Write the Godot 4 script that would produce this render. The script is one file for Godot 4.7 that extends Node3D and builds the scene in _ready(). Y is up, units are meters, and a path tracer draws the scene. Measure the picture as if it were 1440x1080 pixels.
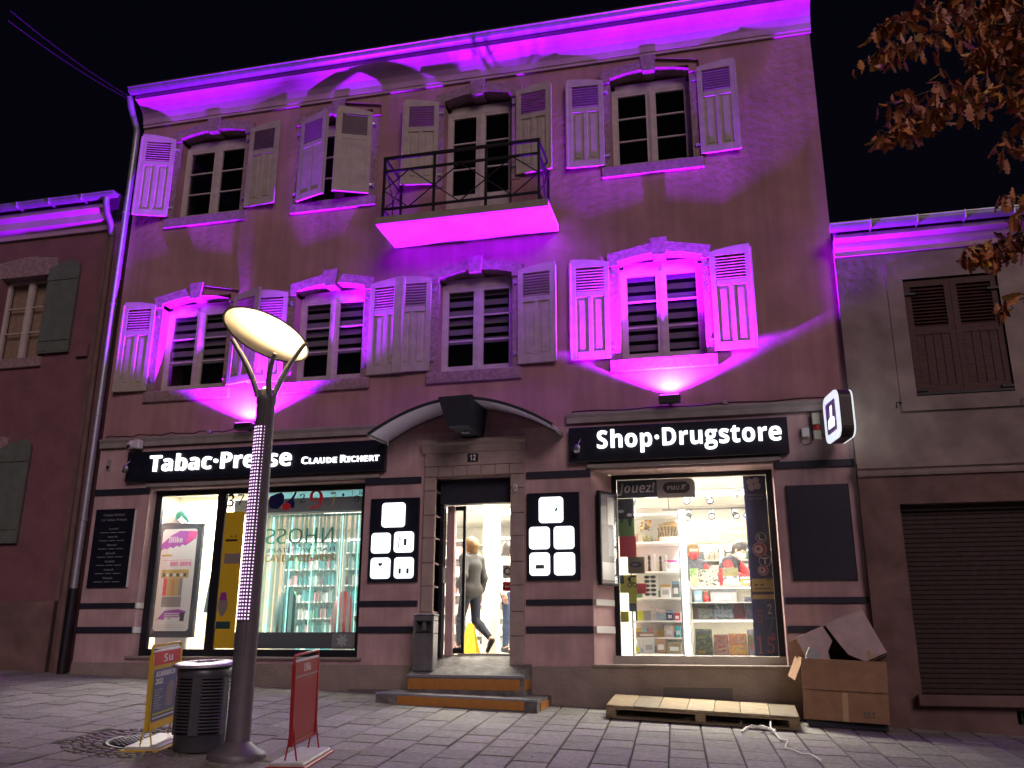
extends Node3D
# Night street: a three-storey shop house washed by two purple uplights, seen from across a sloping paved square.
# x runs along the facade, z comes out of it towards the street, y is up; metres.

var M := {}
var rng := RandomNumberGenerator.new()
var bold: SystemFont
var sans: SystemFont
var serif: SystemFont
const FLOOR_Y := 0.53

func _ready():
	rng.seed = 20221
	camera_and_light()
	materials()
	pavement()
	shop_building()
	left_house()
	right_house()
	shop_signs()
	street_things()
	interior()
	people()
	tree()

func ground(x: float, z: float) -> float:
	return -0.042 * (x + 3.3) - 0.06 * z

# ------------------------------------------------------------------ camera, sky, light
func camera_and_light():
	var cam := Camera3D.new()
	cam.name = "camera"
	cam.fov = rad_to_deg(2.0 * atan(540.0 / 1258.98))
	cam.near = 0.05
	cam.far = 400.0
	cam.transform = Transform3D(Basis(Vector3(0.97220143, 0.00373357, -0.23411628), Vector3(0.06234998, 0.95964329, 0.27422115), Vector3(0.22569194, -0.28119534, 0.93273379)).orthonormalized(), Vector3(0, 0.64, 11.5))
	add_child(cam)
	cam.current = true
	var e := Environment.new()
	e.background_mode = Environment.BG_SKY
	var sk := ProceduralSkyMaterial.new()
	sk.sky_top_color = lin(0.0012, 0.0011, 0.0034)
	sk.sky_horizon_color = lin(0.0030, 0.0024, 0.0046)
	sk.ground_bottom_color = lin(0.0015, 0.0014, 0.002)
	sk.ground_horizon_color = lin(0.0030, 0.0024, 0.0046)
	sk.sky_curve = 0.25
	e.sky = Sky.new()
	e.sky.sky_material = sk
	e.tonemap_mode = Environment.TONE_MAPPER_LINEAR
	e.tonemap_exposure = 1.0
	e.sdfgi_enabled = true
	e.ssao_enabled = true
	e.ssil_enabled = true
	var we := WorldEnvironment.new()
	we.name = "world"
	we.environment = e
	add_child(we)
	# the town's light on the square: one soft, very dim directional light (night)
	var sun := DirectionalLight3D.new()
	sun.name = "night_glow"
	sun.light_color = lin(1.0, 0.74, 0.78)
	sun.light_energy = 0.29
	sun.light_angular_distance = 24.0
	sun.shadow_enabled = true
	sun.sky_mode = DirectionalLight3D.SKY_MODE_LIGHT_ONLY
	add_child(sun)
	sun.look_at_from_position(Vector3(5.4, 5.4, 9.4), Vector3(0, 0, 0))

func spot(at: Vector3, to: Vector3, c: Color, en: float, deg: float, soft := 0.6, size := 0.04):
	var l := SpotLight3D.new()
	l.name = "spot_light"
	l.light_color = c
	l.light_energy = en
	l.spot_angle = deg
	l.spot_angle_attenuation = soft
	l.spot_range = 40.0
	l.spot_attenuation = 2.0
	l.light_size = size
	l.shadow_enabled = true
	add_child(l, true)
	var up := Vector3.UP if absf((to - at).normalized().y) < 0.95 else Vector3.BACK
	l.look_at_from_position(at, to, up)

func area(at: Vector3, to: Vector3, size: Vector2, c: Color, en: float):
	var l := AreaLight3D.new()
	l.name = "area_light"
	l.area_size = size
	l.area_normalize_energy = true
	l.light_color = c
	l.light_energy = en
	l.area_range = 30.0
	l.area_attenuation = 2.0
	l.shadow_enabled = true
	add_child(l, true)
	var up := Vector3.UP if absf((to - at).normalized().y) < 0.95 else Vector3.BACK
	l.look_at_from_position(at, to, up)

# ------------------------------------------------------------------ helpers
func lin(r: float, g: float, b: float) -> Color:
	return Color(r, g, b).linear_to_srgb()

func S() -> SurfaceTool:
	var st := SurfaceTool.new()
	st.begin(Mesh.PRIMITIVE_TRIANGLES)
	st.set_smooth_group(-1)
	return st

func face(st: SurfaceTool, p: Array, out: Vector3, uv: Array = []):
	var n: Vector3 = (p[2] - p[0]).cross(p[1] - p[0])
	if n.length() < 1e-12 and p.size() > 3:
		n = (p[3] - p[0]).cross(p[2] - p[0])
	var flip: bool = n.dot(out) < 0.0
	for k in range(1, p.size() - 1):
		var ids := [0, k + 1, k] if flip else [0, k, k + 1]
		for i in ids:
			if uv.size():
				st.set_uv(uv[i])
			st.add_vertex(p[i])

func bx(st: SurfaceTool, c: Vector3, s: Vector3, b := Basis(), bev := 0.0):
	var h := s * 0.5
	if bev <= 0.0:
		for a in 3:
			for sg in [-1.0, 1.0]:
				var n := Vector3.ZERO
				n[a] = sg
				var u := (a + 1) % 3
				var v := (a + 2) % 3
				var q := []
				for k in [[-1, -1], [1, -1], [1, 1], [-1, 1]]:
					var p := Vector3.ZERO
					p[a] = sg * h[a]
					p[u] = k[0] * h[u]
					p[v] = k[1] * h[v]
					q.append(c + b * p)
				face(st, q, b * n)
		return
	var g := minf(bev, minf(h.x, minf(h.y, h.z)) * 0.9)
	for a in 3:
		for sg in [-1.0, 1.0]:
			var n := Vector3.ZERO
			n[a] = sg
			var u := (a + 1) % 3
			var v := (a + 2) % 3
			var q := []
			for k in [[-1, -1], [1, -1], [1, 1], [-1, 1]]:
				var p := Vector3.ZERO
				p[a] = sg * h[a]
				p[u] = k[0] * (h[u] - g)
				p[v] = k[1] * (h[v] - g)
				q.append(c + b * p)
			face(st, q, b * n)
		# edges that run along axis a
		var u2 := (a + 1) % 3
		var v2 := (a + 2) % 3
		for k in [[-1, -1], [1, -1], [1, 1], [-1, 1]]:
			var q := []
			for w in [[-1, 0], [1, 0], [1, 1], [-1, 1]]:
				var p := Vector3.ZERO
				p[a] = w[0] * (h[a] - g)
				p[u2] = k[0] * (h[u2] - (g if w[1] == 1 else 0.0))
				p[v2] = k[1] * (h[v2] - (0.0 if w[1] == 1 else g))
				q.append(c + b * p)
			var n := Vector3.ZERO
			n[u2] = k[0]
			n[v2] = k[1]
			face(st, q, b * n)
	for sx in [-1, 1]:
		for sy in [-1, 1]:
			for sz in [-1, 1]:
				var q := [c + b * Vector3(sx * h.x, sy * (h.y - g), sz * (h.z - g)), c + b * Vector3(sx * (h.x - g), sy * h.y, sz * (h.z - g)), c + b * Vector3(sx * (h.x - g), sy * (h.y - g), sz * h.z)]
				face(st, q, b * Vector3(sx, sy, sz))

# box by its limits
func bl(st: SurfaceTool, x0: float, x1: float, y0: float, y1: float, z0: float, z1: float, bev := 0.0):
	bx(st, Vector3(x0 + x1, y0 + y1, z0 + z1) * 0.5, Vector3(absf(x1 - x0), absf(y1 - y0), absf(z1 - z0)), Basis(), bev)

# polygon in xy pushed from z0 to z1, then placed by xf
func prism(st: SurfaceTool, poly: PackedVector2Array, z0: float, z1: float, xf := Transform3D()):
	var ids := Geometry2D.triangulate_polygon(poly)
	var zc := xf.basis * Vector3(0, 0, 1)
	for k in range(0, ids.size(), 3):
		var a := poly[ids[k]]
		var b := poly[ids[k + 1]]
		var c := poly[ids[k + 2]]
		face(st, [xf * Vector3(a.x, a.y, z1), xf * Vector3(b.x, b.y, z1), xf * Vector3(c.x, c.y, z1)], zc)
		face(st, [xf * Vector3(a.x, a.y, z0), xf * Vector3(b.x, b.y, z0), xf * Vector3(c.x, c.y, z0)], -zc)
	var area2 := 0.0
	for i in poly.size():
		area2 += poly[i].cross(poly[(i + 1) % poly.size()])
	for i in poly.size():
		var a := poly[i]
		var b := poly[(i + 1) % poly.size()]
		var d := b - a
		var n := Vector3(d.y, -d.x, 0) * signf(area2)
		face(st, [xf * Vector3(a.x, a.y, z0), xf * Vector3(b.x, b.y, z0), xf * Vector3(b.x, b.y, z1), xf * Vector3(a.x, a.y, z1)], xf.basis * n)

func round_rect(x0: float, x1: float, y0: float, y1: float, r: float, n := 5) -> PackedVector2Array:
	var p := PackedVector2Array()
	for c in [[x1 - r, y1 - r, 0.0], [x0 + r, y1 - r, 90.0], [x0 + r, y0 + r, 180.0], [x1 - r, y0 + r, 270.0]]:
		for k in n + 1:
			var a := deg_to_rad(c[2] + 90.0 * k / n)
			p.append(Vector2(c[0] + r * cos(a), c[1] + r * sin(a)))
	return p

func disc(cx: float, cy: float, rx: float, ry: float, n := 20) -> PackedVector2Array:
	var p := PackedVector2Array()
	for k in n:
		var a := TAU * k / n
		p.append(Vector2(cx + rx * cos(a), cy + ry * sin(a)))
	return p

func tube(st: SurfaceTool, pts: Array, r, n := 8, caps := true):
	st.set_smooth_group(0)
	var rings := []
	var side := Vector3.ZERO
	for i in pts.size():
		var t: Vector3 = (pts[mini(i + 1, pts.size() - 1)] - pts[maxi(i - 1, 0)]).normalized()
		if side == Vector3.ZERO:
			side = t.cross(Vector3.UP if absf(t.y) < 0.9 else Vector3.RIGHT).normalized()
		side = (side - t * side.dot(t)).normalized()
		var up := t.cross(side)
		var rr: float = r[i] if r is Array else r
		var ring := []
		for k in n:
			var a := TAU * k / n
			ring.append(pts[i] + (side * cos(a) + up * sin(a)) * rr)
		rings.append(ring)
	for i in pts.size() - 1:
		for k in n:
			var q := [rings[i][k], rings[i][(k + 1) % n], rings[i + 1][(k + 1) % n], rings[i + 1][k]]
			face(st, q, (q[0] + q[2]) * 0.5 - (pts[i] + pts[i + 1]) * 0.5)
	st.set_smooth_group(-1)
	if caps:
		face(st, rings[0], pts[0] - pts[1])
		face(st, rings[-1], pts[-1] - pts[-2])

# profile of (radius, height) turned about the y axis of xf
func lathe(st: SurfaceTool, prof: Array, n := 24, xf := Transform3D(), smooth := true):
	st.set_smooth_group(0 if smooth else -1)
	for i in prof.size() - 1:
		var a: Vector2 = prof[i]
		var b: Vector2 = prof[i + 1]
		var d := b - a
		for k in n:
			var t0 := TAU * k / n
			var t1 := TAU * (k + 1) / n
			var tm := (t0 + t1) * 0.5
			var out := Vector3(d.y * cos(tm), -d.x, d.y * sin(tm))
			var q := []
			if a.x > 1e-6:
				q.append_array([xf * Vector3(a.x * cos(t0), a.y, a.x * sin(t0)), xf * Vector3(a.x * cos(t1), a.y, a.x * sin(t1))])
			else:
				q.append(xf * Vector3(0, a.y, 0))
			if b.x > 1e-6:
				q.append_array([xf * Vector3(b.x * cos(t1), b.y, b.x * sin(t1)), xf * Vector3(b.x * cos(t0), b.y, b.x * sin(t0))])
			else:
				q.append(xf * Vector3(0, b.y, 0))
			face(st, q, xf.basis * out)
	st.set_smooth_group(-1)

func done(st: SurfaceTool) -> ArrayMesh:
	st.generate_normals()
	return st.commit()

# one named mesh; at top level (no parent given) or as a part
func obj(called: String, what, m, parent: Node = null, at := Vector3.ZERO) -> MeshInstance3D:
	var o := MeshInstance3D.new()
	o.name = called
	o.mesh = done(what) if what is SurfaceTool else what
	o.material_override = M[m] if m is String else m
	o.position = at
	(parent if parent else self).add_child(o, true)
	return o

func thing(called: String, label: String, category: String, at := Vector3.ZERO, group := "") -> Node3D:
	var o := Node3D.new()
	o.name = called
	o.position = at
	add_child(o, true)
	return tag(o, label, category, group)

func tag(o: Node3D, label: String, category: String, group := "") -> Node3D:
	o.set_meta("label", label)
	o.set_meta("category", category)
	if group:
		o.set_meta("group", group)
	return o

func kind(o: Node3D, k: String) -> Node3D:
	o.set_meta("kind", k)
	return o

func cube(c: Vector3, s: Vector3, bev := 0.0, b := Basis()) -> ArrayMesh:
	var st := S()
	bx(st, c, s, b, bev)
	return done(st)

func lim(x0: float, x1: float, y0: float, y1: float, z0: float, z1: float, bev := 0.0) -> ArrayMesh:
	var st := S()
	bl(st, x0, x1, y0, y1, z0, z1, bev)
	return done(st)

func plate(poly: PackedVector2Array, z0: float, z1: float, xf := Transform3D()) -> ArrayMesh:
	var st := S()
	prism(st, poly, z0, z1, xf)
	return done(st)

# a word in raised letters, one mesh per letter, between x0 and x1 with capitals of height cap standing on y
func word(text: String, x0: float, x1: float, y: float, cap: float, z: float, depth: float, m, parent: Node, font: Font, called := "letter", xf := Transform3D(), mirrored := false, caps := []):
	var fs := 64
	var total := 0.0
	var spots := []
	for i in text.length():
		var k: float = caps[i] if i < caps.size() else 1.0
		spots.append(total)
		total += font.get_string_size(text[i], HORIZONTAL_ALIGNMENT_LEFT, -1, fs).x * k
	var cap_px := 0.714 * fs
	var sx := (x1 - x0) / total
	var sy := cap / cap_px
	var asc := font.get_ascent(fs)
	for i in text.length():
		if text[i] == " ":
			continue
		var k: float = caps[i] if i < caps.size() else 1.0
		var t := TextMesh.new()
		t.text = text[i]
		t.font = font
		t.font_size = fs
		t.pixel_size = 1.0
		t.depth = depth / sy
		t.curve_step = 1.5
		t.horizontal_alignment = HORIZONTAL_ALIGNMENT_LEFT
		t.vertical_alignment = VERTICAL_ALIGNMENT_TOP
		var o := MeshInstance3D.new()
		o.name = called
		o.mesh = t
		o.material_override = M[m] if m is String else m
		var px: float = x0 + spots[i] * sx
		var bs := Basis.from_scale(Vector3(sx * k, sy * k, sy))
		if mirrored:
			px = x1 - spots[i] * sx
			bs = Basis.from_scale(Vector3(sx * k, sy * k, sy)).rotated(Vector3.UP, PI)
		o.transform = xf * Transform3D(bs, Vector3(px, y + asc * sy * k, z + depth * 0.5))
		parent.add_child(o, true)

# ------------------------------------------------------------------ materials
var tex := {}

func noise(freq: float, oct := 4, seed := 1, type := FastNoiseLite.TYPE_SIMPLEX_SMOOTH) -> FastNoiseLite:
	var n := FastNoiseLite.new()
	n.noise_type = type
	n.frequency = freq
	n.fractal_octaves = oct
	n.seed = seed
	return n

func blend(a: Image, b: Image, wa: float, wb: float, lo: float) -> ImageTexture:
	var w := a.get_width()
	var out := Image.create(w, w, false, Image.FORMAT_RGB8)
	for y in w:
		for x in w:
			var v := clampf(lo + wa * a.get_pixel(x, y).r + wb * b.get_pixel(x, y).r, 0.0, 1.0)
			out.set_pixel(x, y, Color(v, v, v))
	return ImageTexture.create_from_image(out)

func make_textures():
	var big := noise(0.008, 4, 3).get_seamless_image(384, 384)
	var mid := noise(0.03, 4, 5).get_seamless_image(384, 384)
	var fine := noise(0.16, 3, 9).get_seamless_image(384, 384)
	tex.plaster = blend(big, fine, 0.12, 0.10, 0.76)
	tex.grain = blend(mid, fine, 0.22, 0.34, 0.48)
	tex.stain = blend(big, mid, 0.36, 0.22, 0.42)
	var streak := Image.create(384, 384, false, Image.FORMAT_RGB8)
	var sn := noise(0.02, 4, 77)
	for y in 384:
		for x in 384:
			var a := TAU * x / 384.0
			var v := 0.5 + 0.5 * sn.get_noise_3d(cos(a) * 160.0, sin(a) * 160.0, absf(y - 192.0) * 0.22)
			streak.set_pixel(x, y, Color(v, v, v))
	tex.wall = blend(big, streak, 0.14, 0.13, 0.72)
	tex.stain_soft = blend(big, mid, 0.22, 0.10, 0.66)
	var wood := Image.create(256, 256, false, Image.FORMAT_RGB8)
	var wn := noise(0.02, 3, 21)
	for y in 256:
		for x in 256:
			var v := 0.72 + 0.28 * wn.get_noise_2d(x * 0.5, y * 9.0) + 0.06 * wn.get_noise_2d(x * 3.0 + 500.0, y * 3.0)
			wood.set_pixel(x, y, Color(v, v, v).clamp())
	tex.wood = ImageTexture.create_from_image(wood)
	for k in [["rough", noise(0.06, 5, 31), 2.4], ["pitted", noise(0.13, 4, 33), 3.0], ["soft", noise(0.022, 3, 37), 3.0]]:
		var im: Image = k[1].get_seamless_image(384, 384)
		im.convert(Image.FORMAT_RGBA8)
		im.bump_map_to_normal_map(k[2])
		tex[k[0]] = ImageTexture.create_from_image(im)

func mat(key: String, c: Color, rough := 0.85, metal := 0.0, texture := "", scale := 1.0, bump := "", bump_amount := 0.4, spec := 0.5) -> StandardMaterial3D:
	var m := StandardMaterial3D.new()
	m.resource_name = key
	m.albedo_color = c
	m.roughness = rough
	m.metallic = metal
	m.metallic_specular = spec
	if texture or bump:
		m.uv1_triplanar = true
		m.uv1_world_triplanar = true
		m.uv1_scale = Vector3.ONE * scale
	if texture:
		m.albedo_texture = tex[texture]
		m.albedo_color = (c.srgb_to_linear() * 1.3).clamp().linear_to_srgb()
	if bump:
		m.normal_enabled = true
		m.normal_texture = tex[bump]
		m.normal_scale = bump_amount
	M[key] = m
	return m

func glow(key: String, c: Color, en: float) -> StandardMaterial3D:
	var m := mat(key, Color(0.8, 0.8, 0.8), 0.6)
	m.emission_enabled = true
	m.emission = c
	m.emission_energy_multiplier = en
	return m

func pane(key: String, tint: Color, alpha: float, rough := 0.02) -> StandardMaterial3D:
	var m := mat(key, Color(tint.r, tint.g, tint.b, alpha), rough)
	m.transparency = BaseMaterial3D.TRANSPARENCY_ALPHA
	return m

func materials():
	make_textures()
	bold = SystemFont.new()
	bold.font_names = PackedStringArray(["Droid Sans"])
	bold.font_weight = 700
	sans = SystemFont.new()
	sans.font_names = PackedStringArray(["Droid Sans"])
	serif = SystemFont.new()
	serif.font_names = PackedStringArray(["Droid Serif"])
	mat("wall_beige", lin(0.41, 0.225, 0.235), 0.95, 0.0, "wall", 0.31, "rough", 0.12)
	mat("wall_rose", lin(0.50, 0.34, 0.345), 0.95, 0.0, "wall", 0.47, "rough", 0.14)
	mat("plinth", lin(0.30, 0.25, 0.22), 0.95, 0.0, "plaster", 0.7, "rough", 0.5)
	mat("stone", lin(0.43, 0.29, 0.30), 0.95, 0.0, "grain", 0.9, "pitted", 0.9)
	mat("door_stone", lin(0.38, 0.30, 0.27), 0.95, 0.0, "plaster", 0.9, "rough", 0.4)
	mat("shutter", lin(0.44, 0.38, 0.32), 0.7, 0.0, "plaster", 1.2)
	mat("soffit", lin(0.60, 0.50, 0.60), 0.8, 0.0, "plaster", 0.5)
	mat("cornice", lin(0.48, 0.32, 0.38), 0.8, 0.0, "plaster", 0.5)
	mat("zinc", lin(0.36, 0.37, 0.40), 0.45, 0.6, "plaster", 1.5)
	mat("window_wood", lin(0.52, 0.45, 0.42), 0.6, 0.0, "plaster", 1.5)
	mat("iron", lin(0.012, 0.012, 0.016), 0.5, 0.3)
	mat("navy", lin(0.016, 0.018, 0.035), 0.55, 0.0, "plaster", 1.4)
	mat("sign_black", lin(0.011, 0.012, 0.024), 0.35, 0.0, "plaster", 1.0)
	mat("frame_dark", lin(0.018, 0.019, 0.026), 0.4, 0.3)
	mat("grey_trim", lin(0.30, 0.27, 0.26), 0.8, 0.0, "plaster", 1.0)
	mat("black_cable", lin(0.01, 0.01, 0.012), 0.6)
	mat("white_plastic", lin(0.62, 0.60, 0.58), 0.5)
	mat("cream_plastic", lin(0.60, 0.58, 0.42), 0.5)
	mat("red_plastic", lin(0.55, 0.03, 0.03), 0.4)
	mat("black_plastic", lin(0.015, 0.015, 0.017), 0.4)
	mat("dark", lin(0.01, 0.01, 0.012), 0.9)
	mat("slate", lin(0.03, 0.028, 0.03), 0.9, 0.0, "grain", 0.8)
	mat("dark_room", lin(0.03, 0.028, 0.035), 0.95)
	mat("blind", lin(0.24, 0.20, 0.25), 0.85)
	mat("house_red", lin(0.20, 0.09, 0.105), 0.95, 0.0, "plaster", 0.5, "rough", 0.15)
	mat("house_ochre", lin(0.31, 0.25, 0.225), 0.95, 0.0, "stain_soft", 0.3, "rough", 0.12)
	mat("house_brown", lin(0.20, 0.125, 0.11), 0.95, 0.0, "stain_soft", 0.4, "rough", 0.15)
	mat("green_shutter", lin(0.12, 0.14, 0.12), 0.8, 0.0, "plaster", 1.2)
	mat("brown_shutter", lin(0.11, 0.045, 0.035), 0.7, 0.0, "wood", 1.3)
	mat("roller_brown", lin(0.055, 0.032, 0.028), 0.75, 0.0, "grain", 0.7)
	mat("curtain", lin(0.42, 0.30, 0.20), 0.9, 0.0, "plaster", 2.0)
	mat("tile_a", lin(0.315, 0.315, 0.27), 0.85, 0.0, "grain", 1.1, "pitted", 0.5)
	mat("tile_b", lin(0.265, 0.265, 0.23), 0.82, 0.0, "grain", 0.9, "pitted", 0.5)
	mat("tile_c", lin(0.365, 0.36, 0.315), 0.88, 0.0, "grain", 1.3, "pitted", 0.5)
	mat("joint", lin(0.045, 0.038, 0.034), 0.95, 0.0, "grain", 2.0, "pitted", 0.8)
	mat("cobble", lin(0.16, 0.145, 0.125), 0.7, 0.0, "grain", 2.0, "pitted", 0.6)
	mat("step_concrete", lin(0.26, 0.25, 0.24), 0.85, 0.0, "stain", 0.9, "pitted", 0.5)
	mat("step_tile", lin(0.44, 0.19, 0.035), 0.6, 0.0, "plaster", 1.8)
	mat("deck", lin(0.33, 0.29, 0.20), 0.75, 0.0, "stain", 1.2, "rough", 0.3)
	mat("steel", lin(0.30, 0.30, 0.32), 0.35, 0.7, "plaster", 2.0)
	mat("pole_paint", lin(0.17, 0.16, 0.175), 0.5, 0.3, "plaster", 1.5)
	mat("bin_paint", lin(0.10, 0.10, 0.115), 0.4, 0.4, "plaster", 1.5)
	mat("bin_lid", lin(0.42, 0.42, 0.44), 0.45, 0.6, "plaster", 2.0)
	mat("dish_white", lin(0.80, 0.76, 0.68), 0.6)
	mat("dish_back", lin(0.10, 0.09, 0.09), 0.6, 0.3)
	mat("cardboard", lin(0.34, 0.20, 0.115), 0.9, 0.0, "plaster", 1.5, "rough", 0.2)
	mat("cardboard_in", lin(0.37, 0.225, 0.13), 0.9, 0.0, "grain", 0.9)
	mat("tape", lin(0.50, 0.36, 0.20), 0.3)
	mat("cardboard_pale", lin(0.58, 0.45, 0.42), 0.85, 0.0, "plaster", 1.5)
	mat("styrofoam", lin(0.62, 0.62, 0.60), 0.8, 0.0, "grain", 3.0)
	mat("pallet_wood", lin(0.40, 0.31, 0.18), 0.85, 0.0, "wood", 1.2, "rough", 0.3)
	mat("pallet_wood_pale", lin(0.46, 0.37, 0.23), 0.85, 0.0, "wood", 1.0, "rough", 0.3)
	mat("pallet_wood_wet", lin(0.25, 0.20, 0.12), 0.6, 0.0, "wood", 1.4, "rough", 0.3)
	mat("strap", lin(0.72, 0.70, 0.66), 0.5)
	mat("yellow_paint", lin(0.62, 0.42, 0.02), 0.45)
	mat("red_paint", lin(0.36, 0.018, 0.022), 0.4)
	mat("poster_blue", lin(0.10, 0.11, 0.19), 0.6)
	mat("print_white", lin(0.66, 0.66, 0.64), 0.6)
	mat("print_grey", lin(0.30, 0.30, 0.31), 0.6)
	mat("print_pale", lin(0.45, 0.43, 0.41), 0.6)
	mat("print_black", lin(0.012, 0.012, 0.014), 0.6)
	mat("print_dim", lin(0.13, 0.12, 0.115), 0.6)
	mat("print_red", lin(0.55, 0.02, 0.03), 0.55)
	mat("print_green", lin(0.10, 0.26, 0.03), 0.6)
	mat("print_lime", lin(0.47, 0.50, 0.01), 0.6)
	mat("print_teal", lin(0.01, 0.045, 0.05), 0.6)
	mat("print_blue", lin(0.006, 0.008, 0.075), 0.45)
	mat("print_gold", lin(0.40, 0.27, 0.05), 0.6)
	mat("print_purple", lin(0.26, 0.03, 0.30), 0.6)
	mat("print_pink", lin(0.55, 0.03, 0.22), 0.6)
	mat("print_olive", lin(0.13, 0.105, 0.03), 0.6)
	mat("print_taupe", lin(0.22, 0.19, 0.17), 0.6)
	mat("print_cyan", lin(0.02, 0.34, 0.36), 0.6)
	mat("nhoss_green", lin(0.01, 0.22, 0.14), 0.6)
	mat("shop_white", lin(0.76, 0.74, 0.70), 0.8, 0.0, "plaster", 0.6)
	mat("shop_cream", lin(0.72, 0.67, 0.54), 0.8, 0.0, "plaster", 0.6)
	mat("shop_floor", lin(0.42, 0.40, 0.36), 0.35, 0.0, "plaster", 0.8)
	mat("shop_wood", lin(0.52, 0.32, 0.12), 0.6, 0.0, "wood", 0.8)
	mat("shelf_white", lin(0.75, 0.74, 0.70), 0.5)
	mat("duct_grey", lin(0.10, 0.11, 0.12), 0.5)
	mat("blue_ceiling", lin(0.10, 0.32, 0.44), 0.8)
	pane("glass", Color(0.9, 0.95, 1.0), 0.06)
	pane("window_glass", Color(0.1, 0.11, 0.14), 0.08)
	var ac := pane("acrylic", lin(0.46, 0.82, 0.78), 0.48, 0.45)
	ac.backlight = lin(0.3, 0.7, 0.6)
	glow("letter_white", Color(0.97, 0.99, 1.0), 2.2)
	glow("icon_white", Color(0.96, 0.99, 1.0), 2.0)
	glow("tube_white", Color(1.0, 0.98, 0.93), 6.0)
	glow("panel_white", Color(1.0, 0.97, 0.9), 6.0)
	glow("rod_cyan", lin(0.25, 1.0, 0.85), 3.0)
	glow("led_violet", lin(0.9, 0.55, 1.0), 2.2)
	glow("lens_warm", lin(1.0, 0.82, 0.5), 12.0)
	glow("lens_purple", lin(0.62, 0.05, 1.0), 12.0)
	glow("spot_lens", Color(1.0, 0.97, 0.9), 8.0)
	glow("icon_soft", Color(0.93, 0.98, 1.0), 0.85)
	mat("icon_grey", lin(0.10, 0.11, 0.12), 0.6)
	mat("sign_brown", lin(0.035, 0.022, 0.026), 0.5)
	mat("canopy_sheet", lin(0.62, 0.52, 0.68), 0.4).backlight = lin(0.5, 0.42, 0.55)
	mat("foot_white", lin(0.50, 0.48, 0.45), 0.5, 0.0, "plaster", 2.0)
	mat("leaf_dry", lin(0.24, 0.17, 0.11), 0.8)
	mat("yellow_film", lin(0.62, 0.42, 0.015), 0.5)
	mat("cloth_blue", lin(0.22, 0.33, 0.42), 0.9)
	mat("red_cloth", lin(0.52, 0.03, 0.035), 0.9)
	mat("mask_white", lin(0.65, 0.68, 0.70), 0.8)
	mat("print_dark_green", lin(0.012, 0.022, 0.016), 0.6)
	mat("print_clover", lin(0.42, 0.36, 0.36), 0.6)
	mat("print_dark_red", lin(0.26, 0.03, 0.045), 0.6)
	mat("print_teal_mid", lin(0.03, 0.09, 0.13), 0.6)

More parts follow.
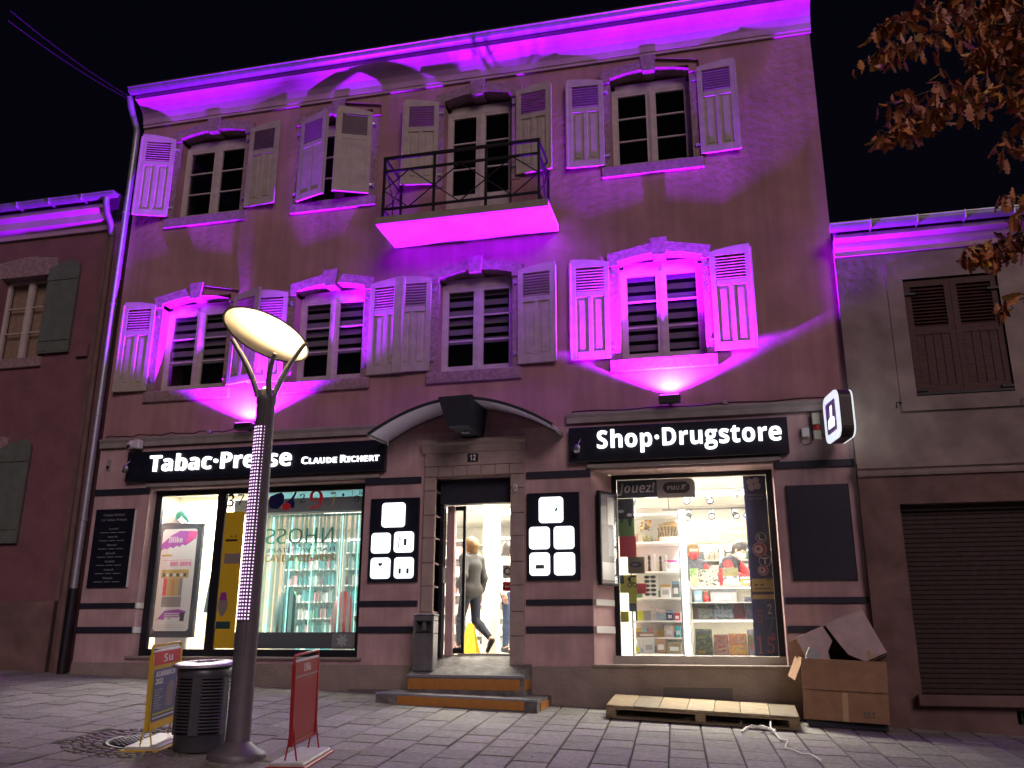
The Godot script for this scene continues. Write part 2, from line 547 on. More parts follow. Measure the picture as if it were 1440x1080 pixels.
# ------------------------------------------------------------------ pavement
func pavement():
	# the sloping ground sheet (its surface is the sand bed that shows in the joints)
	var st := S()
	var far := 70.0
	var nx := 28
	for i in nx:
		for k in nx:
			var x0 := -far + 2.0 * far * i / nx
			var x1 := -far + 2.0 * far * (i + 1) / nx
			var z0 := -far + 2.0 * far * k / nx
			var z1 := -far + 2.0 * far * (k + 1) / nx
			face(st, [Vector3(x0, ground(x0, z0) - 0.012, z0), Vector3(x1, ground(x1, z0) - 0.012, z0), Vector3(x1, ground(x1, z1) - 0.012, z1), Vector3(x0, ground(x0, z1) - 0.012, z1)], Vector3.UP)
	var pv := kind(obj("pavement", st, "joint"), "structure")
	# slabs in columns that run away from the house, staggered
	var w := 0.325
	var l := 0.41
	var up := Vector3(0.042, 1.0, 0.06).normalized()
	var zdir := Vector3(sin(deg_to_rad(3.6)), 0, cos(deg_to_rad(3.6)))
	zdir = (zdir - up * zdir.dot(up)).normalized()
	var xdir := up.cross(zdir).normalized()
	var bs := Basis(xdir, up, zdir)
	var shapes := []
	for v in 5:
		var s := S()
		var dx := 0.004 * (v % 3)
		var dz := 0.003 * (v % 2)
		var tilt := Basis(Vector3(1, 0, 0), deg_to_rad([0.0, 0.4, -0.5, 0.3, -0.2][v])) * Basis(Vector3(0, 0, 1), deg_to_rad([0.3, -0.4, 0.2, 0.0, 0.5][v]))
		bx(s, Vector3(0, -0.025, 0), Vector3(w - 0.012 - dx, 0.05, l - 0.011 - dz), tilt, 0.006)
		shapes.append(done(s))
	var cells := []
	for i in range(-40, 26):
		var off := fposmod(i * 0.377, 1.0) * l
		for k in range(-2, 42):
			var o := Vector3(-0.33, 0, 0) + xdir * (w * i) + zdir * (l * k + off)
			if o.z < -0.12 or o.x < -14.0 or o.x > 8.0:
				continue
			o.y = ground(o.x, o.z) + rng.randf_range(-0.0035, 0.0035)
			var d := Vector3(o.x, 0.64, o.z).distance_to(Vector3(0, 0.64, 11.5))
			# inside the view?
			var view := Vector3(o.x, o.y, o.z) - Vector3(0, 0.64, 11.5)
			var cx := view.dot(Vector3(0.972, 0.0037, -0.234))
			var cy := view.dot(Vector3(0.0623, 0.9596, 0.2742))
			var cz := -view.dot(Vector3(0.2257, -0.2812, 0.9327))
			var seen: bool = cz > 0.1 and absf(cx / cz) < 0.6 and absf(cy / cz) < 0.455
			if Vector2(o.x + 5.03, o.z - 4.08).length() < 0.66:
				continue
			cells.append([d + (0.0 if seen else 100.0), o])
	cells.sort_custom(func(a, b): return a[0] < b[0])
	var mats := ["tile_a", "tile_b", "tile_c"]
	var rest := [S(), S(), S()]
	for n in cells.size():
		var o: Vector3 = cells[n][1]
		if n < 296:
			var t := obj("slab", shapes[rng.randi() % 5], mats[rng.randi() % 3], pv)
			t.transform = Transform3D(bs, o)
		else:
			bx(rest[rng.randi() % 3], o - up * 0.025, Vector3(w - 0.014, 0.05, l - 0.013), bs)
	for v in 3:
		kind(obj("far_slabs", rest[v], mats[v], pv), "stuff")
	# ring of small setts about the manhole cover
	var sett := S()
	var c0 := Vector3(-5.03, 0, 4.08)
	for ring in [0.43, 0.515, 0.60, 0.685]:
		var cnt := int(TAU * ring / 0.088)
		for k in cnt:
			var a: float = TAU * k / cnt + ring * 7.0
			var p: Vector3 = c0 + Vector3(cos(a), 0, sin(a)) * ring
			p.y = ground(p.x, p.z) - 0.02 + rng.randf_range(-0.004, 0.006)
			bx(sett, p, Vector3(0.072, 0.05, 0.072), bs * Basis(Vector3.UP, -a + rng.randf_range(-0.1, 0.1)), 0.012)
	kind(obj("small_setts", sett, "cobble", pv), "stuff")
	var mh := thing("manhole_cover", "round iron manhole cover ringed by small setts beside the litter bin", "manhole cover", Vector3(c0.x, ground(c0.x, c0.z), c0.z))
	mh.basis = bs
	var disc_st := S()
	lathe(disc_st, [Vector2(0.0, 0.004), Vector2(0.33, 0.004), Vector2(0.335, -0.03)], 32)
	obj("cover", disc_st, "iron", mh)
	var rim := S()
	lathe(rim, [Vector2(0.345, -0.03), Vector2(0.345, 0.006), Vector2(0.385, 0.006), Vector2(0.385, -0.03)], 32)
	obj("rim", rim, "iron", mh)
	var studs := S()
	for i in range(-6, 7):
		for k in range(-6, 7):
			var q := Vector2(i, k) * 0.05
			if q.length() < 0.31:
				bx(studs, Vector3(q.x, 0.006, q.y), Vector3(0.026, 0.008, 0.026), Basis(), 0.003)
	kind(obj("stud", studs, "iron", mh), "stuff")
	# fallen leaves
	for k in 24:
		var st2 := S()
		var z := rng.randf_range(0.9, 5.0)
		var x := rng.randf_range(-9.0, 2.0) if z < 3 else rng.randf_range(-6.5, 0.5)
		if x > -4.5 and x < -2.1 and z < 1.1:
			z = 1.5
		leaf_shape(st2, rng.randf_range(0.035, 0.08), 0.35, 5 + k % 7)
		var o := obj("fallen_leaf", st2, "leaf_dry" if k % 3 else "styrofoam")
		o.transform = Transform3D(bs * Basis(Vector3.UP, rng.randf() * TAU) * Basis(Vector3.RIGHT, rng.randf_range(-0.2, 0.2)), Vector3(x, ground(x, z) + 0.012, z))
		tag(o, "small dry leaf fallen on the paving slabs" if k % 3 else "small pale scrap lying on the paving slabs", "leaf" if k % 3 else "scrap", "fallen leaves on the paving" if k % 3 else "pale scraps on the paving")

# ------------------------------------------------------------------ shop building
func wall_sheet(st: SurfaceTool, x0: float, x1: float, y0: float, y1: float, zf: float, zb: float, holes: Array):
	var xs := [x0, x1]
	var ys := [y0, y1]
	for h in holes:
		for v in [h[0], h[1]]:
			if v > x0 and v < x1 and not xs.has(v):
				xs.append(v)
		for v in [h[2], h[3]]:
			if v > y0 and v < y1 and not ys.has(v):
				ys.append(v)
	xs.sort()
	ys.sort()
	var solid := func(i, k):
		if i < 0 or k < 0 or i >= xs.size() - 1 or k >= ys.size() - 1:
			return false
		var cx: float = (xs[i] + xs[i + 1]) * 0.5
		var cy: float = (ys[k] + ys[k + 1]) * 0.5
		for h in holes:
			if cx > h[0] and cx < h[1] and cy > h[2] and cy < h[3]:
				return false
		return true
	for i in xs.size() - 1:
		for k in ys.size() - 1:
			if not solid.call(i, k):
				continue
			var a: float = xs[i]
			var b: float = xs[i + 1]
			var c: float = ys[k]
			var d: float = ys[k + 1]
			face(st, [Vector3(a, c, zf), Vector3(b, c, zf), Vector3(b, d, zf), Vector3(a, d, zf)], Vector3.BACK)
			face(st, [Vector3(a, c, zb), Vector3(b, c, zb), Vector3(b, d, zb), Vector3(a, d, zb)], Vector3.FORWARD)
			if not solid.call(i - 1, k):
				face(st, [Vector3(a, c, zf), Vector3(a, d, zf), Vector3(a, d, zb), Vector3(a, c, zb)], Vector3.LEFT)
			if not solid.call(i + 1, k):
				face(st, [Vector3(b, c, zf), Vector3(b, d, zf), Vector3(b, d, zb), Vector3(b, c, zb)], Vector3.RIGHT)
			if not solid.call(i, k - 1):
				face(st, [Vector3(a, c, zf), Vector3(b, c, zf), Vector3(b, c, zb), Vector3(a, c, zb)], Vector3.DOWN)
			if not solid.call(i, k + 1):
				face(st, [Vector3(a, d, zf), Vector3(b, d, zf), Vector3(b, d, zb), Vector3(a, d, zb)], Vector3.UP)

func arch_pts(x0: float, x1: float, y_spring: float, rise: float, n := 10) -> Array:
	var p := []
	for k in n + 1:
		var t := float(k) / n
		p.append(Vector2(lerpf(x0, x1, t), y_spring + rise * (1.0 - pow(2.0 * t - 1.0, 2.0))))
	return p

func lintel(b: Node3D, x0: float, x1: float, ys: float, rise: float, proud: float):
	# arched stone head in two stones, with a keystone between them
	var xm := (x0 + x1) * 0.5
	for sgn in [-1, 1]:
		var lo := arch_pts(x0, x1, ys, rise, 12)
		var poly := PackedVector2Array()
		var xe := x0 - 0.15 if sgn < 0 else x1 + 0.15
		var half := []
		for q in lo:
			if (q.x - xm) * sgn > 0.095:
				half.append(q)
		half.sort_custom(func(p, q): return absf(p.x - xm) < absf(q.x - xm))
		var yk: float = ys + rise * (1.0 - pow(0.1 / ((x1 - x0) * 0.5), 2.0))
		poly.append(Vector2(xm + sgn * 0.098, yk))
		for q in half:
			poly.append(q)
		poly.append(Vector2(x0 if sgn < 0 else x1, ys - 0.06))
		poly.append(Vector2(xe, ys - 0.06))
		poly.append(Vector2(xe, ys + 0.12))
		poly.append(Vector2(xe - sgn * 0.22, ys + 0.165))
		poly.append(Vector2(xm + sgn * 0.104, ys + 0.245))
		var s := S()
		prism(s, poly, -0.19, proud)
		obj("lintel", s, "stone", b)
	var kp := PackedVector2Array([Vector2(xm - 0.085, ys + rise - 0.05), Vector2(xm + 0.085, ys + rise - 0.05), Vector2(xm + 0.115, ys + 0.30), Vector2(xm - 0.115, ys + 0.30)])
	var ks := S()
	prism(ks, kp, -0.18, proud + 0.025)
	obj("keystone", ks, "stone", b)

func window_set(b: Node3D, x0: float, x1: float, y0: float, ytop: float, blind_rows: Array, door := false):
	# casement window set back in its opening: frame with stiles, panes and bars as pieces
	var z := -0.16
	var fr := S()
	var f := 0.052
	bl(fr, x0 + 0.002, x0 + f, y0, ytop + 0.02, z - 0.06, z)
	bl(fr, x1 - f, x1 - 0.002, y0, ytop + 0.02, z - 0.06, z)
	bl(fr, x0 + f, x1 - f, ytop - f, ytop + 0.10, z - 0.061, z - 0.001)
	bl(fr, x0 + f, x1 - f, y0, y0 + 0.06, z - 0.061, z - 0.001)
	var xm := (x0 + x1) * 0.5
	bl(fr, xm - 0.034, xm + 0.034, y0 + 0.06, ytop - f, z - 0.05, z + 0.004)
	bl(fr, xm - 0.018, xm + 0.018, y0 + 0.06, ytop - f, z + 0.004, z + 0.018)
	var cas := []
	for s in [[x0 + f, xm - 0.034], [xm + 0.034, x1 - f]]:
		var sw := 0.04
		bl(fr, s[0], s[0] + sw, y0 + 0.06, ytop - f, z - 0.05, z - 0.006)
		bl(fr, s[1] - sw, s[1], y0 + 0.06, ytop - f, z - 0.05, z - 0.006)
		bl(fr, s[0] + sw, s[1] - sw, ytop - f - sw, ytop - f, z - 0.05, z - 0.006)
		bl(fr, s[0] + sw, s[1] - sw, y0 + 0.06, y0 + 0.06 + (0.07 if not door else 0.62), z - 0.05, z - 0.006)
		cas.append([s[0] + sw, s[1] - sw])
	var w := obj("window", fr, "window_wood", b)
	var by := y0 + 0.13 if not door else y0 + 0.68
	var ty := ytop - f - 0.04
	var rows := 3
	for c in cas:
		for r in rows:
			var a := lerpf(by, ty, float(r) / rows)
			var d := lerpf(by, ty, float(r + 1) / rows)
			obj("pane", lim(c[0] - 0.005, c[1] + 0.005, a + 0.008, d - 0.008, z - 0.032, z - 0.028), "window_glass", w)
			if r > 0:
				obj("glazing_bar", lim(c[0], c[1], a - 0.011, a + 0.011, z - 0.044, z - 0.012), "window_wood", w)
	for r in blind_rows.size():
		if blind_rows[r] == 0:
			continue
		var yy := ty + 0.03 - 0.145 * r
		obj("blind_band", lim(x0 + f, x1 - f, yy - 0.085, yy, z - 0.10 - 0.002 * (r % 2), z - 0.094 - 0.002 * (r % 2)), "blind", w)

func shutter_proto(mirror: bool) -> Node3D:
	# leaf hung on its edge at x = 0; the top rises towards the free edge
	var w := 0.535
	var h := 1.45
	var t := 0.036
	var sgn := -1.0 if mirror else 1.0
	var fr := S()
	var put := func(x0, x1, y0, y1, z0, z1, bev):
		bl(fr, minf(sgn * x0, sgn * x1), maxf(sgn * x0, sgn * x1), y0, y1, z0, z1, bev)
	put.call(0.0, 0.075, 0.0, h - 0.11, 0.0, t, 0.004)
	put.call(w - 0.075, w, 0.0, h - 0.11, 0.0, t, 0.004)
	put.call(0.075, w - 0.075, 0.0, 0.11, 0.001, t - 0.001, 0.004)
	put.call(0.075, w - 0.075, 0.90, 0.985, 0.001, t - 0.001, 0.004)
	put.call(w * 0.5 - 0.03, w * 0.5 + 0.03, 0.11, 0.90, 0.001, t - 0.001, 0.004)
	put.call(w - 0.01, w + 0.022, 0.0, h - 0.03, 0.010, t + 0.012, 0.004)
	var top := PackedVector2Array([Vector2(0, h - 0.11), Vector2(sgn * w, h - 0.11)])
	for k in 7:
		var u := 1.0 - k / 6.0
		top.append(Vector2(sgn * w * u, h - 0.045 + 0.065 * (1.0 - pow(1.0 - u, 2.0))))
	prism(fr, top, 0.0, t)
	var o := obj("shutter", fr, "shutter", self)
	var slat := cube(Vector3.ZERO, Vector3(w - 0.15, 0.007, 0.042), 0.0, Basis(Vector3.RIGHT, deg_to_rad(38)))
	for k in 8:
		obj("slat", slat, "shutter", o, Vector3(sgn * w * 0.5, 1.01 + 0.042 * k, t * 0.5))
	for x in [0.075, w * 0.5 + 0.03]:
		var p := S()
		var x1: float = x + w * 0.5 - 0.105
		bl(p, minf(sgn * x, sgn * x1), maxf(sgn * x, sgn * x1), 0.11, 0.90, 0.006, 0.018)
		bl(p, minf(sgn * (x + 0.035), sgn * (x1 - 0.035)), maxf(sgn * (x + 0.035), sgn * (x1 - 0.035)), 0.145, 0.865, 0.010, 0.028, 0.009)
		obj("panel", p, "shutter", o)
	var st := S()
	for y in [0.16, 1.22]:
		bx(st, Vector3(sgn * -0.03, y, 0.02), Vector3(0.08, 0.03, 0.012))
		lathe(st, [Vector2(0, -0.03), Vector2(0.012, -0.03), Vector2(0.012, 0.04), Vector2(0, 0.04)], 8, Transform3D(Basis(), Vector3(sgn * -0.055, y, 0.012)))
	obj("hinge", st, "zinc", o)
	return o

func shop_building():
	var b := thing("shop_house", "three-storey plastered shop house lit purple, with shutters and two shop windows", "house")
	var up_holes := []
	var f1 := [[-8.41, -7.25], [-6.13, -5.02], [-3.87, -2.78], [-1.27, -0.14]]
	var f2 := [[-8.43, -7.25], [-6.20, -5.06], [-3.86, -2.80], [-1.31, -0.16]]
	for w in f1:
		up_holes.append([w[0], w[1], 4.34, 5.85])
	for k in 4:
		up_holes.append([f2[k][0], f2[k][1], 6.44 if k == 2 else 7.25, 8.79])
	var lo_holes := [[-8.27, -4.87, 0.48, 2.84], [-3.83, -2.79, 0.40, 2.84], [-1.72, 0.58, 0.42, 2.85]]
	var st := S()
	wall_sheet(st, -9.2, 1.55, 3.47, 9.12, 0.0, -0.34, up_holes)
	obj("wall", st, "wall_beige", b)
	st = S()
	wall_sheet(st, -9.2, 1.55, 0.40, 3.47, 0.0, -0.34, lo_holes)
	obj("shopfront_wall", st, "wall_rose", b)
	st = S()
	bl(st, -9.2, -3.99, -0.9, 0.40, -0.34, 0.018)
	bl(st, -2.62, 1.55, -0.9, 0.40, -0.34, 0.018)
	bl(st, -3.99, -2.62, -0.9, 0.25, -0.34, 0.0)
	obj("plinth", st, "plinth", b)
	# sides, back, floors and roof close the house
	st = S()
	bl(st, -9.2, -8.96, -0.9, 9.12, -9.5, -0.34)
	bl(st, 1.31, 1.55, -0.9, 9.12, -9.5, -0.34)
	bl(st, -9.2, 1.55, -0.9, 9.12, -9.8, -9.5)
	obj("side_wall", st, "wall_beige", b)
	st = S()
	bl(st, -8.96, 1.31, 3.05, 3.35, -9.5, -0.342)
	bl(st, -8.96, 1.31, 6.2, 6.40, -9.5, -0.342)
	bl(st, -8.96, 1.31, 9.0, 9.11, -9.5, -0.342)
	bl(st, -8.96, 1.31, 3.35, 9.0, -1.6, -1.5)
	obj("inner_floor", st, "dark_room", b)
	st = S()
	prism(st, PackedVector2Array([Vector2(0.44, 9.60), Vector2(-5.0, 11.6), Vector2(-9.9, 9.6), Vector2(-9.9, 9.13), Vector2(-0.05, 9.13), Vector2(-0.05, 9.46), Vector2(0.32, 9.46)]), -1.57, 9.2, Transform3D(Basis(Vector3(0, 0, 1), Vector3.UP, Vector3(-1, 0, 0)), Vector3.ZERO))
	obj("roof", st, "slate", b)
	# coved cornice and gutter
	var cp := PackedVector2Array([Vector2(0.0, 9.02), Vector2(0.035, 9.02), Vector2(0.035, 9.06), Vector2(0.05, 9.07), Vector2(0.06, 9.16), Vector2(0.10, 9.25), Vector2(0.17, 9.32), Vector2(0.24, 9.36), Vector2(0.33, 9.38), Vector2(0.33, 9.45), Vector2(0.0, 9.45)])
	var zx := Transform3D(Basis(Vector3(0, 0, 1), Vector3.UP, Vector3(-1, 0, 0)), Vector3.ZERO)
	st = S()
	prism(st, cp, -1.57, 9.2, zx)
	obj("cornice", st, "cornice", b)
	st = S()
	var gp := PackedVector2Array()
	for k in 9:
		var a := PI + PI * k / 8.0
		gp.append(Vector2(0.41 + 0.078 * cos(a), 9.50 + 0.078 * sin(a)))
	gp.append_array([Vector2(0.505, 9.505), Vector2(0.505, 9.52), Vector2(0.32, 9.52)])
	prism(st, gp, -1.60, 9.24, zx)
	obj("gutter", st, "zinc", b)
	# windows
	var zebra := [1, 1, 1, 1, 1, 1, 0, 0, 0]
	var zebra_long := [1, 1, 1, 1, 1, 1, 1, 1, 1]
	for k in 4:
		window_set(b, f1[k][0], f1[k][1], 4.34, 5.70, zebra_long if k == 3 else zebra)
		if k == 2:
			window_set(b, f2[k][0], f2[k][1], 6.50, 8.60, [], true)
		elif k != 1:
			window_set(b, f2[k][0], f2[k][1], 7.25, 8.60, [])
		else:
			window_set(b, f2[k][0], f2[k][1], 7.25, 8.60, [])
		for fl in [[f1[k], 4.34, 5.76, 0.09], [f2[k], 7.25, 8.70, 0.09]]:
			var w: Array = fl[0]
			lintel(b, w[0], w[1], fl[2], fl[3], 0.05)
			if not (k == 2 and fl[1] > 7.0):
				obj("sill", lim(w[0] - 0.15, w[1] + 0.14, fl[1] - 0.165, fl[1], -0.16, 0.05, 0.008), "stone", b)
			for s in [[w[0] - 0.13, w[0]], [w[1], w[1] + 0.13]]:
				obj("jamb_stone", lim(s[0] + 0.001, s[1] - 0.001, fl[1], fl[2] - 0.06, -0.15, 0.016), "stone", b)
	# shutters: [hinge x, foot y, mirrored (leaf to the left of the opening), angle off the wall]
	var right := shutter_proto(false)
	var left := shutter_proto(true)
	var hang := [
		[-8.52, 4.36, true, 4.0], [-7.15, 4.36, false, 17.0], [-6.25, 4.36, true, 4.0], [-4.92, 4.36, false, 3.0], [-3.98, 4.37, true, 3.0], [-2.69, 4.37, false, 3.0], [-1.40, 4.37, true, 2.0], [-0.03, 4.37, false, 2.5],
		[-8.53, 7.29, true, 20.0], [-7.15, 7.29, false, 5.0], [-6.24, 7.26, true, 162.0], [-5.02, 7.26, false, 157.0], [-3.95, 7.29, true, 10.0], [-2.72, 7.29, false, 6.0], [-1.41, 7.28, true, 4.0], [-0.05, 7.28, false, 3.0],
	]
	for k in hang.size():
		var hh: Array = hang[k]
		var src: Node3D = left if hh[2] else right
		var s: Node3D = src.duplicate()
		s.name = "shutter"
		b.add_child(s, true)
		s.position = Vector3(hh[0], hh[1], 0.022 if hh[3] < 100.0 else 0.09)
		s.rotation.y = deg_to_rad(hh[3]) * (1.0 if hh[2] else -1.0)
		if hh[1] > 7.0 and (k == 12 or k == 13):
			s.position.y = 7.30
	for s in [left, right]:
		remove_child(s)
		s.free()
	balcony(b)
	# dark bands across the shopfront piers
	for seg in [[-9.2, -8.27], [-4.87, -4.05], [-2.58, -1.72], [0.6, 1.54]]:
		for y in [[2.775, 2.865], [1.14, 1.215], [0.80, 0.885]]:
			obj("band", lim(seg[0], seg[1], y[0], y[1], -0.02, 0.028, 0.005), "navy", b)
	for y in [[1.14, 1.215], [0.80, 0.885]]:
		var q := S()
		var bb := Basis(Vector3.UP, deg_to_rad(61.2))
		bx(q, Vector3(-1.60, (y[0] + y[1]) * 0.5, -0.19), Vector3(0.40, y[1] - y[0], 0.03), bb, 0.004)
		obj("band_return", q, "print_white", b)
		obj("band_return", lim(-8.275, -8.245, y[0], y[1], -0.14, 0.03, 0.004), "print_white", b)
	# splayed left reveal of the right-hand shop window
	st = S()
	prism(st, PackedVector2Array([Vector2(-1.718, 0.001), Vector2(-1.50, 0.40), Vector2(-1.718, 0.40)]), 0.425, 2.845, Transform3D(Basis(Vector3(1, 0, 0), Vector3(0, 0, -1), Vector3(0, 1, 0)), Vector3.ZERO))
	obj("window_reveal", st, "wall_rose", b)
	st = S()
	bl(st, -8.34, -4.80, 0.455, 0.49, -0.2, 0.05, 0.006)
	obj("window_ledge", st, "plinth", b)
	st = S()
	bl(st, -1.74, 0.63, 0.395, 0.43, -0.45, 0.05, 0.006)
	obj("window_ledge", st, "plinth", b)
	obj("window_head", lim(-8.32, -4.66, 2.87, 2.92, -0.02, 0.05, 0.006), "grey_trim", b)
	obj("window_head", lim(-1.76, 0.68, 2.88, 2.93, -0.02, 0.05, 0.006), "grey_trim", b)
	# grey string course above the signs
	st = S()
	for s in [[-9.19, -4.42], [-2.02, 1.26]]:
		st = S()
		prism(st, PackedVector2Array([Vector2(0.0, 3.49), Vector2(0.055, 3.49), Vector2(0.06, 3.56), Vector2(0.085, 3.60), Vector2(0.085, 3.62), Vector2(0.0, 3.63)]), -s[1], -s[0], zx)
		obj("string_course", st, "grey_trim", b)
	# shop window frames and glass
	shop_window_left(b)
	shop_window_right(b)
	entrance(b)
	# stone panel grille low in the plinth
	var vg := obj("vent_frame", lim(-0.92, -0.05, -0.05, 0.20, 0.017, 0.032), "plinth", b)
	obj("vent_plate", lim(-0.89, -0.08, -0.03, 0.175, 0.02, 0.036), "print_dim", vg)
	obj("vent_plate", lim(-4.95, -3.95 - 0.4, -0.02, 0.10, 0.018, 0.03), "print_dim", b)

func bar(st: SurfaceTool, a: Vector3, c: Vector3, w: float):
	var d := c - a
	var z := d.normalized()
	var x := z.cross(Vector3.UP if absf(z.y) < 0.95 else Vector3.BACK).normalized()
	bx(st, (a + c) * 0.5, Vector3(w, w, d.length()), Basis(x, z.cross(x), z))

func balcony(b: Node3D):
	var sl := S()
	bl(sl, -4.575, -2.10, 6.33, 6.44, 0.0, 0.80, 0.008)
	bl(sl, -4.575, -2.10, 6.325, 6.33, 0.02, 0.775)
	var o := obj("balcony", sl, "soffit", b)
	obj("fascia", lim(-4.58, -2.095, 6.335, 6.44, 0.80, 0.812), "plinth", o)
	var z := 0.72
	var xs := [-4.51, -3.755, -2.995, -2.24]
	for x in xs:
		obj("post", lim(x - 0.017, x + 0.017, 6.44, 7.41, z - 0.017, z + 0.017), "iron", o)
	for x in [xs[0], xs[3]]:
		obj("post", lim(x - 0.014, x + 0.014, 6.44, 7.40, 0.02, 0.05), "iron", o)
	var rails := [[7.41, 0.02], [7.20, 0.013], [6.60, 0.013]]
	for r in rails:
		obj("rail", lim(xs[0] - 0.02, xs[3] + 0.02, r[0] - r[1], r[0] + r[1], z - 0.02, z + 0.02), "iron", o)
		for x in [xs[0], xs[3]]:
			obj("rail", lim(x - 0.012, x + 0.012, r[0] - r[1], r[0] + r[1], 0.02, z - 0.02), "iron", o)
	for k in 3:
		var x0: float = xs[k]
		var x1: float = xs[k + 1]
		var xm := (x0 + x1) * 0.5
		for q in [[Vector2(x0, 6.9), Vector2(xm, 7.2)], [Vector2(xm, 7.2), Vector2(x1, 6.9)], [Vector2(x1, 6.9), Vector2(xm, 6.6)], [Vector2(xm, 6.6), Vector2(x0, 6.9)]]:
			var s := S()
			bar(s, Vector3(q[0].x, q[0].y, z), Vector3(q[1].x, q[1].y, z), 0.014)
			obj("brace", s, "iron", o)
	for x in [xs[0], xs[3]]:
		for q in [[Vector2(z, 7.38), Vector2(0.36, 6.9)], [Vector2(0.36, 6.9), Vector2(z, 6.6)], [Vector2(0.03, 7.38), Vector2(0.36, 6.9)], [Vector2(0.36, 6.9), Vector2(0.03, 6.6)], [Vector2(0.36, 6.9), Vector2(0.36, 6.6)]]:
			var s := S()
			bar(s, Vector3(x, q[0].y, q[0].x), Vector3(x, q[1].y, q[1].x), 0.013)
			obj("brace", s, "iron", o)

func shop_window_left(b: Node3D):
	var z := -0.17
	var f := S()
	bl(f, -8.265, -8.16, 0.492, 2.838, z - 0.06, z + 0.01)
	bl(f, -4.975, -4.873, 0.492, 2.838, z - 0.06, z + 0.01)
	bl(f, -8.16, -4.975, 2.76, 2.838, z - 0.058, z + 0.008)
	bl(f, -8.16, -4.975, 0.492, 0.585, z - 0.058, z + 0.008)
	bl(f, -7.24, -7.11, 0.585, 2.76, z - 0.056, z + 0.006)
	var w := obj("shop_window", f, "frame_dark", b)
	obj("glass", lim(-8.16, -7.24, 0.585, 2.76, z - 0.03, z - 0.024), "glass", w)
	obj("glass", lim(-7.11, -4.975, 0.585, 2.76, z - 0.03, z - 0.024), "glass", w)

func shop_window_right(b: Node3D):
	var z := -0.4
	var f := S()
	bl(f, -1.50, -1.435, 0.432, 2.848, z - 0.06, z + 0.01)
	bl(f, 0.50, 0.578, 0.432, 2.848, z - 0.06, z + 0.01)
	bl(f, -1.435, 0.50, 2.79, 2.848, z - 0.058, z + 0.008)
	bl(f, -1.435, 0.50, 0.432, 0.53, z - 0.058, z + 0.008)
	var w := obj("shop_window", f, "frame_dark", b)
	obj("glass", lim(-1.435, 0.50, 0.53, 2.79, z - 0.03, z - 0.024), "glass", w)
	obj("window_soffit", lim(-1.50, 0.578, 2.848, 2.90, -0.46, -0.02), "wall_rose", b)
	obj("side_reveal", lim(0.578, 0.60, 0.43, 2.848, -0.46, -0.342), "wall_rose", b)

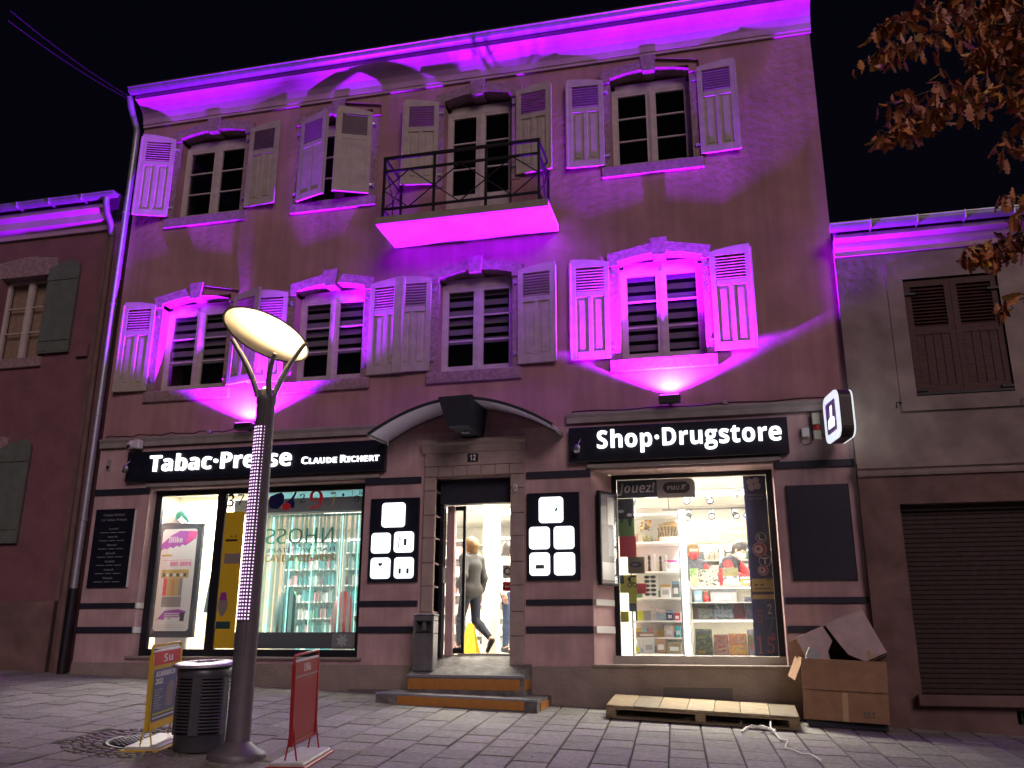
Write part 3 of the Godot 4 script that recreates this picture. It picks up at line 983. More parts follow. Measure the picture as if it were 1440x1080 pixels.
func entrance(b: Node3D):
	# moulded stone surround in blocks
	var xl := -3.995
	var xr := -2.605
	for s in [[xl, -3.83], [-2.79, xr]]:
		var y := 0.405
		var k := 0
		for h in [0.36, 0.30, 0.33, 0.30, 0.33, 0.30, 0.33, 0.19]:
			obj("stone_block", lim(s[0], s[1], y + 0.003, minf(y + h, 2.845) - 0.003, -0.33, 0.045 + 0.003 * (k % 2), 0.008), "door_stone", b)
			y += h
			k += 1
	for k in 7:
		var x0 := lerpf(xl, xr, k / 7.0)
		var x1 := lerpf(xl, xr, (k + 1) / 7.0)
		obj("stone_block", lim(x0 + 0.003, x1 - 0.003, 2.850, 2.985, -0.32, 0.046 + 0.003 * (k % 2), 0.007), "door_stone", b)
	obj("frieze", lim(xl, xr, 2.99, 3.17, -0.02, 0.05, 0.006), "door_stone", b)
	var zx := Transform3D(Basis(Vector3(0, 0, 1), Vector3.UP, Vector3(-1, 0, 0)), Vector3.ZERO)
	var st := S()
	prism(st, PackedVector2Array([Vector2(0, 3.17), Vector2(0.06, 3.17), Vector2(0.075, 3.21), Vector2(0.10, 3.26), Vector2(0.15, 3.29), Vector2(0.15, 3.335), Vector2(0, 3.35)]), -xr - 0.03, -xl + 0.03, zx)
	obj("door_cornice", st, "door_stone", b)
	# roller box, jambs, sliding glass leaf
	obj("roller_box", lim(-3.828, -2.792, 2.50, 2.838, -0.30, -0.16, 0.006), "navy", b)
	st = S()
	bl(st, -3.828, -3.775, 0.50, 2.50, -0.30, -0.18)
	obj("door_post", st, "frame_dark", b)
	obj("door_post", lim(-3.770, -3.665, 0.515, 2.50, -0.42, -0.32), "wall_rose", b)
	st = S()
	bl(st, -3.555, -3.515, 0.545, 2.50, -0.40, -0.36)
	bl(st, -3.665, -3.555, 0.545, 0.615, -0.40, -0.36)
	bl(st, -3.665, -3.555, 2.44, 2.50, -0.40, -0.36)
	var d := obj("sliding_door", st, "frame_dark", b)
	obj("glass", lim(-3.665, -3.555, 0.615, 2.44, -0.384, -0.378), "glass", d)
	obj("handle_plate", lim(-3.78, -3.76, 1.45, 1.66, -0.30, -0.165), "steel", b)
	# house number
	var n := thing("house_number_plate", "small dark plate with house number 12 above the shop door", "number plate")
	obj("plate", lim(-3.385, -3.235, 3.03, 3.145, 0.05, 0.062, 0.004), "black_plastic", n)
	word("12", -3.355, -3.265, 3.05, 0.075, 0.062, 0.004, "print_white", n, bold, "digit")
	# steps
	var s2 := thing("door_steps", "two concrete steps with orange riser tiles in front of the shop door", "steps", Vector3.ZERO)
	st = S()
	prism(st, PackedVector2Array([Vector2(-0.34, -0.6), Vector2(0.47, -0.6), Vector2(0.47, 0.30), Vector2(-0.34, 0.515)]), 2.51, 3.985, zx)
	obj("upper_step", st, "step_concrete", s2)
	obj("tread_edge", lim(-3.995, -2.50, 0.268, 0.305, 0.462, 0.482, 0.006), "zinc", s2)
	st = S()
	prism(st, PackedVector2Array([Vector2(-0.2, -0.6), Vector2(0.86, -0.6), Vector2(0.86, 0.045), Vector2(-0.2, 0.06)]), 2.265, 4.24, Transform3D(zx.basis.rotated(Vector3(0, 0, 1), deg_to_rad(-1.6)), Vector3(0, -0.06, 0)))
	obj("lower_step", st, "step_concrete", s2)
	var tilt := Basis(Vector3(0, 0, 1), deg_to_rad(-1.6))
	obj("riser_tile", lim(-3.98, -2.56, 0.13, 0.255, 0.465, 0.476), "step_tile", s2)
	obj("riser_tile", lim(-2.516, -2.504, 0.13, 0.25, 0.10, 0.44), "step_tile", s2)
	st = S()
	bx(st, Vector3(-3.19, 0.005, 0.863), Vector3(1.55, 0.105, 0.012), tilt)
	obj("riser_tile", st, "step_tile", s2)
	st = S()
	bx(st, Vector3(-2.262, -0.03, 0.40), Vector3(0.012, 0.10, 0.55), tilt)
	obj("riser_tile", st, "step_tile", s2)
	st = S()
	bx(st, Vector3(-3.245, 0.066, 0.862), Vector3(1.99, 0.03, 0.02), tilt, 0.005)
	obj("tread_edge", st, "zinc", s2)

# ------------------------------------------------------------------ neighbours
func left_house():
	var b := thing("left_house", "dark red plastered house left of the purple shop house, with grey-green shutters", "house")
	var st := S()
	wall_sheet(st, -20.0, -9.36, -0.9, 7.30, 0.0, -0.3, [[-11.55, -10.62, 5.06, 6.62], [-12.2, -11.02, 2.15, 3.60], [-10.28, -9.82, 0.34, 0.62]])
	obj("wall", st, "house_red", b)
	st = S()
	bl(st, -20, -9.36, -0.9, 7.3, -9, -8.7)
	bl(st, -9.45, -9.36, -0.9, 7.3, -8.7, -0.3)
	bl(st, -20.2, -20.0, -0.9, 7.3, -9, 0)
	bl(st, -20, -9.45, -0.9, 7.0, -1.6, -1.5)
	obj("inner_wall", st, "dark_room", b)
	st = S()
	prism(st, PackedVector2Array([Vector2(0.30, 7.72), Vector2(-4.5, 8.5), Vector2(-9.2, 7.6), Vector2(-9.2, 7.31), Vector2(0, 7.31)]), 9.38, 20.2, Transform3D(Basis(Vector3(0, 0, 1), Vector3.UP, Vector3(-1, 0, 0)), Vector3.ZERO))
	obj("roof", st, "slate", b)
	var zx := Transform3D(Basis(Vector3(0, 0, 1), Vector3.UP, Vector3(-1, 0, 0)), Vector3.ZERO)
	st = S()
	prism(st, PackedVector2Array([Vector2(0, 7.18), Vector2(0.05, 7.18), Vector2(0.06, 7.27), Vector2(0.16, 7.31), Vector2(0.18, 7.42), Vector2(0.26, 7.48), Vector2(0.26, 7.55), Vector2(0, 7.55)]), 9.55, 20.0, zx)
	obj("eaves", st, "cornice", b)
	st = S()
	var gp := PackedVector2Array()
	for k in 9:
		var a := PI + PI * k / 8.0
		gp.append(Vector2(0.34 + 0.075 * cos(a), 7.65 + 0.075 * sin(a)))
	gp.append_array([Vector2(0.425, 7.655), Vector2(0.425, 7.668), Vector2(0.25, 7.668)])
	prism(st, gp, 9.30, 20.0, zx)
	var g := obj("gutter", st, "zinc", b)
	for k in 12:
		obj("bracket", lim(-9.9 - 0.62 * k, -9.885 - 0.62 * k, 7.57, 7.675, 0.25, 0.43), "zinc", g)
	# swan-neck and downpipe of this house
	st = S()
	tube(st, [Vector3(-9.47, 7.62, 0.34), Vector3(-9.47, 7.50, 0.33), Vector3(-9.48, 7.36, 0.26), Vector3(-9.485, 7.2, 0.12), Vector3(-9.49, 7.05, 0.07)], 0.05, 12)
	obj("swan_neck", st, "zinc", b)
	st = S()
	tube(st, [Vector3(-9.49, 7.05, 0.06), Vector3(-9.47, 4.0, 0.06), Vector3(-9.42, -0.0, 0.06)], 0.042, 12)
	obj("downpipe", st, "house_brown", b)
	st = S()
	bl(st, -9.62, -9.55, -0.3, 7.05, 0.0, 0.03)
	obj("corner_strip", st, "house_brown", b)
	# upper window and its shutter
	for w in [[-11.55, -10.62, 5.06, 6.52, -10.60, 5.10], [-12.2, -11.02, 2.15, 3.5, -11.0, 2.10]]:
		var fr := S()
		bl(fr, w[0], w[1], w[2], w[2] + 0.07, -0.2, -0.14)
		bl(fr, w[0], w[1], w[3] - 0.07, w[3] + 0.1, -0.2, -0.14)
		bl(fr, w[0], w[0] + 0.06, w[2] + 0.07, w[3] - 0.07, -0.2, -0.14)
		bl(fr, w[1] - 0.06, w[1], w[2] + 0.07, w[3] - 0.07, -0.2, -0.14)
		var xm: float = (w[0] + w[1]) * 0.5
		bl(fr, xm - 0.05, xm + 0.05, w[2] + 0.07, w[3] - 0.07, -0.2, -0.135)
		var win := obj("window", fr, "window_wood", b)
		for s in [[w[0] + 0.06, xm - 0.05], [xm + 0.05, w[1] - 0.06]]:
			for r in 3:
				var y0: float = lerpf(w[2] + 0.07, w[3] - 0.07, r / 3.0)
				var y1: float = lerpf(w[2] + 0.07, w[3] - 0.07, (r + 1) / 3.0)
				obj("pane", lim(s[0], s[1], y0 + 0.008, y1 - 0.008, -0.174, -0.17), "window_glass", win)
				if r:
					obj("glazing_bar", lim(s[0], s[1], y0 - 0.01, y0 + 0.01, -0.185, -0.155), "window_wood", win)
		obj("curtain", lim(w[0] + 0.02, w[1] - 0.02, w[2], w[3], -0.27, -0.26), "curtain", win)
		obj("lintel", plate(PackedVector2Array([Vector2(w[0] - 0.12, w[3] - 0.02), Vector2(w[1] + 0.12, w[3] - 0.02), Vector2(w[1] + 0.12, w[3] + 0.26), Vector2(xm + 0.1, w[3] + 0.33), Vector2(xm - 0.1, w[3] + 0.33), Vector2(w[0] - 0.12, w[3] + 0.26)]), -0.15, 0.02), "stone", b)
		obj("sill", lim(w[0] - 0.1, w[1] + 0.1, w[2] - 0.16, w[2], -0.15, 0.05, 0.006), "stone", b)
		var x0: float = w[4]
		var leaf := PackedVector2Array([Vector2(x0, w[5]), Vector2(x0 + 0.58, w[5]), Vector2(x0 + 0.58, w[5] + 1.52), Vector2(x0 + 0.45, w[5] + 1.60), Vector2(x0 + 0.2, w[5] + 1.56), Vector2(x0, w[5] + 1.46)])
		var sh := obj("shutter", plate(leaf, 0.035, 0.065), "green_shutter", b)
		for k in 6:
			obj("plank", lim(x0 + 0.02 + 0.093 * k, x0 + 0.105 + 0.093 * k, w[5] + 0.03, w[5] + 1.44, 0.064, 0.071, 0.003), "green_shutter", sh)
		for y in [0.2, 1.25]:
			obj("batten", lim(x0 + 0.01, x0 + 0.57, w[5] + y, w[5] + y + 0.05, 0.0705, 0.084), "green_shutter", sh)
	var vent := obj("vent_opening", lim(-10.28, -9.82, 0.34, 0.62, -0.22, -0.2), "dark", b)
	for k in 5:
		obj("vent_bar", lim(-10.22 + 0.085 * k, -10.20 + 0.085 * k, 0.35, 0.61, -0.2, -0.06), "iron", vent)
	obj("plinth", lim(-20.0, -9.50, -0.9, 1.25, -0.02, 0.03), "house_brown", b)
	obj("meter_box", lim(-9.86, -9.66, 5.0, 5.22, 0.0, 0.06, 0.006), "house_red", b)

func right_house():
	var b := thing("right_house", "low stained ochre house right of the shop, with closed brown shutters and roller door", "house")
	var zf := 0.11
	var st := S()
	wall_sheet(st, 1.552, 9.0, 2.72, 5.66, zf, -0.3, [[2.33, 3.42, 3.58, 5.12]])
	obj("upper_wall", st, "house_ochre", b)
	st = S()
	wall_sheet(st, 1.552, 9.0, -1.2, 2.62, zf - 0.01, -0.3, [[1.99, 4.4, 0.14, 2.28], [2.93, 3.5, -0.25, -0.02]])
	obj("lower_wall", st, "house_brown", b)
	var zx := Transform3D(Basis(Vector3(0, 0, 1), Vector3.UP, Vector3(-1, 0, 0)), Vector3.ZERO)
	st = S()
	prism(st, PackedVector2Array([Vector2(zf - 0.05, 2.62), Vector2(zf + 0.02, 2.62), Vector2(zf + 0.03, 2.65), Vector2(zf + 0.03, 2.69), Vector2(zf + 0.06, 2.71), Vector2(zf + 0.06, 2.77), Vector2(zf - 0.05, 2.79)]), -9.0, -1.552, zx)
	obj("string_course", st, "house_ochre", b)
	st = S()
	bl(st, 1.58, 9.0, -1.2, 5.6, -9, -8.7)
	bl(st, 8.8, 9.0, -1.2, 5.6, -8.7, -0.3)
	bl(st, 1.58, 9.0, -1.2, 5.6, -1.3, -1.2)
	obj("inner_wall", st, "dark_room", b)
	st = S()
	prism(st, PackedVector2Array([Vector2(zf + 0.24, 5.86), Vector2(-4.5, 6.5), Vector2(-9.2, 6.0), Vector2(-9.2, 5.67), Vector2(zf, 5.67)]), -9.0, -1.57, zx)
	obj("roof", st, "slate", b)
	st = S()
	prism(st, PackedVector2Array([Vector2(zf - 0.05, 5.50), Vector2(zf + 0.03, 5.50), Vector2(zf + 0.03, 5.56), Vector2(zf + 0.07, 5.60), Vector2(zf + 0.09, 5.66), Vector2(zf + 0.18, 5.69), Vector2(zf + 0.18, 5.74), Vector2(zf - 0.05, 5.74)]), -9.0, -1.556, zx)
	obj("eaves", st, "cornice", b)
	st = S()
	var gp := PackedVector2Array()
	for k in 9:
		var a := PI + PI * k / 8.0
		gp.append(Vector2(zf + 0.24 + 0.075 * cos(a), 5.83 + 0.075 * sin(a)))
	gp.append_array([Vector2(zf + 0.325, 5.835), Vector2(zf + 0.325, 5.85), Vector2(zf + 0.15, 5.85)])
	prism(st, gp, -9.0, -1.50, zx)
	var g := obj("gutter", st, "zinc", b)
	for k in 8:
		obj("bracket", lim(1.98 + 0.55 * k, 1.995 + 0.55 * k, 5.75, 5.858, zf + 0.15, zf + 0.33), "zinc", g)
	# closed brown shutters
	for s in [[2.34, 2.873], [2.877, 3.41]]:
		var fr := S()
		bl(fr, s[0], s[0] + 0.07, 3.60, 5.10, zf - 0.06, zf - 0.02)
		bl(fr, s[1] - 0.07, s[1], 3.60, 5.10, zf - 0.06, zf - 0.02)
		bl(fr, s[0] + 0.07, s[1] - 0.07, 5.02, 5.10, zf - 0.06, zf - 0.021)
		bl(fr, s[0] + 0.07, s[1] - 0.07, 4.38, 4.48, zf - 0.06, zf - 0.021)
		bl(fr, s[0] + 0.07, s[1] - 0.07, 3.60, 3.72, zf - 0.06, zf - 0.021)
		var sh := obj("shutter", fr, "brown_shutter", b)
		var slat := cube(Vector3.ZERO, Vector3(s[1] - s[0] - 0.14, 0.008, 0.05), 0.0, Basis(Vector3.RIGHT, deg_to_rad(40)))
		for k in 12:
			obj("slat", slat, "brown_shutter", sh, Vector3((s[0] + s[1]) * 0.5, 4.50 + 0.044 * k, zf - 0.04))
		for k in 4:
			var pw: float = (s[1] - s[0] - 0.14) / 4.0
			obj("board", lim(s[0] + 0.07 + pw * k + 0.002, s[0] + 0.07 + pw * (k + 1) - 0.002, 3.72, 4.38, zf - 0.05, zf - 0.03, 0.003), "brown_shutter", sh)
		for y in [3.66, 4.92]:
			obj("hinge_strap", lim(s[0] - 0.05 if s[0] < 2.5 else s[1] - 0.12, s[0] + 0.12 if s[0] < 2.5 else s[1] + 0.05, y - 0.015, y + 0.015, zf - 0.018, zf + 0.01), "iron", sh)
	obj("closing_bar", lim(2.32, 3.44, 3.60, 3.63, zf - 0.018, zf + 0.004), "iron", b)
	st = S()
	for s in [[2.14, 2.33, 3.42, 5.30], [3.42, 3.60, 3.42, 5.30]]:
		bl(st, s[0], s[1], 3.58, 5.12, zf - 0.08, zf + 0.012)
	bl(st, 2.14, 3.60, 5.12, 5.32, zf - 0.08, zf + 0.013)
	bl(st, 2.14, 3.60, 3.40, 3.58, zf - 0.08, zf + 0.035)
	obj("window_surround", st, "house_ochre", b)
	for x in [2.13, 3.55]:
		var hk := S()
		tube(hk, [Vector3(x, 3.50, zf), Vector3(x, 3.50, zf + 0.08), Vector3(x - 0.06, 3.50, zf + 0.09), Vector3(x - 0.065, 3.43, zf + 0.09)], 0.008, 6)
		obj("shutter_catch", hk, "iron", b)
	# roller door of slats
	var rd := obj("roller_door", lim(1.99, 4.4, 2.21, 2.28, -0.12, -0.02), "roller_brown", b)
	var rs := cube(Vector3.ZERO, Vector3(2.41, 0.052, 0.02), 0.008)
	for k in 38:
		obj("door_slat", rs, "roller_brown", rd, Vector3(3.195, 0.17 + 0.0545 * k, -0.08 + 0.002 * (k % 2)))
	obj("threshold", lim(1.93, 4.5, 0.02, 0.14, -0.2, zf + 0.10, 0.01), "house_brown", b)
	var vent := obj("vent_opening", lim(2.93, 3.5, -0.25, -0.02, -0.12, -0.1), "dark", b)
	for k in 6:
		obj("vent_bar", lim(2.98 + 0.085 * k, 3.0 + 0.085 * k, -0.25, -0.02, -0.1, 0.06), "iron", vent)
	obj("base_course", lim(1.56, 9.0, -1.2, -0.26 + 0.10, -0.02, zf + 0.02), "house_brown", b)

# ------------------------------------------------------------------ signs, lamps and fittings on the shop house
func uplight(x: float, y: float, label: String):
	var t := thing("facade_uplight", label, "floodlight", Vector3(x, y, 0), "purple uplights on the shop front")
	var st := S()
	bx(st, Vector3(0, -0.03, 0.185), Vector3(0.28, 0.09, 0.13), Basis(Vector3.RIGHT, deg_to_rad(-4)), 0.012)
	obj("housing", st, "black_plastic", t)
	obj("lens", lim(-0.12, 0.12, 0.017, 0.022, 0.135, 0.235), "lens_purple", t)
	obj("bracket", lim(-0.02, 0.02, -0.06, -0.02, 0.0, 0.13), "black_plastic", t)
	spot(Vector3(x, y + 0.05, 0.185), Vector3(x, y + 5.0, 0.12), lin(0.29, 0.0025, 1.0), UPLIGHT, 69.0, 0.3, 0.05)

const UPLIGHT := 180.0

func icon_panel(x0: float, x1: float, y0: float, y1: float, tiles: Array, label: String) -> Node3D:
	var t := thing("icon_panel", label, "sign", Vector3.ZERO, "lit icon panels beside the shop door")
	obj("panel", lim(x0, x1, y0, y1, 0.002, 0.05, 0.006), "sign_black", t)
	for q in tiles:
		var p := round_rect(q[0], q[1], q[2], q[3], 0.045)
		obj("light_tile", plate(p, 0.05, 0.068), "icon_white", t)
		area(Vector3((q[0] + q[1]) * 0.5, (q[2] + q[3]) * 0.5, 0.075), Vector3((q[0] + q[1]) * 0.5, (q[2] + q[3]) * 0.5, 2.0), Vector2(q[1] - q[0] - 0.03, q[3] - q[2] - 0.03), Color(0.93, 0.98, 1.0), 0.16)
	return t

func shop_signs():
	uplight(-6.71, 3.70, "small black floodlight throwing purple light up the wall above the left shop sign")
	uplight(-0.64, 3.74, "small black floodlight throwing purple light up the wall above the right shop sign")
	# left sign
	var t := thing("shop_sign", "long black shop sign with lit white letters Tabac Presse", "sign", Vector3.ZERO, "lit signs above the shop windows")
	obj("panel", lim(-8.65, -4.565, 2.955, 3.395, 0.002, 0.10, 0.008), "sign_black", t)
	word("Tabac·Presse", -8.25, -5.95, 3.085, 0.235, 0.10, 0.03, "letter_white", t, bold)
	word("CLAUDE RICHERT", -5.82, -4.64, 3.095, 0.10, 0.10, 0.02, "letter_white", t, bold, "letter", Transform3D(), false, [1.0, 0.78, 0.78, 0.78, 0.78, 0.78, 0.6, 1.0, 0.78, 0.78, 0.78, 0.78, 0.78, 0.78])
	area(Vector3(-7.1, 3.2, 0.14), Vector3(-7.1, 3.2, 3), Vector2(2.3, 0.2), Color(0.93, 0.98, 1.0), 0.14)
	t = thing("shop_sign", "black shop sign with lit white letters Shop Drugstore", "sign", Vector3.ZERO, "lit signs above the shop windows")
	obj("panel", lim(-1.985, 0.79, 2.955, 3.42, 0.002, 0.10, 0.008), "sign_black", t)
	word("Shop·Drugstore", -1.62, 0.725, 3.125, 0.225, 0.10, 0.03, "letter_white", t, bold)
	area(Vector3(-0.45, 3.22, 0.14), Vector3(-0.45, 3.22, 3), Vector2(2.2, 0.2), Color(0.93, 0.98, 1.0), 0.14)
	# small spotlights on the sign ends
	for q in [[-8.57, 3.17, "tiny chrome spotlight on the left end of the Tabac sign"], [-1.84, 3.16, "small round chrome spotlight on the left end of the Drugstore sign"]]:
		var sp := thing("sign_spotlight", q[2], "spotlight", Vector3(q[0], q[1], 0.10))
		var st := S()
		tube(st, [Vector3(0, 0.07, 0.0), Vector3(0.02, 0.09, 0.05), Vector3(0.01, 0.05, 0.09), Vector3(-0.01, 0.0, 0.09)], 0.007, 6)
		obj("arm", st, "steel", sp)
		st = S()
		lathe(st, [Vector2(0, 0.05), Vector2(0.03, 0.045), Vector2(0.04, 0), Vector2(0.045, -0.05), Vector2(0.036, -0.05), Vector2(0.0, -0.03)], 14, Transform3D(Basis(Vector3.FORWARD, deg_to_rad(20)) * Basis(Vector3.RIGHT, deg_to_rad(25)), Vector3(-0.02, -0.04, 0.09)))
		obj("lamp_head", st, "steel", sp)
	# icon panels
	var p := icon_panel(-4.76, -4.055, 1.455, 2.575, [[-4.58, -4.25, 2.18, 2.51], [-4.715, -4.445, 1.835, 2.105], [-4.39, -4.115, 1.84, 2.115], [-4.71, -4.435, 1.50, 1.775], [-4.375, -4.105, 1.50, 1.775]], "dark panel left of the door with five lit icon tiles, one a heart")
	obj("icon", lim(-4.325, -4.31, 1.90, 2.05, 0.068, 0.071), "icon_grey", p)
	obj("icon", lim(-4.25, -4.21, 1.93, 2.02, 0.068, 0.071), "icon_grey", p)
	var heart := PackedVector2Array([Vector2(-4.572, 1.655), Vector2(-4.602, 1.685), Vector2(-4.60, 1.705), Vector2(-4.585, 1.71), Vector2(-4.572, 1.70), Vector2(-4.559, 1.71), Vector2(-4.544, 1.705), Vector2(-4.542, 1.685)])
	obj("icon", plate(heart, 0.068, 0.071), "icon_grey", p)
	for x in [-4.31, -4.20]:
		obj("icon", lim(x, x + 0.035, 1.56, 1.63, 0.068, 0.071), "icon_grey", p)
		obj("icon", lim(x - 0.005, x + 0.04, 1.652, 1.662, 0.068, 0.071), "icon_grey", p)
	obj("icon", lim(-4.236, -4.229, 1.56, 1.66, 0.068, 0.071), "icon_grey", p)
	p = icon_panel(-2.565, -1.87, 1.45, 2.575, [[-2.40, -2.08, 2.18, 2.515], [-2.53, -2.26, 1.845, 2.13], [-2.205, -1.94, 1.84, 2.13], [-2.525, -2.26, 1.51, 1.80], [-2.205, -1.935, 1.51, 1.795]], "dark panel right of the door with five lit icon tiles, one a pouch")
	obj("icon", plate(PackedVector2Array([Vector2(-2.45, 1.595), Vector2(-2.33, 1.595), Vector2(-2.335, 1.645), Vector2(-2.44, 1.645)]), 0.068, 0.071), "icon_grey", p)
	obj("icon", plate(PackedVector2Array([Vector2(-2.19, 2.33), Vector2(-2.165, 2.32), Vector2(-2.15, 2.36), Vector2(-2.17, 2.385)]), 0.068, 0.071), "print_cyan", p)
	obj("icon", lim(-2.31, -2.235, 2.355, 2.362, 0.068, 0.070), "print_grey", p)
	# opening hours plaque and blank board
	t = thing("hours_plaque", "dark slate plaque of opening hours at the far left of the shop front", "plaque", Vector3.ZERO)
	obj("plate", lim(-9.12, -8.46, 1.43, 2.565, 0.002, 0.03, 0.004), "sign_black", t)
	obj("edge_light", lim(-8.455, -8.435, 1.43, 2.55, 0.002, 0.04, 0.003), "print_white", t)
	word("Claude Richert", -8.98, -8.62, 2.46, 0.035, 0.03, 0.002, "print_grey", t, sans)
	word("Le Tabac Presse", -9.0, -8.58, 2.39, 0.033, 0.03, 0.002, "print_grey", t, sans)
	var days := ["Lundi", "Mardi", "Mercredi", "Jeudi", "Vendredi", "Samedi", "Dimanche"]
	for k in 7:
		word(days[k], -8.86, -8.70, 2.26 - 0.118 * k, 0.028, 0.03, 0.002, "print_grey", t, sans)
		for q in [[-9.0, -8.86], [-8.83, -8.73], [-8.70, -8.58]]:
			obj("hours_line", lim(q[0], q[1], 2.215 - 0.118 * k, 2.223 - 0.118 * k, 0.03, 0.032), "print_grey", t)
	t = thing("notice_board", "blank dark navy board on the pier right of the Drugstore window", "board", Vector3.ZERO)
	obj("board", lim(0.72, 1.44, 1.41, 2.56, 0.002, 0.035, 0.004), "navy", t)
	obj("rim", lim(0.715, 0.722, 1.405, 2.565, 0.002, 0.042), "iron", t)
	obj("rim", lim(1.438, 1.445, 1.405, 2.565, 0.002, 0.042), "iron", t)
	# leaflet case on the splayed reveal
	t = thing("leaflet_case", "narrow glazed leaflet case in the left reveal of the Drugstore window", "display case", Vector3.ZERO)
	var bb := Basis(Vector3.UP, deg_to_rad(61.2))
	var mid := Vector3(-1.575, 1.99, -0.185)
	var st := S()
	for q in [[-0.18, 0.0, 0.03, 1.2], [0.18, 0.0, 0.03, 1.2], [0.0, 0.585, 0.33, 0.03], [0.0, -0.585, 0.33, 0.03]]:
		bx(st, mid + bb * Vector3(q[0], q[1], 0.045), Vector3(q[2], q[3], 0.06), bb, 0.005)
	obj("frame", st, "frame_dark", t)
	st = S()
	bx(st, mid + bb * Vector3(0, 0, 0.03), Vector3(0.33, 1.14, 0.01), bb)
	obj("back", st, "print_taupe", t)
	for q in [[-0.08, 0.36, 0.13, 0.36, "print_grey"], [0.08, 0.36, 0.13, 0.36, "print_white"], [-0.08, -0.05, 0.13, 0.36, "print_taupe"], [0.08, -0.05, 0.13, 0.36, "print_grey"], [0.0, -0.42, 0.28, 0.22, "print_white"]]:
		st = S()
		bx(st, mid + bb * Vector3(q[0], q[1], 0.04), Vector3(q[2], q[3], 0.006), bb)
		obj("leaflet", st, q[4], t)
	st = S()
	bx(st, mid + bb * Vector3(0, 0, 0.066), Vector3(0.33, 1.14, 0.004), bb)
	obj("glass", st, "glass", t)
	# curved door canopy
	t = thing("door_canopy", "curved dark-rimmed canopy over the shop door with a wedge-shaped lamp box", "canopy", Vector3.ZERO)
	st = S()
	var rim := S()
	var front := []
	var back := []
	var n := 22
	for k in n + 1:
		var u := -1.0 + 2.0 * k / n
		var p3 := Vector3(-3.33 + 1.24 * u, 3.77 - 0.42 * pow(absf(u), 1.9), 0)
		front.append(p3 + Vector3(0, -0.03, 0.70))
		back.append(p3 + Vector3(0, 0, 0.02))
	for k in n:
		for d in [0.0, 0.022]:
			face(st, [back[k] + Vector3(0, d, 0), back[k + 1] + Vector3(0, d, 0), front[k + 1] + Vector3(0, d, 0), front[k] + Vector3(0, d, 0)], Vector3.UP if d > 0 else Vector3.DOWN)
	obj("sheet", st, "canopy_sheet", t)
	for e in [front, back]:
		rim = S()
		for k in n:
			var dirv: Vector3 = (e[k + 1] - e[k])
			var zz := Vector3.BACK
			var xx := dirv.normalized()
			bx(rim, (e[k] + e[k + 1]) * 0.5 + Vector3(0, 0.012, 0), Vector3(dirv.length() + 0.004, 0.034, 0.03), Basis(xx, zz.cross(xx), zz))
		obj("rim", rim, "navy", t)
	for k in [0, n]:
		st = S()
		bar(st, front[k], back[k], 0.035)
		obj("end_rail", st, "grey_trim", t)
	st = S()
	prism(st, PackedVector2Array([Vector2(-3.45, 3.36), Vector2(-3.18, 3.36), Vector2(-3.13, 3.77), Vector2(-3.59, 3.76)]), 0.0, 0.78)
	obj("lamp_box", st, "navy", t)
	st = S()
	lathe(st, [Vector2(0, 0.01), Vector2(0.05, 0.01), Vector2(0.06, -0.015), Vector2(0.045, -0.015), Vector2(0.0, -0.008)], 16, Transform3D(Basis(), Vector3(-3.3, 3.352, 0.45)))
	obj("spot_rim", st, "steel", t)
	st = S()
	tube(st, [Vector3(-4.44, 3.34, 0.32), Vector3(-4.44, 3.28, 0.32), Vector3(-4.435, 3.25, 0.32)], 0.007, 6)
	obj("rain_chain", st, "white_plastic", t)
	# projecting sign
	t = thing("projecting_sign", "rounded lit box sign projecting from the right end of the shop front", "sign", Vector3(1.235, 3.305, 0.10))
	t.rotation.y = deg_to_rad(11)
	var zx := Transform3D(Basis(Vector3(0, 0, 1), Vector3.UP, Vector3(-1, 0, 0)), Vector3.ZERO)
	obj("case", plate(round_rect(0.05, 0.62, -0.29, 0.29, 0.12), -0.145, 0.0, zx), "sign_brown", t)
	obj("lit_face", plate(round_rect(0.05, 0.62, -0.29, 0.29, 0.12), 0.001, 0.02, zx), "icon_soft", t)
	obj("lit_face", plate(round_rect(0.05, 0.62, -0.29, 0.29, 0.12), -0.165, -0.146, zx), "icon_soft", t)
	obj("emblem", plate(round_rect(0.15, 0.52, -0.19, 0.19, 0.03), 0.02, 0.023, zx), "print_grey", t)
	obj("emblem", plate(PackedVector2Array([Vector2(0.22, -0.13), Vector2(0.44, -0.13), Vector2(0.46, -0.03), Vector2(0.38, 0.0), Vector2(0.40, 0.13), Vector2(0.33, 0.13), Vector2(0.31, 0.0), Vector2(0.22, -0.03)]), 0.023, 0.026, zx), "icon_white", t)
	obj("arm", lim(0.04, 0.08, -0.02, 0.02, -0.12, 0.06), "black_plastic", t)
	area(Vector3(1.26, 3.305, 0.43), Vector3(-1, 3.305, 0.9), Vector2(0.5, 0.5), Color(0.93, 0.98, 1.0), 0.05)
	area(Vector3(1.47, 3.305, 0.42), Vector3(4, 3.305, -0.1), Vector2(0.5, 0.5), Color(0.93, 1.0, 0.92), 0.06)
	# alarm boxes and leads beside it
	t = thing("junction_box", "small pale grey junction box on the wall beside the projecting sign", "junction box", Vector3.ZERO)
	obj("box", lim(0.955, 1.045, 3.16, 3.275, 0.001, 0.06, 0.008), "white_plastic", t)
	st = S()
	tube(st, [Vector3(0.965, 3.16, 0.03), Vector3(0.935, 3.10, 0.03), Vector3(0.98, 3.06, 0.03), Vector3(1.06, 3.08, 0.03), Vector3(1.085, 3.16, 0.03), Vector3(1.075, 3.30, 0.03), Vector3(1.08, 3.48, 0.05)], 0.006, 6)
	obj("lead", st, "black_cable", t)
	t = thing("alarm_box", "cream alarm box with a red lamp next to the projecting sign", "alarm", Vector3.ZERO)
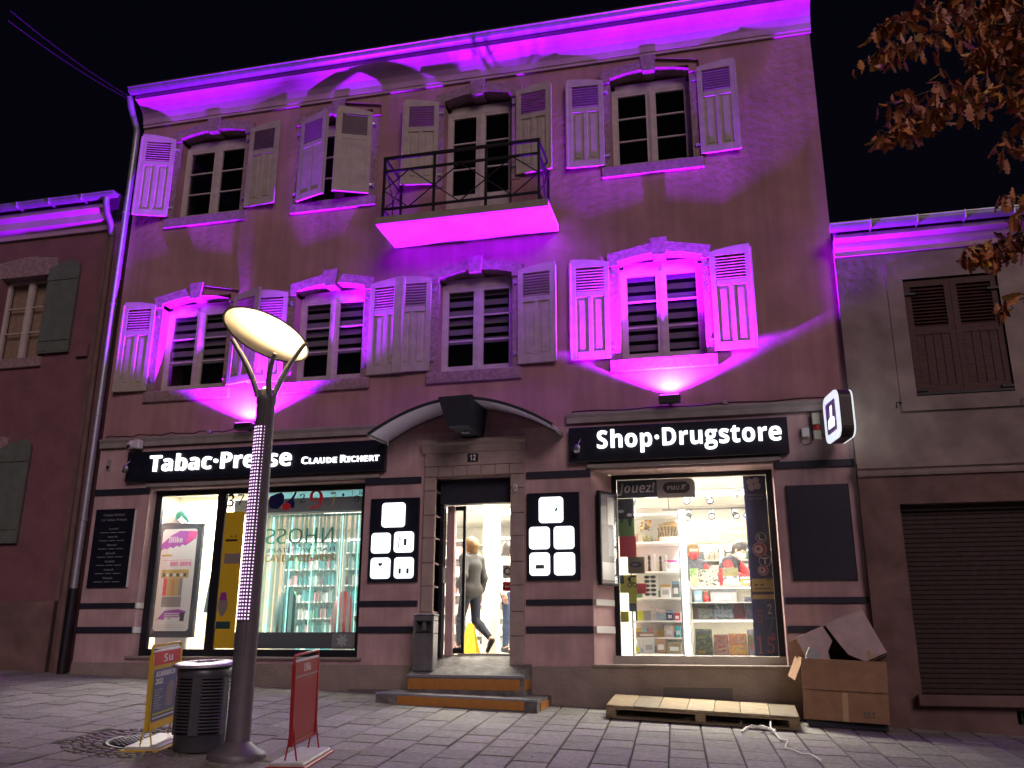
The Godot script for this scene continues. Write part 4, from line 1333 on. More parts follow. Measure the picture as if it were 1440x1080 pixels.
	obj("box", lim(1.09, 1.185, 3.31, 3.46, 0.001, 0.07, 0.008), "cream_plastic", t)
	obj("box", lim(1.095, 1.19, 3.12, 3.24, 0.001, 0.06, 0.008), "cream_plastic", t)
	st = S()
	lathe(st, [Vector2(0.045, 0), Vector2(0.045, 0.03), Vector2(0.035, 0.055), Vector2(0.0, 0.065)], 14, Transform3D(Basis(Vector3.RIGHT, PI / 2), Vector3(1.14, 3.275, 0.02)))
	obj("red_lamp", st, "red_plastic", t)
	st = S()
	tube(st, [Vector3(1.19, 3.2, 0.03), Vector3(1.24, 3.13, 0.06), Vector3(1.28, 3.12, 0.12)], 0.005, 6)
	obj("lead", st, "black_cable", t)
	# camera, bell, sensor
	t = thing("security_camera", "white dome security camera at the left end of the string course", "camera", Vector3(-8.55, 3.50, 0.08))
	st = S()
	lathe(st, [Vector2(0, 0.07), Vector2(0.05, 0.065), Vector2(0.06, 0.0), Vector2(0.055, -0.02), Vector2(0.0, -0.075)], 16, Transform3D(Basis(Vector3.RIGHT, deg_to_rad(-35)), Vector3(-0.04, -0.01, 0.06)))
	obj("dome", st, "white_plastic", t)
	st = S()
	lathe(st, [Vector2(0.03, 0.0), Vector2(0.024, 0.012), Vector2(0, 0.016)], 12, Transform3D(Basis(Vector3.RIGHT, deg_to_rad(80)), Vector3(-0.035, -0.03, 0.112)))
	obj("lens", st, "black_plastic", t)
	obj("mount", lim(0.02, 0.12, -0.06, 0.07, -0.02, 0.10, 0.01), "white_plastic", t)
	t = thing("wall_bracket", "small dark weathered bracket on the pier left of the Tabac sign", "bracket", Vector3(-9.02, 3.24, 0))
	obj("plate", lim(-0.03, 0.03, -0.09, 0.08, 0.001, 0.015, 0.003), "grey_trim", t)
	obj("knob", lim(-0.02, 0.015, -0.06, -0.02, 0.015, 0.05, 0.005), "iron", t)
	t = thing("door_sensor", "small oval door sensor on the stone right of the entrance", "sensor", Vector3(-2.715, 2.655, 0.05))
	obj("plate", plate(disc(0, 0, 0.028, 0.055), 0.0, 0.02), "white_plastic", t)
	obj("eye", plate(disc(0, 0, 0.014, 0.03), 0.02, 0.026), "grey_trim", t)
	# cables along the string course
	var lead := S()
	var pts := []
	for k in 26:
		var u := k / 25.0
		pts.append(Vector3(lerpf(-9.1, -6.75, u), 3.655 + 0.012 * sin(u * 29.0) + 0.01 * sin(u * 57.0), 0.06))
	tube(lead, pts, 0.009, 6)
	tag(obj("cable", lead, "black_cable"), "black cable running along the string course to the left floodlight", "cable")
	lead = S()
	pts = []
	for k in 30:
		var u := k / 29.0
		pts.append(Vector3(lerpf(-1.95, 1.4, u), 3.645 + 0.008 * sin(u * 23.0), 0.05 + 0.03 * u))
	pts.append(Vector3(1.46, 3.63, 0.2))
	pts.append(Vector3(1.47, 3.55, 0.22))
	tube(lead, pts, 0.010, 6)
	tag(obj("cable", lead, "black_cable"), "black cable lying on the string course from the right floodlight to the corner", "cable")
	for q in [[-7.35, "tiny grey cable clamp on the string course left of the left floodlight"], [0.05, "tiny grey cable clamp on the string course right of the right floodlight"]]:
		var cl := obj("cable_clamp", lim(-0.03, 0.03, -0.02, 0.03, 0.0, 0.10, 0.006), "grey_trim", null, Vector3(q[0], 3.65, 0))
		tag(cl, q[1], "clamp")
	# downpipe of the shop house
	t = thing("downpipe", "tall zinc downpipe at the left corner of the shop house", "downpipe", Vector3.ZERO)
	st = S()
	tube(st, [Vector3(-9.275, 9.42, 0.38), Vector3(-9.275, 9.25, 0.30), Vector3(-9.275, 8.95, 0.09), Vector3(-9.275, 8.6, 0.075), Vector3(-9.285, 1.4, 0.075)], 0.052, 14)
	obj("pipe", st, "zinc", t)
	st = S()
	tube(st, [Vector3(-9.285, 1.42, 0.078), Vector3(-9.29, 0.16, 0.078)], 0.068, 14)
	obj("cast_foot", st, "iron", t)
	for y in [7.4, 5.8, 4.0, 2.4]:
		st = S()
		tube(st, [Vector3(-9.28, y, 0.075), Vector3(-9.28, y + 0.04, 0.075)], 0.062, 14)
		obj("collar", st, "zinc", t)
	# overhead wires
	for q in [[0.0, "upper thin wire slanting from the roof corner towards the upper left", 0.0], [0.0, "lower thin wire slanting from the roof corner towards the upper left", -0.16]]:
		st = S()
		var wp := []
		for k in 17:
			var u := k / 16.0
			wp.append(Vector3(-9.3, 9.46 + q[2] * 0.3, 0.25).lerp(Vector3(-9.0, 8.85 + q[2], 3.2), u) + Vector3(0, -0.06 * 4.0 * u * (1.0 - u), 0))
		tube(st, wp, 0.007, 5)
		tag(obj("overhead_wire", st, "black_cable"), q[1], "wire")

# ------------------------------------------------------------------ things that stand on the square
func street_lamp():
	var px := -4.0
	var pz := 4.42
	var gy := ground(px, pz)
	var t := thing("street_lamp", "dark street lamp with tilted glowing dish reflector and a strip of lights on its post", "street lamp", Vector3(px, gy, pz))
	var st := S()
	lathe(st, [Vector2(0.23, -0.03), Vector2(0.235, 0.02), Vector2(0.22, 0.045), Vector2(0.16, 0.075), Vector2(0.115, 0.11), Vector2(0.102, 0.125)], 32)
	obj("base_flange", st, "pole_paint", t)
	st = S()
	lathe(st, [Vector2(0.098, 0.10), Vector2(0.082, 2.97), Vector2(0.089, 2.975), Vector2(0.089, 3.09), Vector2(0.06, 3.095), Vector2(0.0, 3.09)], 32)
	obj("post", st, "pole_paint", t)
	obj("post_seam", lim(0.03, 0.045, 0.15, 2.96, 0.07, 0.0855, 0.004), "dish_back", t)
	# strip of little lights up the side of the post
	st = S()
	for i in 5:
		var a := deg_to_rad(95.0 + (i - 2) * 17.0)
		for k in 58:
			var y := 1.09 + 0.0290 * k
			var r := lerpf(0.098, 0.082, (y - 0.1) / 2.87) + 0.001
			bx(st, Vector3(cos(a) * r, y, sin(a) * r), Vector3(0.006, 0.0135, 0.0135), Basis(Vector3.UP, -a), 0.003)
	kind(obj("light_dots", st, "led_violet", t), "stuff")
	st = S()
	var back := []
	for k in 11:
		var a := deg_to_rad(95.0 - 44.0 + 8.8 * k)
		back.append(a)
	for k in 10:
		for y in [[1.06, 2.76]]:
			var r0 := lerpf(0.098, 0.082, (y[0] - 0.1) / 2.87) + 0.0006
			var r1 := lerpf(0.098, 0.082, (y[1] - 0.1) / 2.87) + 0.0006
			var a: float = back[k]
			var c: float = back[k + 1]
			face(st, [Vector3(cos(a) * r0, y[0], sin(a) * r0), Vector3(cos(c) * r0, y[0], sin(c) * r0), Vector3(cos(c) * r1, y[1], sin(c) * r1), Vector3(cos(a) * r1, y[1], sin(a) * r1)], Vector3(cos(a), 0, sin(a)))
	obj("light_backing", st, "dish_back", t)
	# dish
	var nrm := Vector3(-0.228, -0.924, 0.302).normalized()
	var up := -nrm
	var xx := up.cross(Vector3.BACK).normalized()
	var db := Basis(xx, up, xx.cross(up))
	var dc := Vector3(-4.06 - px, 3.40 - gy, 4.42 - pz)
	st = S()
	lathe(st, [Vector2(0.0, 0.075), Vector2(0.12, 0.068), Vector2(0.24, 0.048), Vector2(0.34, 0.022), Vector2(0.405, -0.004)], 48, Transform3D(db, dc))
	obj("reflector", st, "dish_white", t)
	st = S()
	lathe(st, [Vector2(0.0, 0.10), Vector2(0.12, 0.092), Vector2(0.25, 0.07), Vector2(0.36, 0.034), Vector2(0.425, -0.002), Vector2(0.42, -0.012), Vector2(0.405, -0.006)], 48, Transform3D(db, dc))
	obj("dish_shell", st, "dish_back", t)
	# three arms
	var top := Vector3(0, 3.06, 0)
	for q in [Vector3(-0.27, 3.30, 0.22), Vector3(0.16, 3.14, 0.20), Vector3(0.34, 3.32, -0.03)]:
		var e: Vector3 = q
		e.y = q.y - gy
		st = S()
		var foot := top + Vector3(signf(q.x) * 0.055, -0.03, q.z * 0.25)
		var pts := []
		for k in 7:
			var u := k / 6.0
			pts.append(foot.lerp(e, u) + Vector3(-signf(q.x) * 0.05 * sin(u * PI) * 0.6, 0.0, 0))
		tube(st, pts, [0.03, 0.029, 0.028, 0.026, 0.024, 0.022, 0.02], 10)
		obj("arm", st, "steel", t)
	st = S()
	lathe(st, [Vector2(0.0, 0.01), Vector2(0.035, 0.008), Vector2(0.045, -0.01), Vector2(0.04, -0.02)], 16, Transform3D(Basis(), Vector3(0, 3.115, 0)))
	obj("lens", st, "lens_warm", t)
	spot(Vector3(px, gy + 3.14, pz), Vector3(px + dc.x + 0.16, gy + dc.y - 0.05, pz + dc.z + 0.04), lin(1.0, 0.66, 0.33), LAMP, 52.0, 1.0, 0.05)
const LAMP := 5.0

func panel_sign(at0: Vector3, at1: Vector3, frame: String, kind_: int, label: String):
	# poster panel on a sprung frame over a weighted foot; at0 = near end, at1 = far end, on the ground
	var mid := (at0 + at1) * 0.5
	var t := thing("pavement_sign", label, "sign", mid, "newspaper signs standing on the paving")
	var xx := (at1 - at0)
	var w := xx.length()
	xx = xx.normalized()
	var up := Vector3.UP
	var nn := xx.cross(up).normalized()
	up = nn.cross(xx).normalized()
	var bs := Basis(xx, up, nn)
	t.basis = bs
	var hw := w * 0.5
	obj("foot", lim(-hw - 0.08, hw + 0.02, 0.0, 0.035, -0.14, 0.14, 0.01), "foot_white", t)
	var st := S()
	bl(st, -hw - 0.10, hw + 0.04, -0.02, 0.012, -0.16, 0.16, 0.006)
	obj("foot_edge", st, frame, t)
	for x in [-hw + 0.03, hw - 0.03]:
		for zo in [-0.05, 0.05]:
			st = S()
			tube(st, [Vector3(x, 0.02, zo), Vector3(x, 0.16, zo * 0.5), Vector3(x, 0.36, 0.0)], 0.007, 6)
			obj("leg", st, frame, t)
	st = S()
	bl(st, -hw, hw, 0.14, 0.165, -0.015, 0.015)
	bl(st, -hw, -hw + 0.028, 0.165, 0.76, -0.015, 0.015)
	bl(st, hw - 0.028, hw, 0.165, 0.76, -0.015, 0.015)
	obj("frame", st, frame, t)
	st = S()
	tube(st, [Vector3(-hw + 0.012, 0.75, 0), Vector3(-hw + 0.012, 0.815, 0), Vector3(-hw + 0.03, 0.83, 0), Vector3(hw - 0.03, 0.83, 0), Vector3(hw - 0.012, 0.815, 0), Vector3(hw - 0.012, 0.75, 0)], 0.011, 8)
	obj("handle", st, frame, t)
	obj("backing", lim(-hw + 0.028, hw - 0.028, 0.165, 0.78, -0.006, 0.006), frame, t)
	obj("header", lim(-hw + 0.03, hw - 0.03, 0.665, 0.775, -0.008, 0.010), "print_red" if kind_ == 0 else "red_paint", t)
	obj("header_edge", lim(-hw + 0.02, hw - 0.02, 0.775, 0.79, -0.010, 0.012), "print_white", t)
	if kind_ == 0:
		word("Su", 0.02 - 0.1, 0.13, 0.685, 0.065, 0.010, 0.002, "print_white", t, bold)
		obj("poster", lim(-hw + 0.07, hw - 0.07, 0.20, 0.63, -0.004, 0.009), "poster_blue", t)
		word("ALMANACH", -hw + 0.10, hw - 0.12, 0.565, 0.045, 0.009, 0.002, "print_white", t, bold)
		word("2022", -hw + 0.10, -hw + 0.26, 0.505, 0.045, 0.009, 0.002, "print_white", t, bold)
		obj("picture", plate(PackedVector2Array([Vector2(0.02, 0.30), Vector2(0.18, 0.30), Vector2(0.20, 0.49), Vector2(0.10, 0.52), Vector2(0.03, 0.46)]), 0.009, 0.011), "print_taupe", t)
		for k in 8:
			obj("text_line", lim(-hw + 0.10, -hw + 0.26 - 0.03 * (k % 3), 0.455 - 0.022 * k, 0.463 - 0.022 * k, 0.009, 0.011), "print_grey", t)
		obj("text_line", lim(-hw + 0.09, hw - 0.09, 0.255, 0.268, 0.009, 0.011), "print_lime", t)
		obj("text_line", lim(-hw + 0.09, hw - 0.09, 0.225, 0.236, 0.009, 0.011), "print_white", t)
	else:
		word("DNA", -0.09, 0.09, 0.69, 0.06, 0.010, 0.002, "print_white", t, serif)
		obj("header_edge", lim(-hw + 0.03, hw - 0.03, 0.652, 0.663, -0.010, 0.012), "print_grey", t)
		obj("panel", lim(-hw + 0.04, hw - 0.06, 0.185, 0.64, -0.004, 0.009), "red_paint", t)

func litter_bin():
	var p := Vector3(-4.45, 0, 4.27)
	p.y = ground(p.x, p.z)
	var t := thing("litter_bin", "round dark metal litter bin with louvred sides and pale lid beside the street lamp", "litter bin", p)
	t.scale = Vector3(1.0, 0.91, 1.0)
	var st := S()
	lathe(st, [Vector2(0.195, 0.0), Vector2(0.205, 0.02), Vector2(0.205, 0.14), Vector2(0.218, 0.15)], 32)
	obj("base", st, "bin_paint", t)
	st = S()
	lathe(st, [Vector2(0.195, 0.14), Vector2(0.195, 0.68)], 32)
	obj("liner", st, "dark", t)
	st = S()
	lathe(st, [Vector2(0.222, 0.645), Vector2(0.226, 0.655), Vector2(0.226, 0.75), Vector2(0.19, 0.755)], 32)
	obj("collar", st, "bin_paint", t)
	# panels of pressed louvres: each a bowed strip
	for k in 17:
		var y := 0.165 + 0.029 * k
		for g in 5:
			st = S()
			var a0 := deg_to_rad(72.0 * g + 12.0)
			var nseg := 8
			st.set_smooth_group(0)
			for i in nseg:
				var a := a0 + deg_to_rad(50.0) * i / nseg
				var b := a0 + deg_to_rad(50.0) * (i + 1) / nseg
				var q := [[0.206, 0.0], [0.222, 0.009], [0.222, 0.014], [0.206, 0.021]]
				for j in 3:
					var u: Array = q[j]
					var v: Array = q[j + 1]
					face(st, [Vector3(cos(a) * u[0], y + u[1], sin(a) * u[0]), Vector3(cos(b) * u[0], y + u[1], sin(b) * u[0]), Vector3(cos(b) * v[0], y + v[1], sin(b) * v[0]), Vector3(cos(a) * v[0], y + v[1], sin(a) * v[0])], Vector3(cos(a), 0.0, sin(a)))
			obj("louvre", st, "bin_paint", t)
	for g in 5:
		var a := deg_to_rad(72.0 * g + 1.0)
		st = S()
		bx(st, Vector3(cos(a) * 0.205, 0.40, sin(a) * 0.205), Vector3(0.03, 0.52, 0.085), Basis(Vector3.UP, -a), 0.006)
		obj("rib", st, "bin_paint", t)
	st = S()
	lathe(st, [Vector2(0.10, 0.79), Vector2(0.25, 0.78), Vector2(0.272, 0.768), Vector2(0.27, 0.757), Vector2(0.20, 0.757), Vector2(0.10, 0.772), Vector2(0.10, 0.79)], 40, Transform3D(Basis(Vector3.RIGHT, deg_to_rad(6)), Vector3(0, 0, -0.08)))
	obj("lid", st, "bin_lid", t)
	st = S()
	bx(st, Vector3(0.02, 0.785, 0.01), Vector3(0.13, 0.012, 0.04), Basis(Vector3.UP, 0.7), 0.004)
	obj("stubber", st, "bin_lid", t)

func street_things():
	street_lamp()
	panel_sign(Vector3(-4.86, ground(-4.86, 4.42), 4.42), Vector3(-4.99, ground(-4.99, 3.80) + 0.0, 3.80), "yellow_paint", 0, "yellow newspaper sign with a blue almanac poster, half hidden behind the litter bin")
	panel_sign(Vector3(-3.46, ground(-3.46, 4.56), 4.56), Vector3(-3.55, ground(-3.55, 3.93), 3.93), "red_paint", 1, "plain red newspaper sign headed DNA right of the street lamp")
	litter_bin()
	# ash stand on the upper step
	var t := thing("ash_stand", "narrow steel ash stand on the upper step left of the door", "ashtray", Vector3(-3.835, 0.335, 0.27))
	var st := S()
	bl(st, -0.135, 0.135, 0.0, 0.46, -0.10, 0.10, 0.012)
	bl(st, -0.135, -0.095, 0.46, 0.61, -0.10, 0.10, 0.006)
	bl(st, 0.105, 0.135, 0.46, 0.61, -0.10, 0.10, 0.006)
	bl(st, -0.135, 0.135, 0.61, 0.68, -0.10, 0.10, 0.012)
	bl(st, -0.095, 0.105, 0.46, 0.61, -0.10, -0.06)
	obj("body", st, "steel", t)
	obj("hatch_plate", lim(-0.03, 0.02, 0.49, 0.60, -0.06, 0.06, 0.004), "steel", t)
	obj("ash_tray", lim(-0.09, 0.10, 0.462, 0.48, -0.055, 0.085), "black_plastic", t)
	obj("rim", lim(-0.142, 0.142, 0.68, 0.695, -0.107, 0.107, 0.004), "zinc", t)
	pallet()
	boxes()
	# white strapping band
	st = S()
	var pts := [Vector3(0.0, 0, 1.33), Vector3(0.05, 0, 1.05), Vector3(0.16, 0, 1.0), Vector3(0.27, 0, 1.05), Vector3(0.33, 0, 1.30), Vector3(0.36, 0, 1.62), Vector3(0.43, 0, 1.78), Vector3(0.40, 0, 1.98), Vector3(0.385, 0, 2.16), Vector3(0.44, 0, 2.31), Vector3(0.52, 0, 2.40), Vector3(0.585, 0, 2.47), Vector3(0.65, 0, 2.74)]
	var c := Curve3D.new()
	for k in pts.size():
		var p: Vector3 = pts[k]
		p.y = ground(p.x, p.z) + 0.012 + 0.02 * absf(sin(k * 1.9))
		var d: Vector3 = (pts[mini(k + 1, pts.size() - 1)] - pts[maxi(k - 1, 0)]) * 0.17
		d.y = 0
		c.add_point(p, -d, d)
	var smooth := []
	for k in 60:
		smooth.append(c.sample_baked(c.get_baked_length() * k / 59.0))
	tube(st, smooth, 0.010, 6)
	var sp := thing("strapping", "tangled white plastic strapping on the paving in front of the pallet", "strap", Vector3.ZERO)
	obj("band", st, "strap", sp)
	for q in [[Vector3(0.12, 0.0, 0.98), Vector3(0.2, 0.05, 1.1), Vector3(0.34, 0.03, 1.22)], [Vector3(0.30, 0.08, 1.0), Vector3(0.29, 0.05, 1.15), Vector3(0.33, 0.02, 1.35)], [Vector3(0.0, 0.01, 1.35), Vector3(0.1, 0.06, 1.2), Vector3(0.28, 0.03, 1.2)]]:
		st = S()
		var pp := []
		for v in q:
			pp.append(Vector3(v.x, ground(v.x, v.z) + 0.012 + v.y, v.z))
		tube(st, pp, 0.009, 6)
		obj("loose_end", st, "strap", sp)

func pallet():
	var t := thing("pallet", "flat wooden pallet lying on the paving under the Drugstore window", "pallet", Vector3(-1.47, 0.02 - 0.143, 0.92))
	var xx := Vector3(1, -0.042, 0).normalized()
	var zz := Vector3(0, -0.094, 1)
	zz = (zz - xx * zz.dot(xx)).normalized()
	t.basis = Basis(xx, zz.cross(xx).normalized(), zz)
	var w := 2.07
	var dp := 0.82
	var x := 0.0
	var ws := [0.30, 0.28, 0.31, 0.29, 0.28, 0.31, 0.30]
	var ms := ["pallet_wood", "pallet_wood_wet", "pallet_wood", "pallet_wood_pale", "pallet_wood", "pallet_wood_pale", "pallet_wood_wet"]
	for k in 7:
		obj("top_board", lim(x + 0.002, x + ws[k] - 0.003, 0.121, 0.143 + 0.0015 * (k % 2), -dp, 0.0, 0.004), ms[k], t)
		x += ws[k]
	for z in [-0.05, -dp * 0.5, -dp + 0.05]:
		obj("stringer", lim(0.0, w, 0.098, 0.120, z - 0.05, z + 0.05, 0.003), "pallet_wood", t)
		for xb in [0.055, w * 0.5, w - 0.055]:
			obj("block", lim(xb - 0.055, xb + 0.055, 0.022, 0.098, z - 0.05, z + 0.05, 0.004), "pallet_wood", t)
		obj("skid", lim(0.0, w, 0.0, 0.022, z - 0.05, z + 0.05, 0.003), "pallet_wood_wet", t)

func boxes():
	# dark crate underneath
	var t := thing("low_crate", "low dark crate under the big cardboard box at the shop corner", "crate", Vector3(0.72, ground(0.72, 0.4), 0.5))
	t.rotation = Vector3(0, deg_to_rad(-2), deg_to_rad(-2.4))
	obj("body", lim(0.0, 0.82, 0.0, 0.075, -0.42, 0.0, 0.006), "navy", t)
	obj("rim", lim(-0.01, 0.83, 0.075, 0.092, -0.43, 0.01, 0.004), "black_plastic", t)
	# big open box
	t = thing("cardboard_box", "big open cardboard box on a dark crate at the shop corner", "cardboard box", Vector3(0.67, -0.115, 0.52))
	t.rotation = Vector3(0, deg_to_rad(-7), deg_to_rad(-2.4))
	var w := 0.88
	var h := 0.635
	var d := 0.40
	obj("front_panel", lim(0, w, 0, h, -0.008, 0, 0.002), "cardboard", t)
	obj("back_panel", lim(0, w, 0, h, -d, -d + 0.008), "cardboard", t)
	obj("side_panel", lim(0, 0.008, 0, h, -d + 0.008, -0.008), "cardboard", t)
	obj("side_panel", lim(w - 0.008, w, 0, h, -d + 0.008, -0.008), "cardboard", t)
	obj("bottom_panel", lim(0.008, w - 0.008, 0, 0.008, -d + 0.008, -0.008), "cardboard", t)
	var st := S()
	bx(st, Vector3(w * 0.5, h - 0.155, 0.012), Vector3(w + 0.006, 0.325, 0.008), Basis(Vector3.RIGHT, deg_to_rad(-2.0)), 0.002)
	obj("front_flap", st, "cardboard", t)
	obj("packing_tape", lim(0.41, 0.47, 0.0, 0.30, 0.0, 0.002), "tape", t)
	obj("printed_mark", lim(0.62, 0.74, 0.06, 0.065, 0.0, 0.0015), "print_black", t)
	for k in 3:
		obj("printed_mark", lim(0.62 + 0.045 * k, 0.645 + 0.045 * k, 0.08, 0.12, 0.0, 0.0015), "print_dim", t)
	st = S()
	bx(st, Vector3(-0.075, h - 0.10, -0.17), Vector3(0.008, 0.26, 0.30), Basis(Vector3(0, 0, 1), deg_to_rad(-22)) * Basis(Vector3.UP, deg_to_rad(20)), 0.002)
	obj("side_flap", st, "cardboard", t)
	# tilted box on top
	t = thing("cardboard_box", "smaller torn cardboard box tipped sideways into the big open box", "cardboard box", Vector3(0.885, 0.245, 0.42))
	t.rotation = Vector3(deg_to_rad(-6), deg_to_rad(-4), deg_to_rad(24))
	w = 0.81
	h = 0.545
	d = 0.36
	obj("back_panel", lim(0, w, 0, h, -d, -d + 0.008), "cardboard_in", t)
	obj("top_panel", lim(0, w, h - 0.008, h, -d + 0.008, 0.0), "cardboard_in", t)
	obj("bottom_panel", lim(0, w, 0, 0.008, -d + 0.008, 0.0), "cardboard_in", t)
	obj("side_panel", lim(w - 0.008, w, 0.008, h - 0.008, -d + 0.008, 0.0), "cardboard", t)
	obj("side_panel", lim(0.0, 0.008, 0.008, h - 0.008, -d + 0.008, 0.0), "cardboard", t)
	obj("right_flap", plate(PackedVector2Array([Vector2(0.36, h - 0.004), Vector2(w - 0.002, h - 0.004), Vector2(w - 0.002, 0.02), Vector2(0.56, 0.02), Vector2(0.43, 0.16), Vector2(0.40, 0.30)]), 0.0, 0.008), "cardboard_pale", t)
	obj("left_flap", plate(PackedVector2Array([Vector2(0.002, h - 0.004), Vector2(0.33, h - 0.004), Vector2(0.345, 0.36), Vector2(0.25, 0.28), Vector2(0.22, 0.17), Vector2(0.12, 0.10), Vector2(0.002, 0.12)]), 0.001, 0.009), "cardboard_pale", t)
	st = S()
	bx(st, Vector3(-0.05, h - 0.13, -0.06), Vector3(0.11, 0.26, 0.008), Basis(Vector3.UP, deg_to_rad(-35)), 0.002)
	obj("end_flap", st, "cardboard", t)
	obj("packing_tape", lim(0.30, 0.36, h + 0.0005, h + 0.003, -d, -0.013), "tape", t)
	obj("packing_tape", plate(PackedVector2Array([Vector2(0.60, 0.021), Vector2(0.64, 0.021), Vector2(0.66, 0.12), Vector2(0.61, 0.11)]), 0.008, 0.0095), "tape", t)
	obj("edge_fold", lim(0.0, w, h - 0.001, h + 0.004, -0.012, 0.012, 0.002), "cardboard_pale", t)
	# polystyrene corner
	st = S()
	prism(st, PackedVector2Array([Vector2(0, 0), Vector2(0.15, 0), Vector2(0.155, 0.10), Vector2(0.10, 0.165), Vector2(0.04, 0.17), Vector2(0.0, 0.09)]), -0.05, 0.05)
	var o := obj("polystyrene_block", st, "styrofoam", null, Vector3(0.75, 0.47, 0.49))
	tag(o, "broken white polystyrene block sticking out of the big cardboard box", "packing foam")

# ------------------------------------------------------------------ inside the shop
func ceiling_panel(x: float, z: float, w: float, d: float, en: float, label: String, c := Color(1.0, 0.97, 0.90)):
	var t := thing("ceiling_light", label, "ceiling light", Vector3(x, 2.985, z), "ceiling lights in the shop")
	obj("frame", lim(-w * 0.5 - 0.02, w * 0.5 + 0.02, -0.01, 0.03, -d * 0.5 - 0.02, d * 0.5 + 0.02), "white_plastic", t)
	obj("diffuser", lim(-w * 0.5, w * 0.5, -0.018, -0.0101, -d * 0.5, d * 0.5), "panel_white", t)
	area(Vector3(x, 2.955, z), Vector3(x, 0, z), Vector2(w, d), c, en * 11.0)

func packs(st: SurfaceTool, x0: float, x1: float, y: float, z: float, hmin: float, hmax: float, cols: Array, gap := 0.01, depth := 0.08, yaw := 0.0):
	var x := x0
	var dirx := Vector3(cos(yaw), 0, -sin(yaw))
	while x < x1 - 0.03:
		var w := rng.randf_range(0.05, 0.11)
		var h := rng.randf_range(hmin, hmax)
		st.set_color(cols[rng.randi() % cols.size()])
		var c := Vector3(x0, y, z) + dirx * (x - x0 + w * 0.5) + Vector3(0, h * 0.5, 0)
		bx(st, c, Vector3(w, h, depth), Basis(Vector3.UP, yaw))
		x += w + gap

func rack(called: String, label: String, x0: float, x1: float, z: float, y0: float, y1: float, rows: int, cols: Array, group := "", lit := false) -> Node3D:
	var t := thing(called, label, "shelf", Vector3.ZERO, group)
	obj("back", lim(x0, x1, y0, y1, z - 0.30, z - 0.28), "shelf_white", t)
	obj("side", lim(x0 - 0.02, x0, y0, y1, z - 0.30, z), "shelf_white", t)
	obj("side", lim(x1, x1 + 0.02, y0, y1, z - 0.30, z), "shelf_white", t)
	var st := S()
	for r in rows:
		var y := lerpf(y0, y1, float(r) / rows)
		obj("board", lim(x0, x1, y, y + 0.02, z - 0.28, z), "shelf_white", t)
		packs(st, x0 + 0.02, x1 - 0.02, y + 0.021, z - 0.10, 0.10, (y1 - y0) / rows - 0.06, cols)
	obj("top_board", lim(x0, x1, y1 - 0.02, y1, z - 0.28, z), "shelf_white", t)
	kind(obj("packs", st, "packs", t), "stuff")
	if lit:
		obj("light_strip", lim(x0 + 0.02, x1 - 0.02, y1 - 0.05, y1 - 0.03, z - 0.04, z - 0.01), "tube_white", t)
	return t

func cover(seed_: int, sky: Color, land: Color, spot_: Color) -> StandardMaterial3D:
	var im := Image.create(32, 40, false, Image.FORMAT_RGB8)
	var n := noise(0.07, 3, seed_)
	for y in 40:
		for x in 32:
			var v := n.get_noise_2d(x, y)
			var c := sky if y < 18 + v * 14.0 else land
			if absf(v) > 0.33:
				c = spot_
			im.set_pixel(x, y, c.lerp(Color(c.r * 0.6, c.g * 0.6, c.b * 0.6), clampf(n.get_noise_2d(x * 4, y * 4) + 0.3, 0, 1)))
	var m := StandardMaterial3D.new()
	m.resource_name = "cover"
	m.albedo_texture = ImageTexture.create_from_image(im)
	m.uv1_triplanar = true
	m.uv1_scale = Vector3(4.5, 4.0, 4.5)
	m.uv1_offset = Vector3(0.5, 0.5, 0.5)
	m.roughness = 0.4
	return m

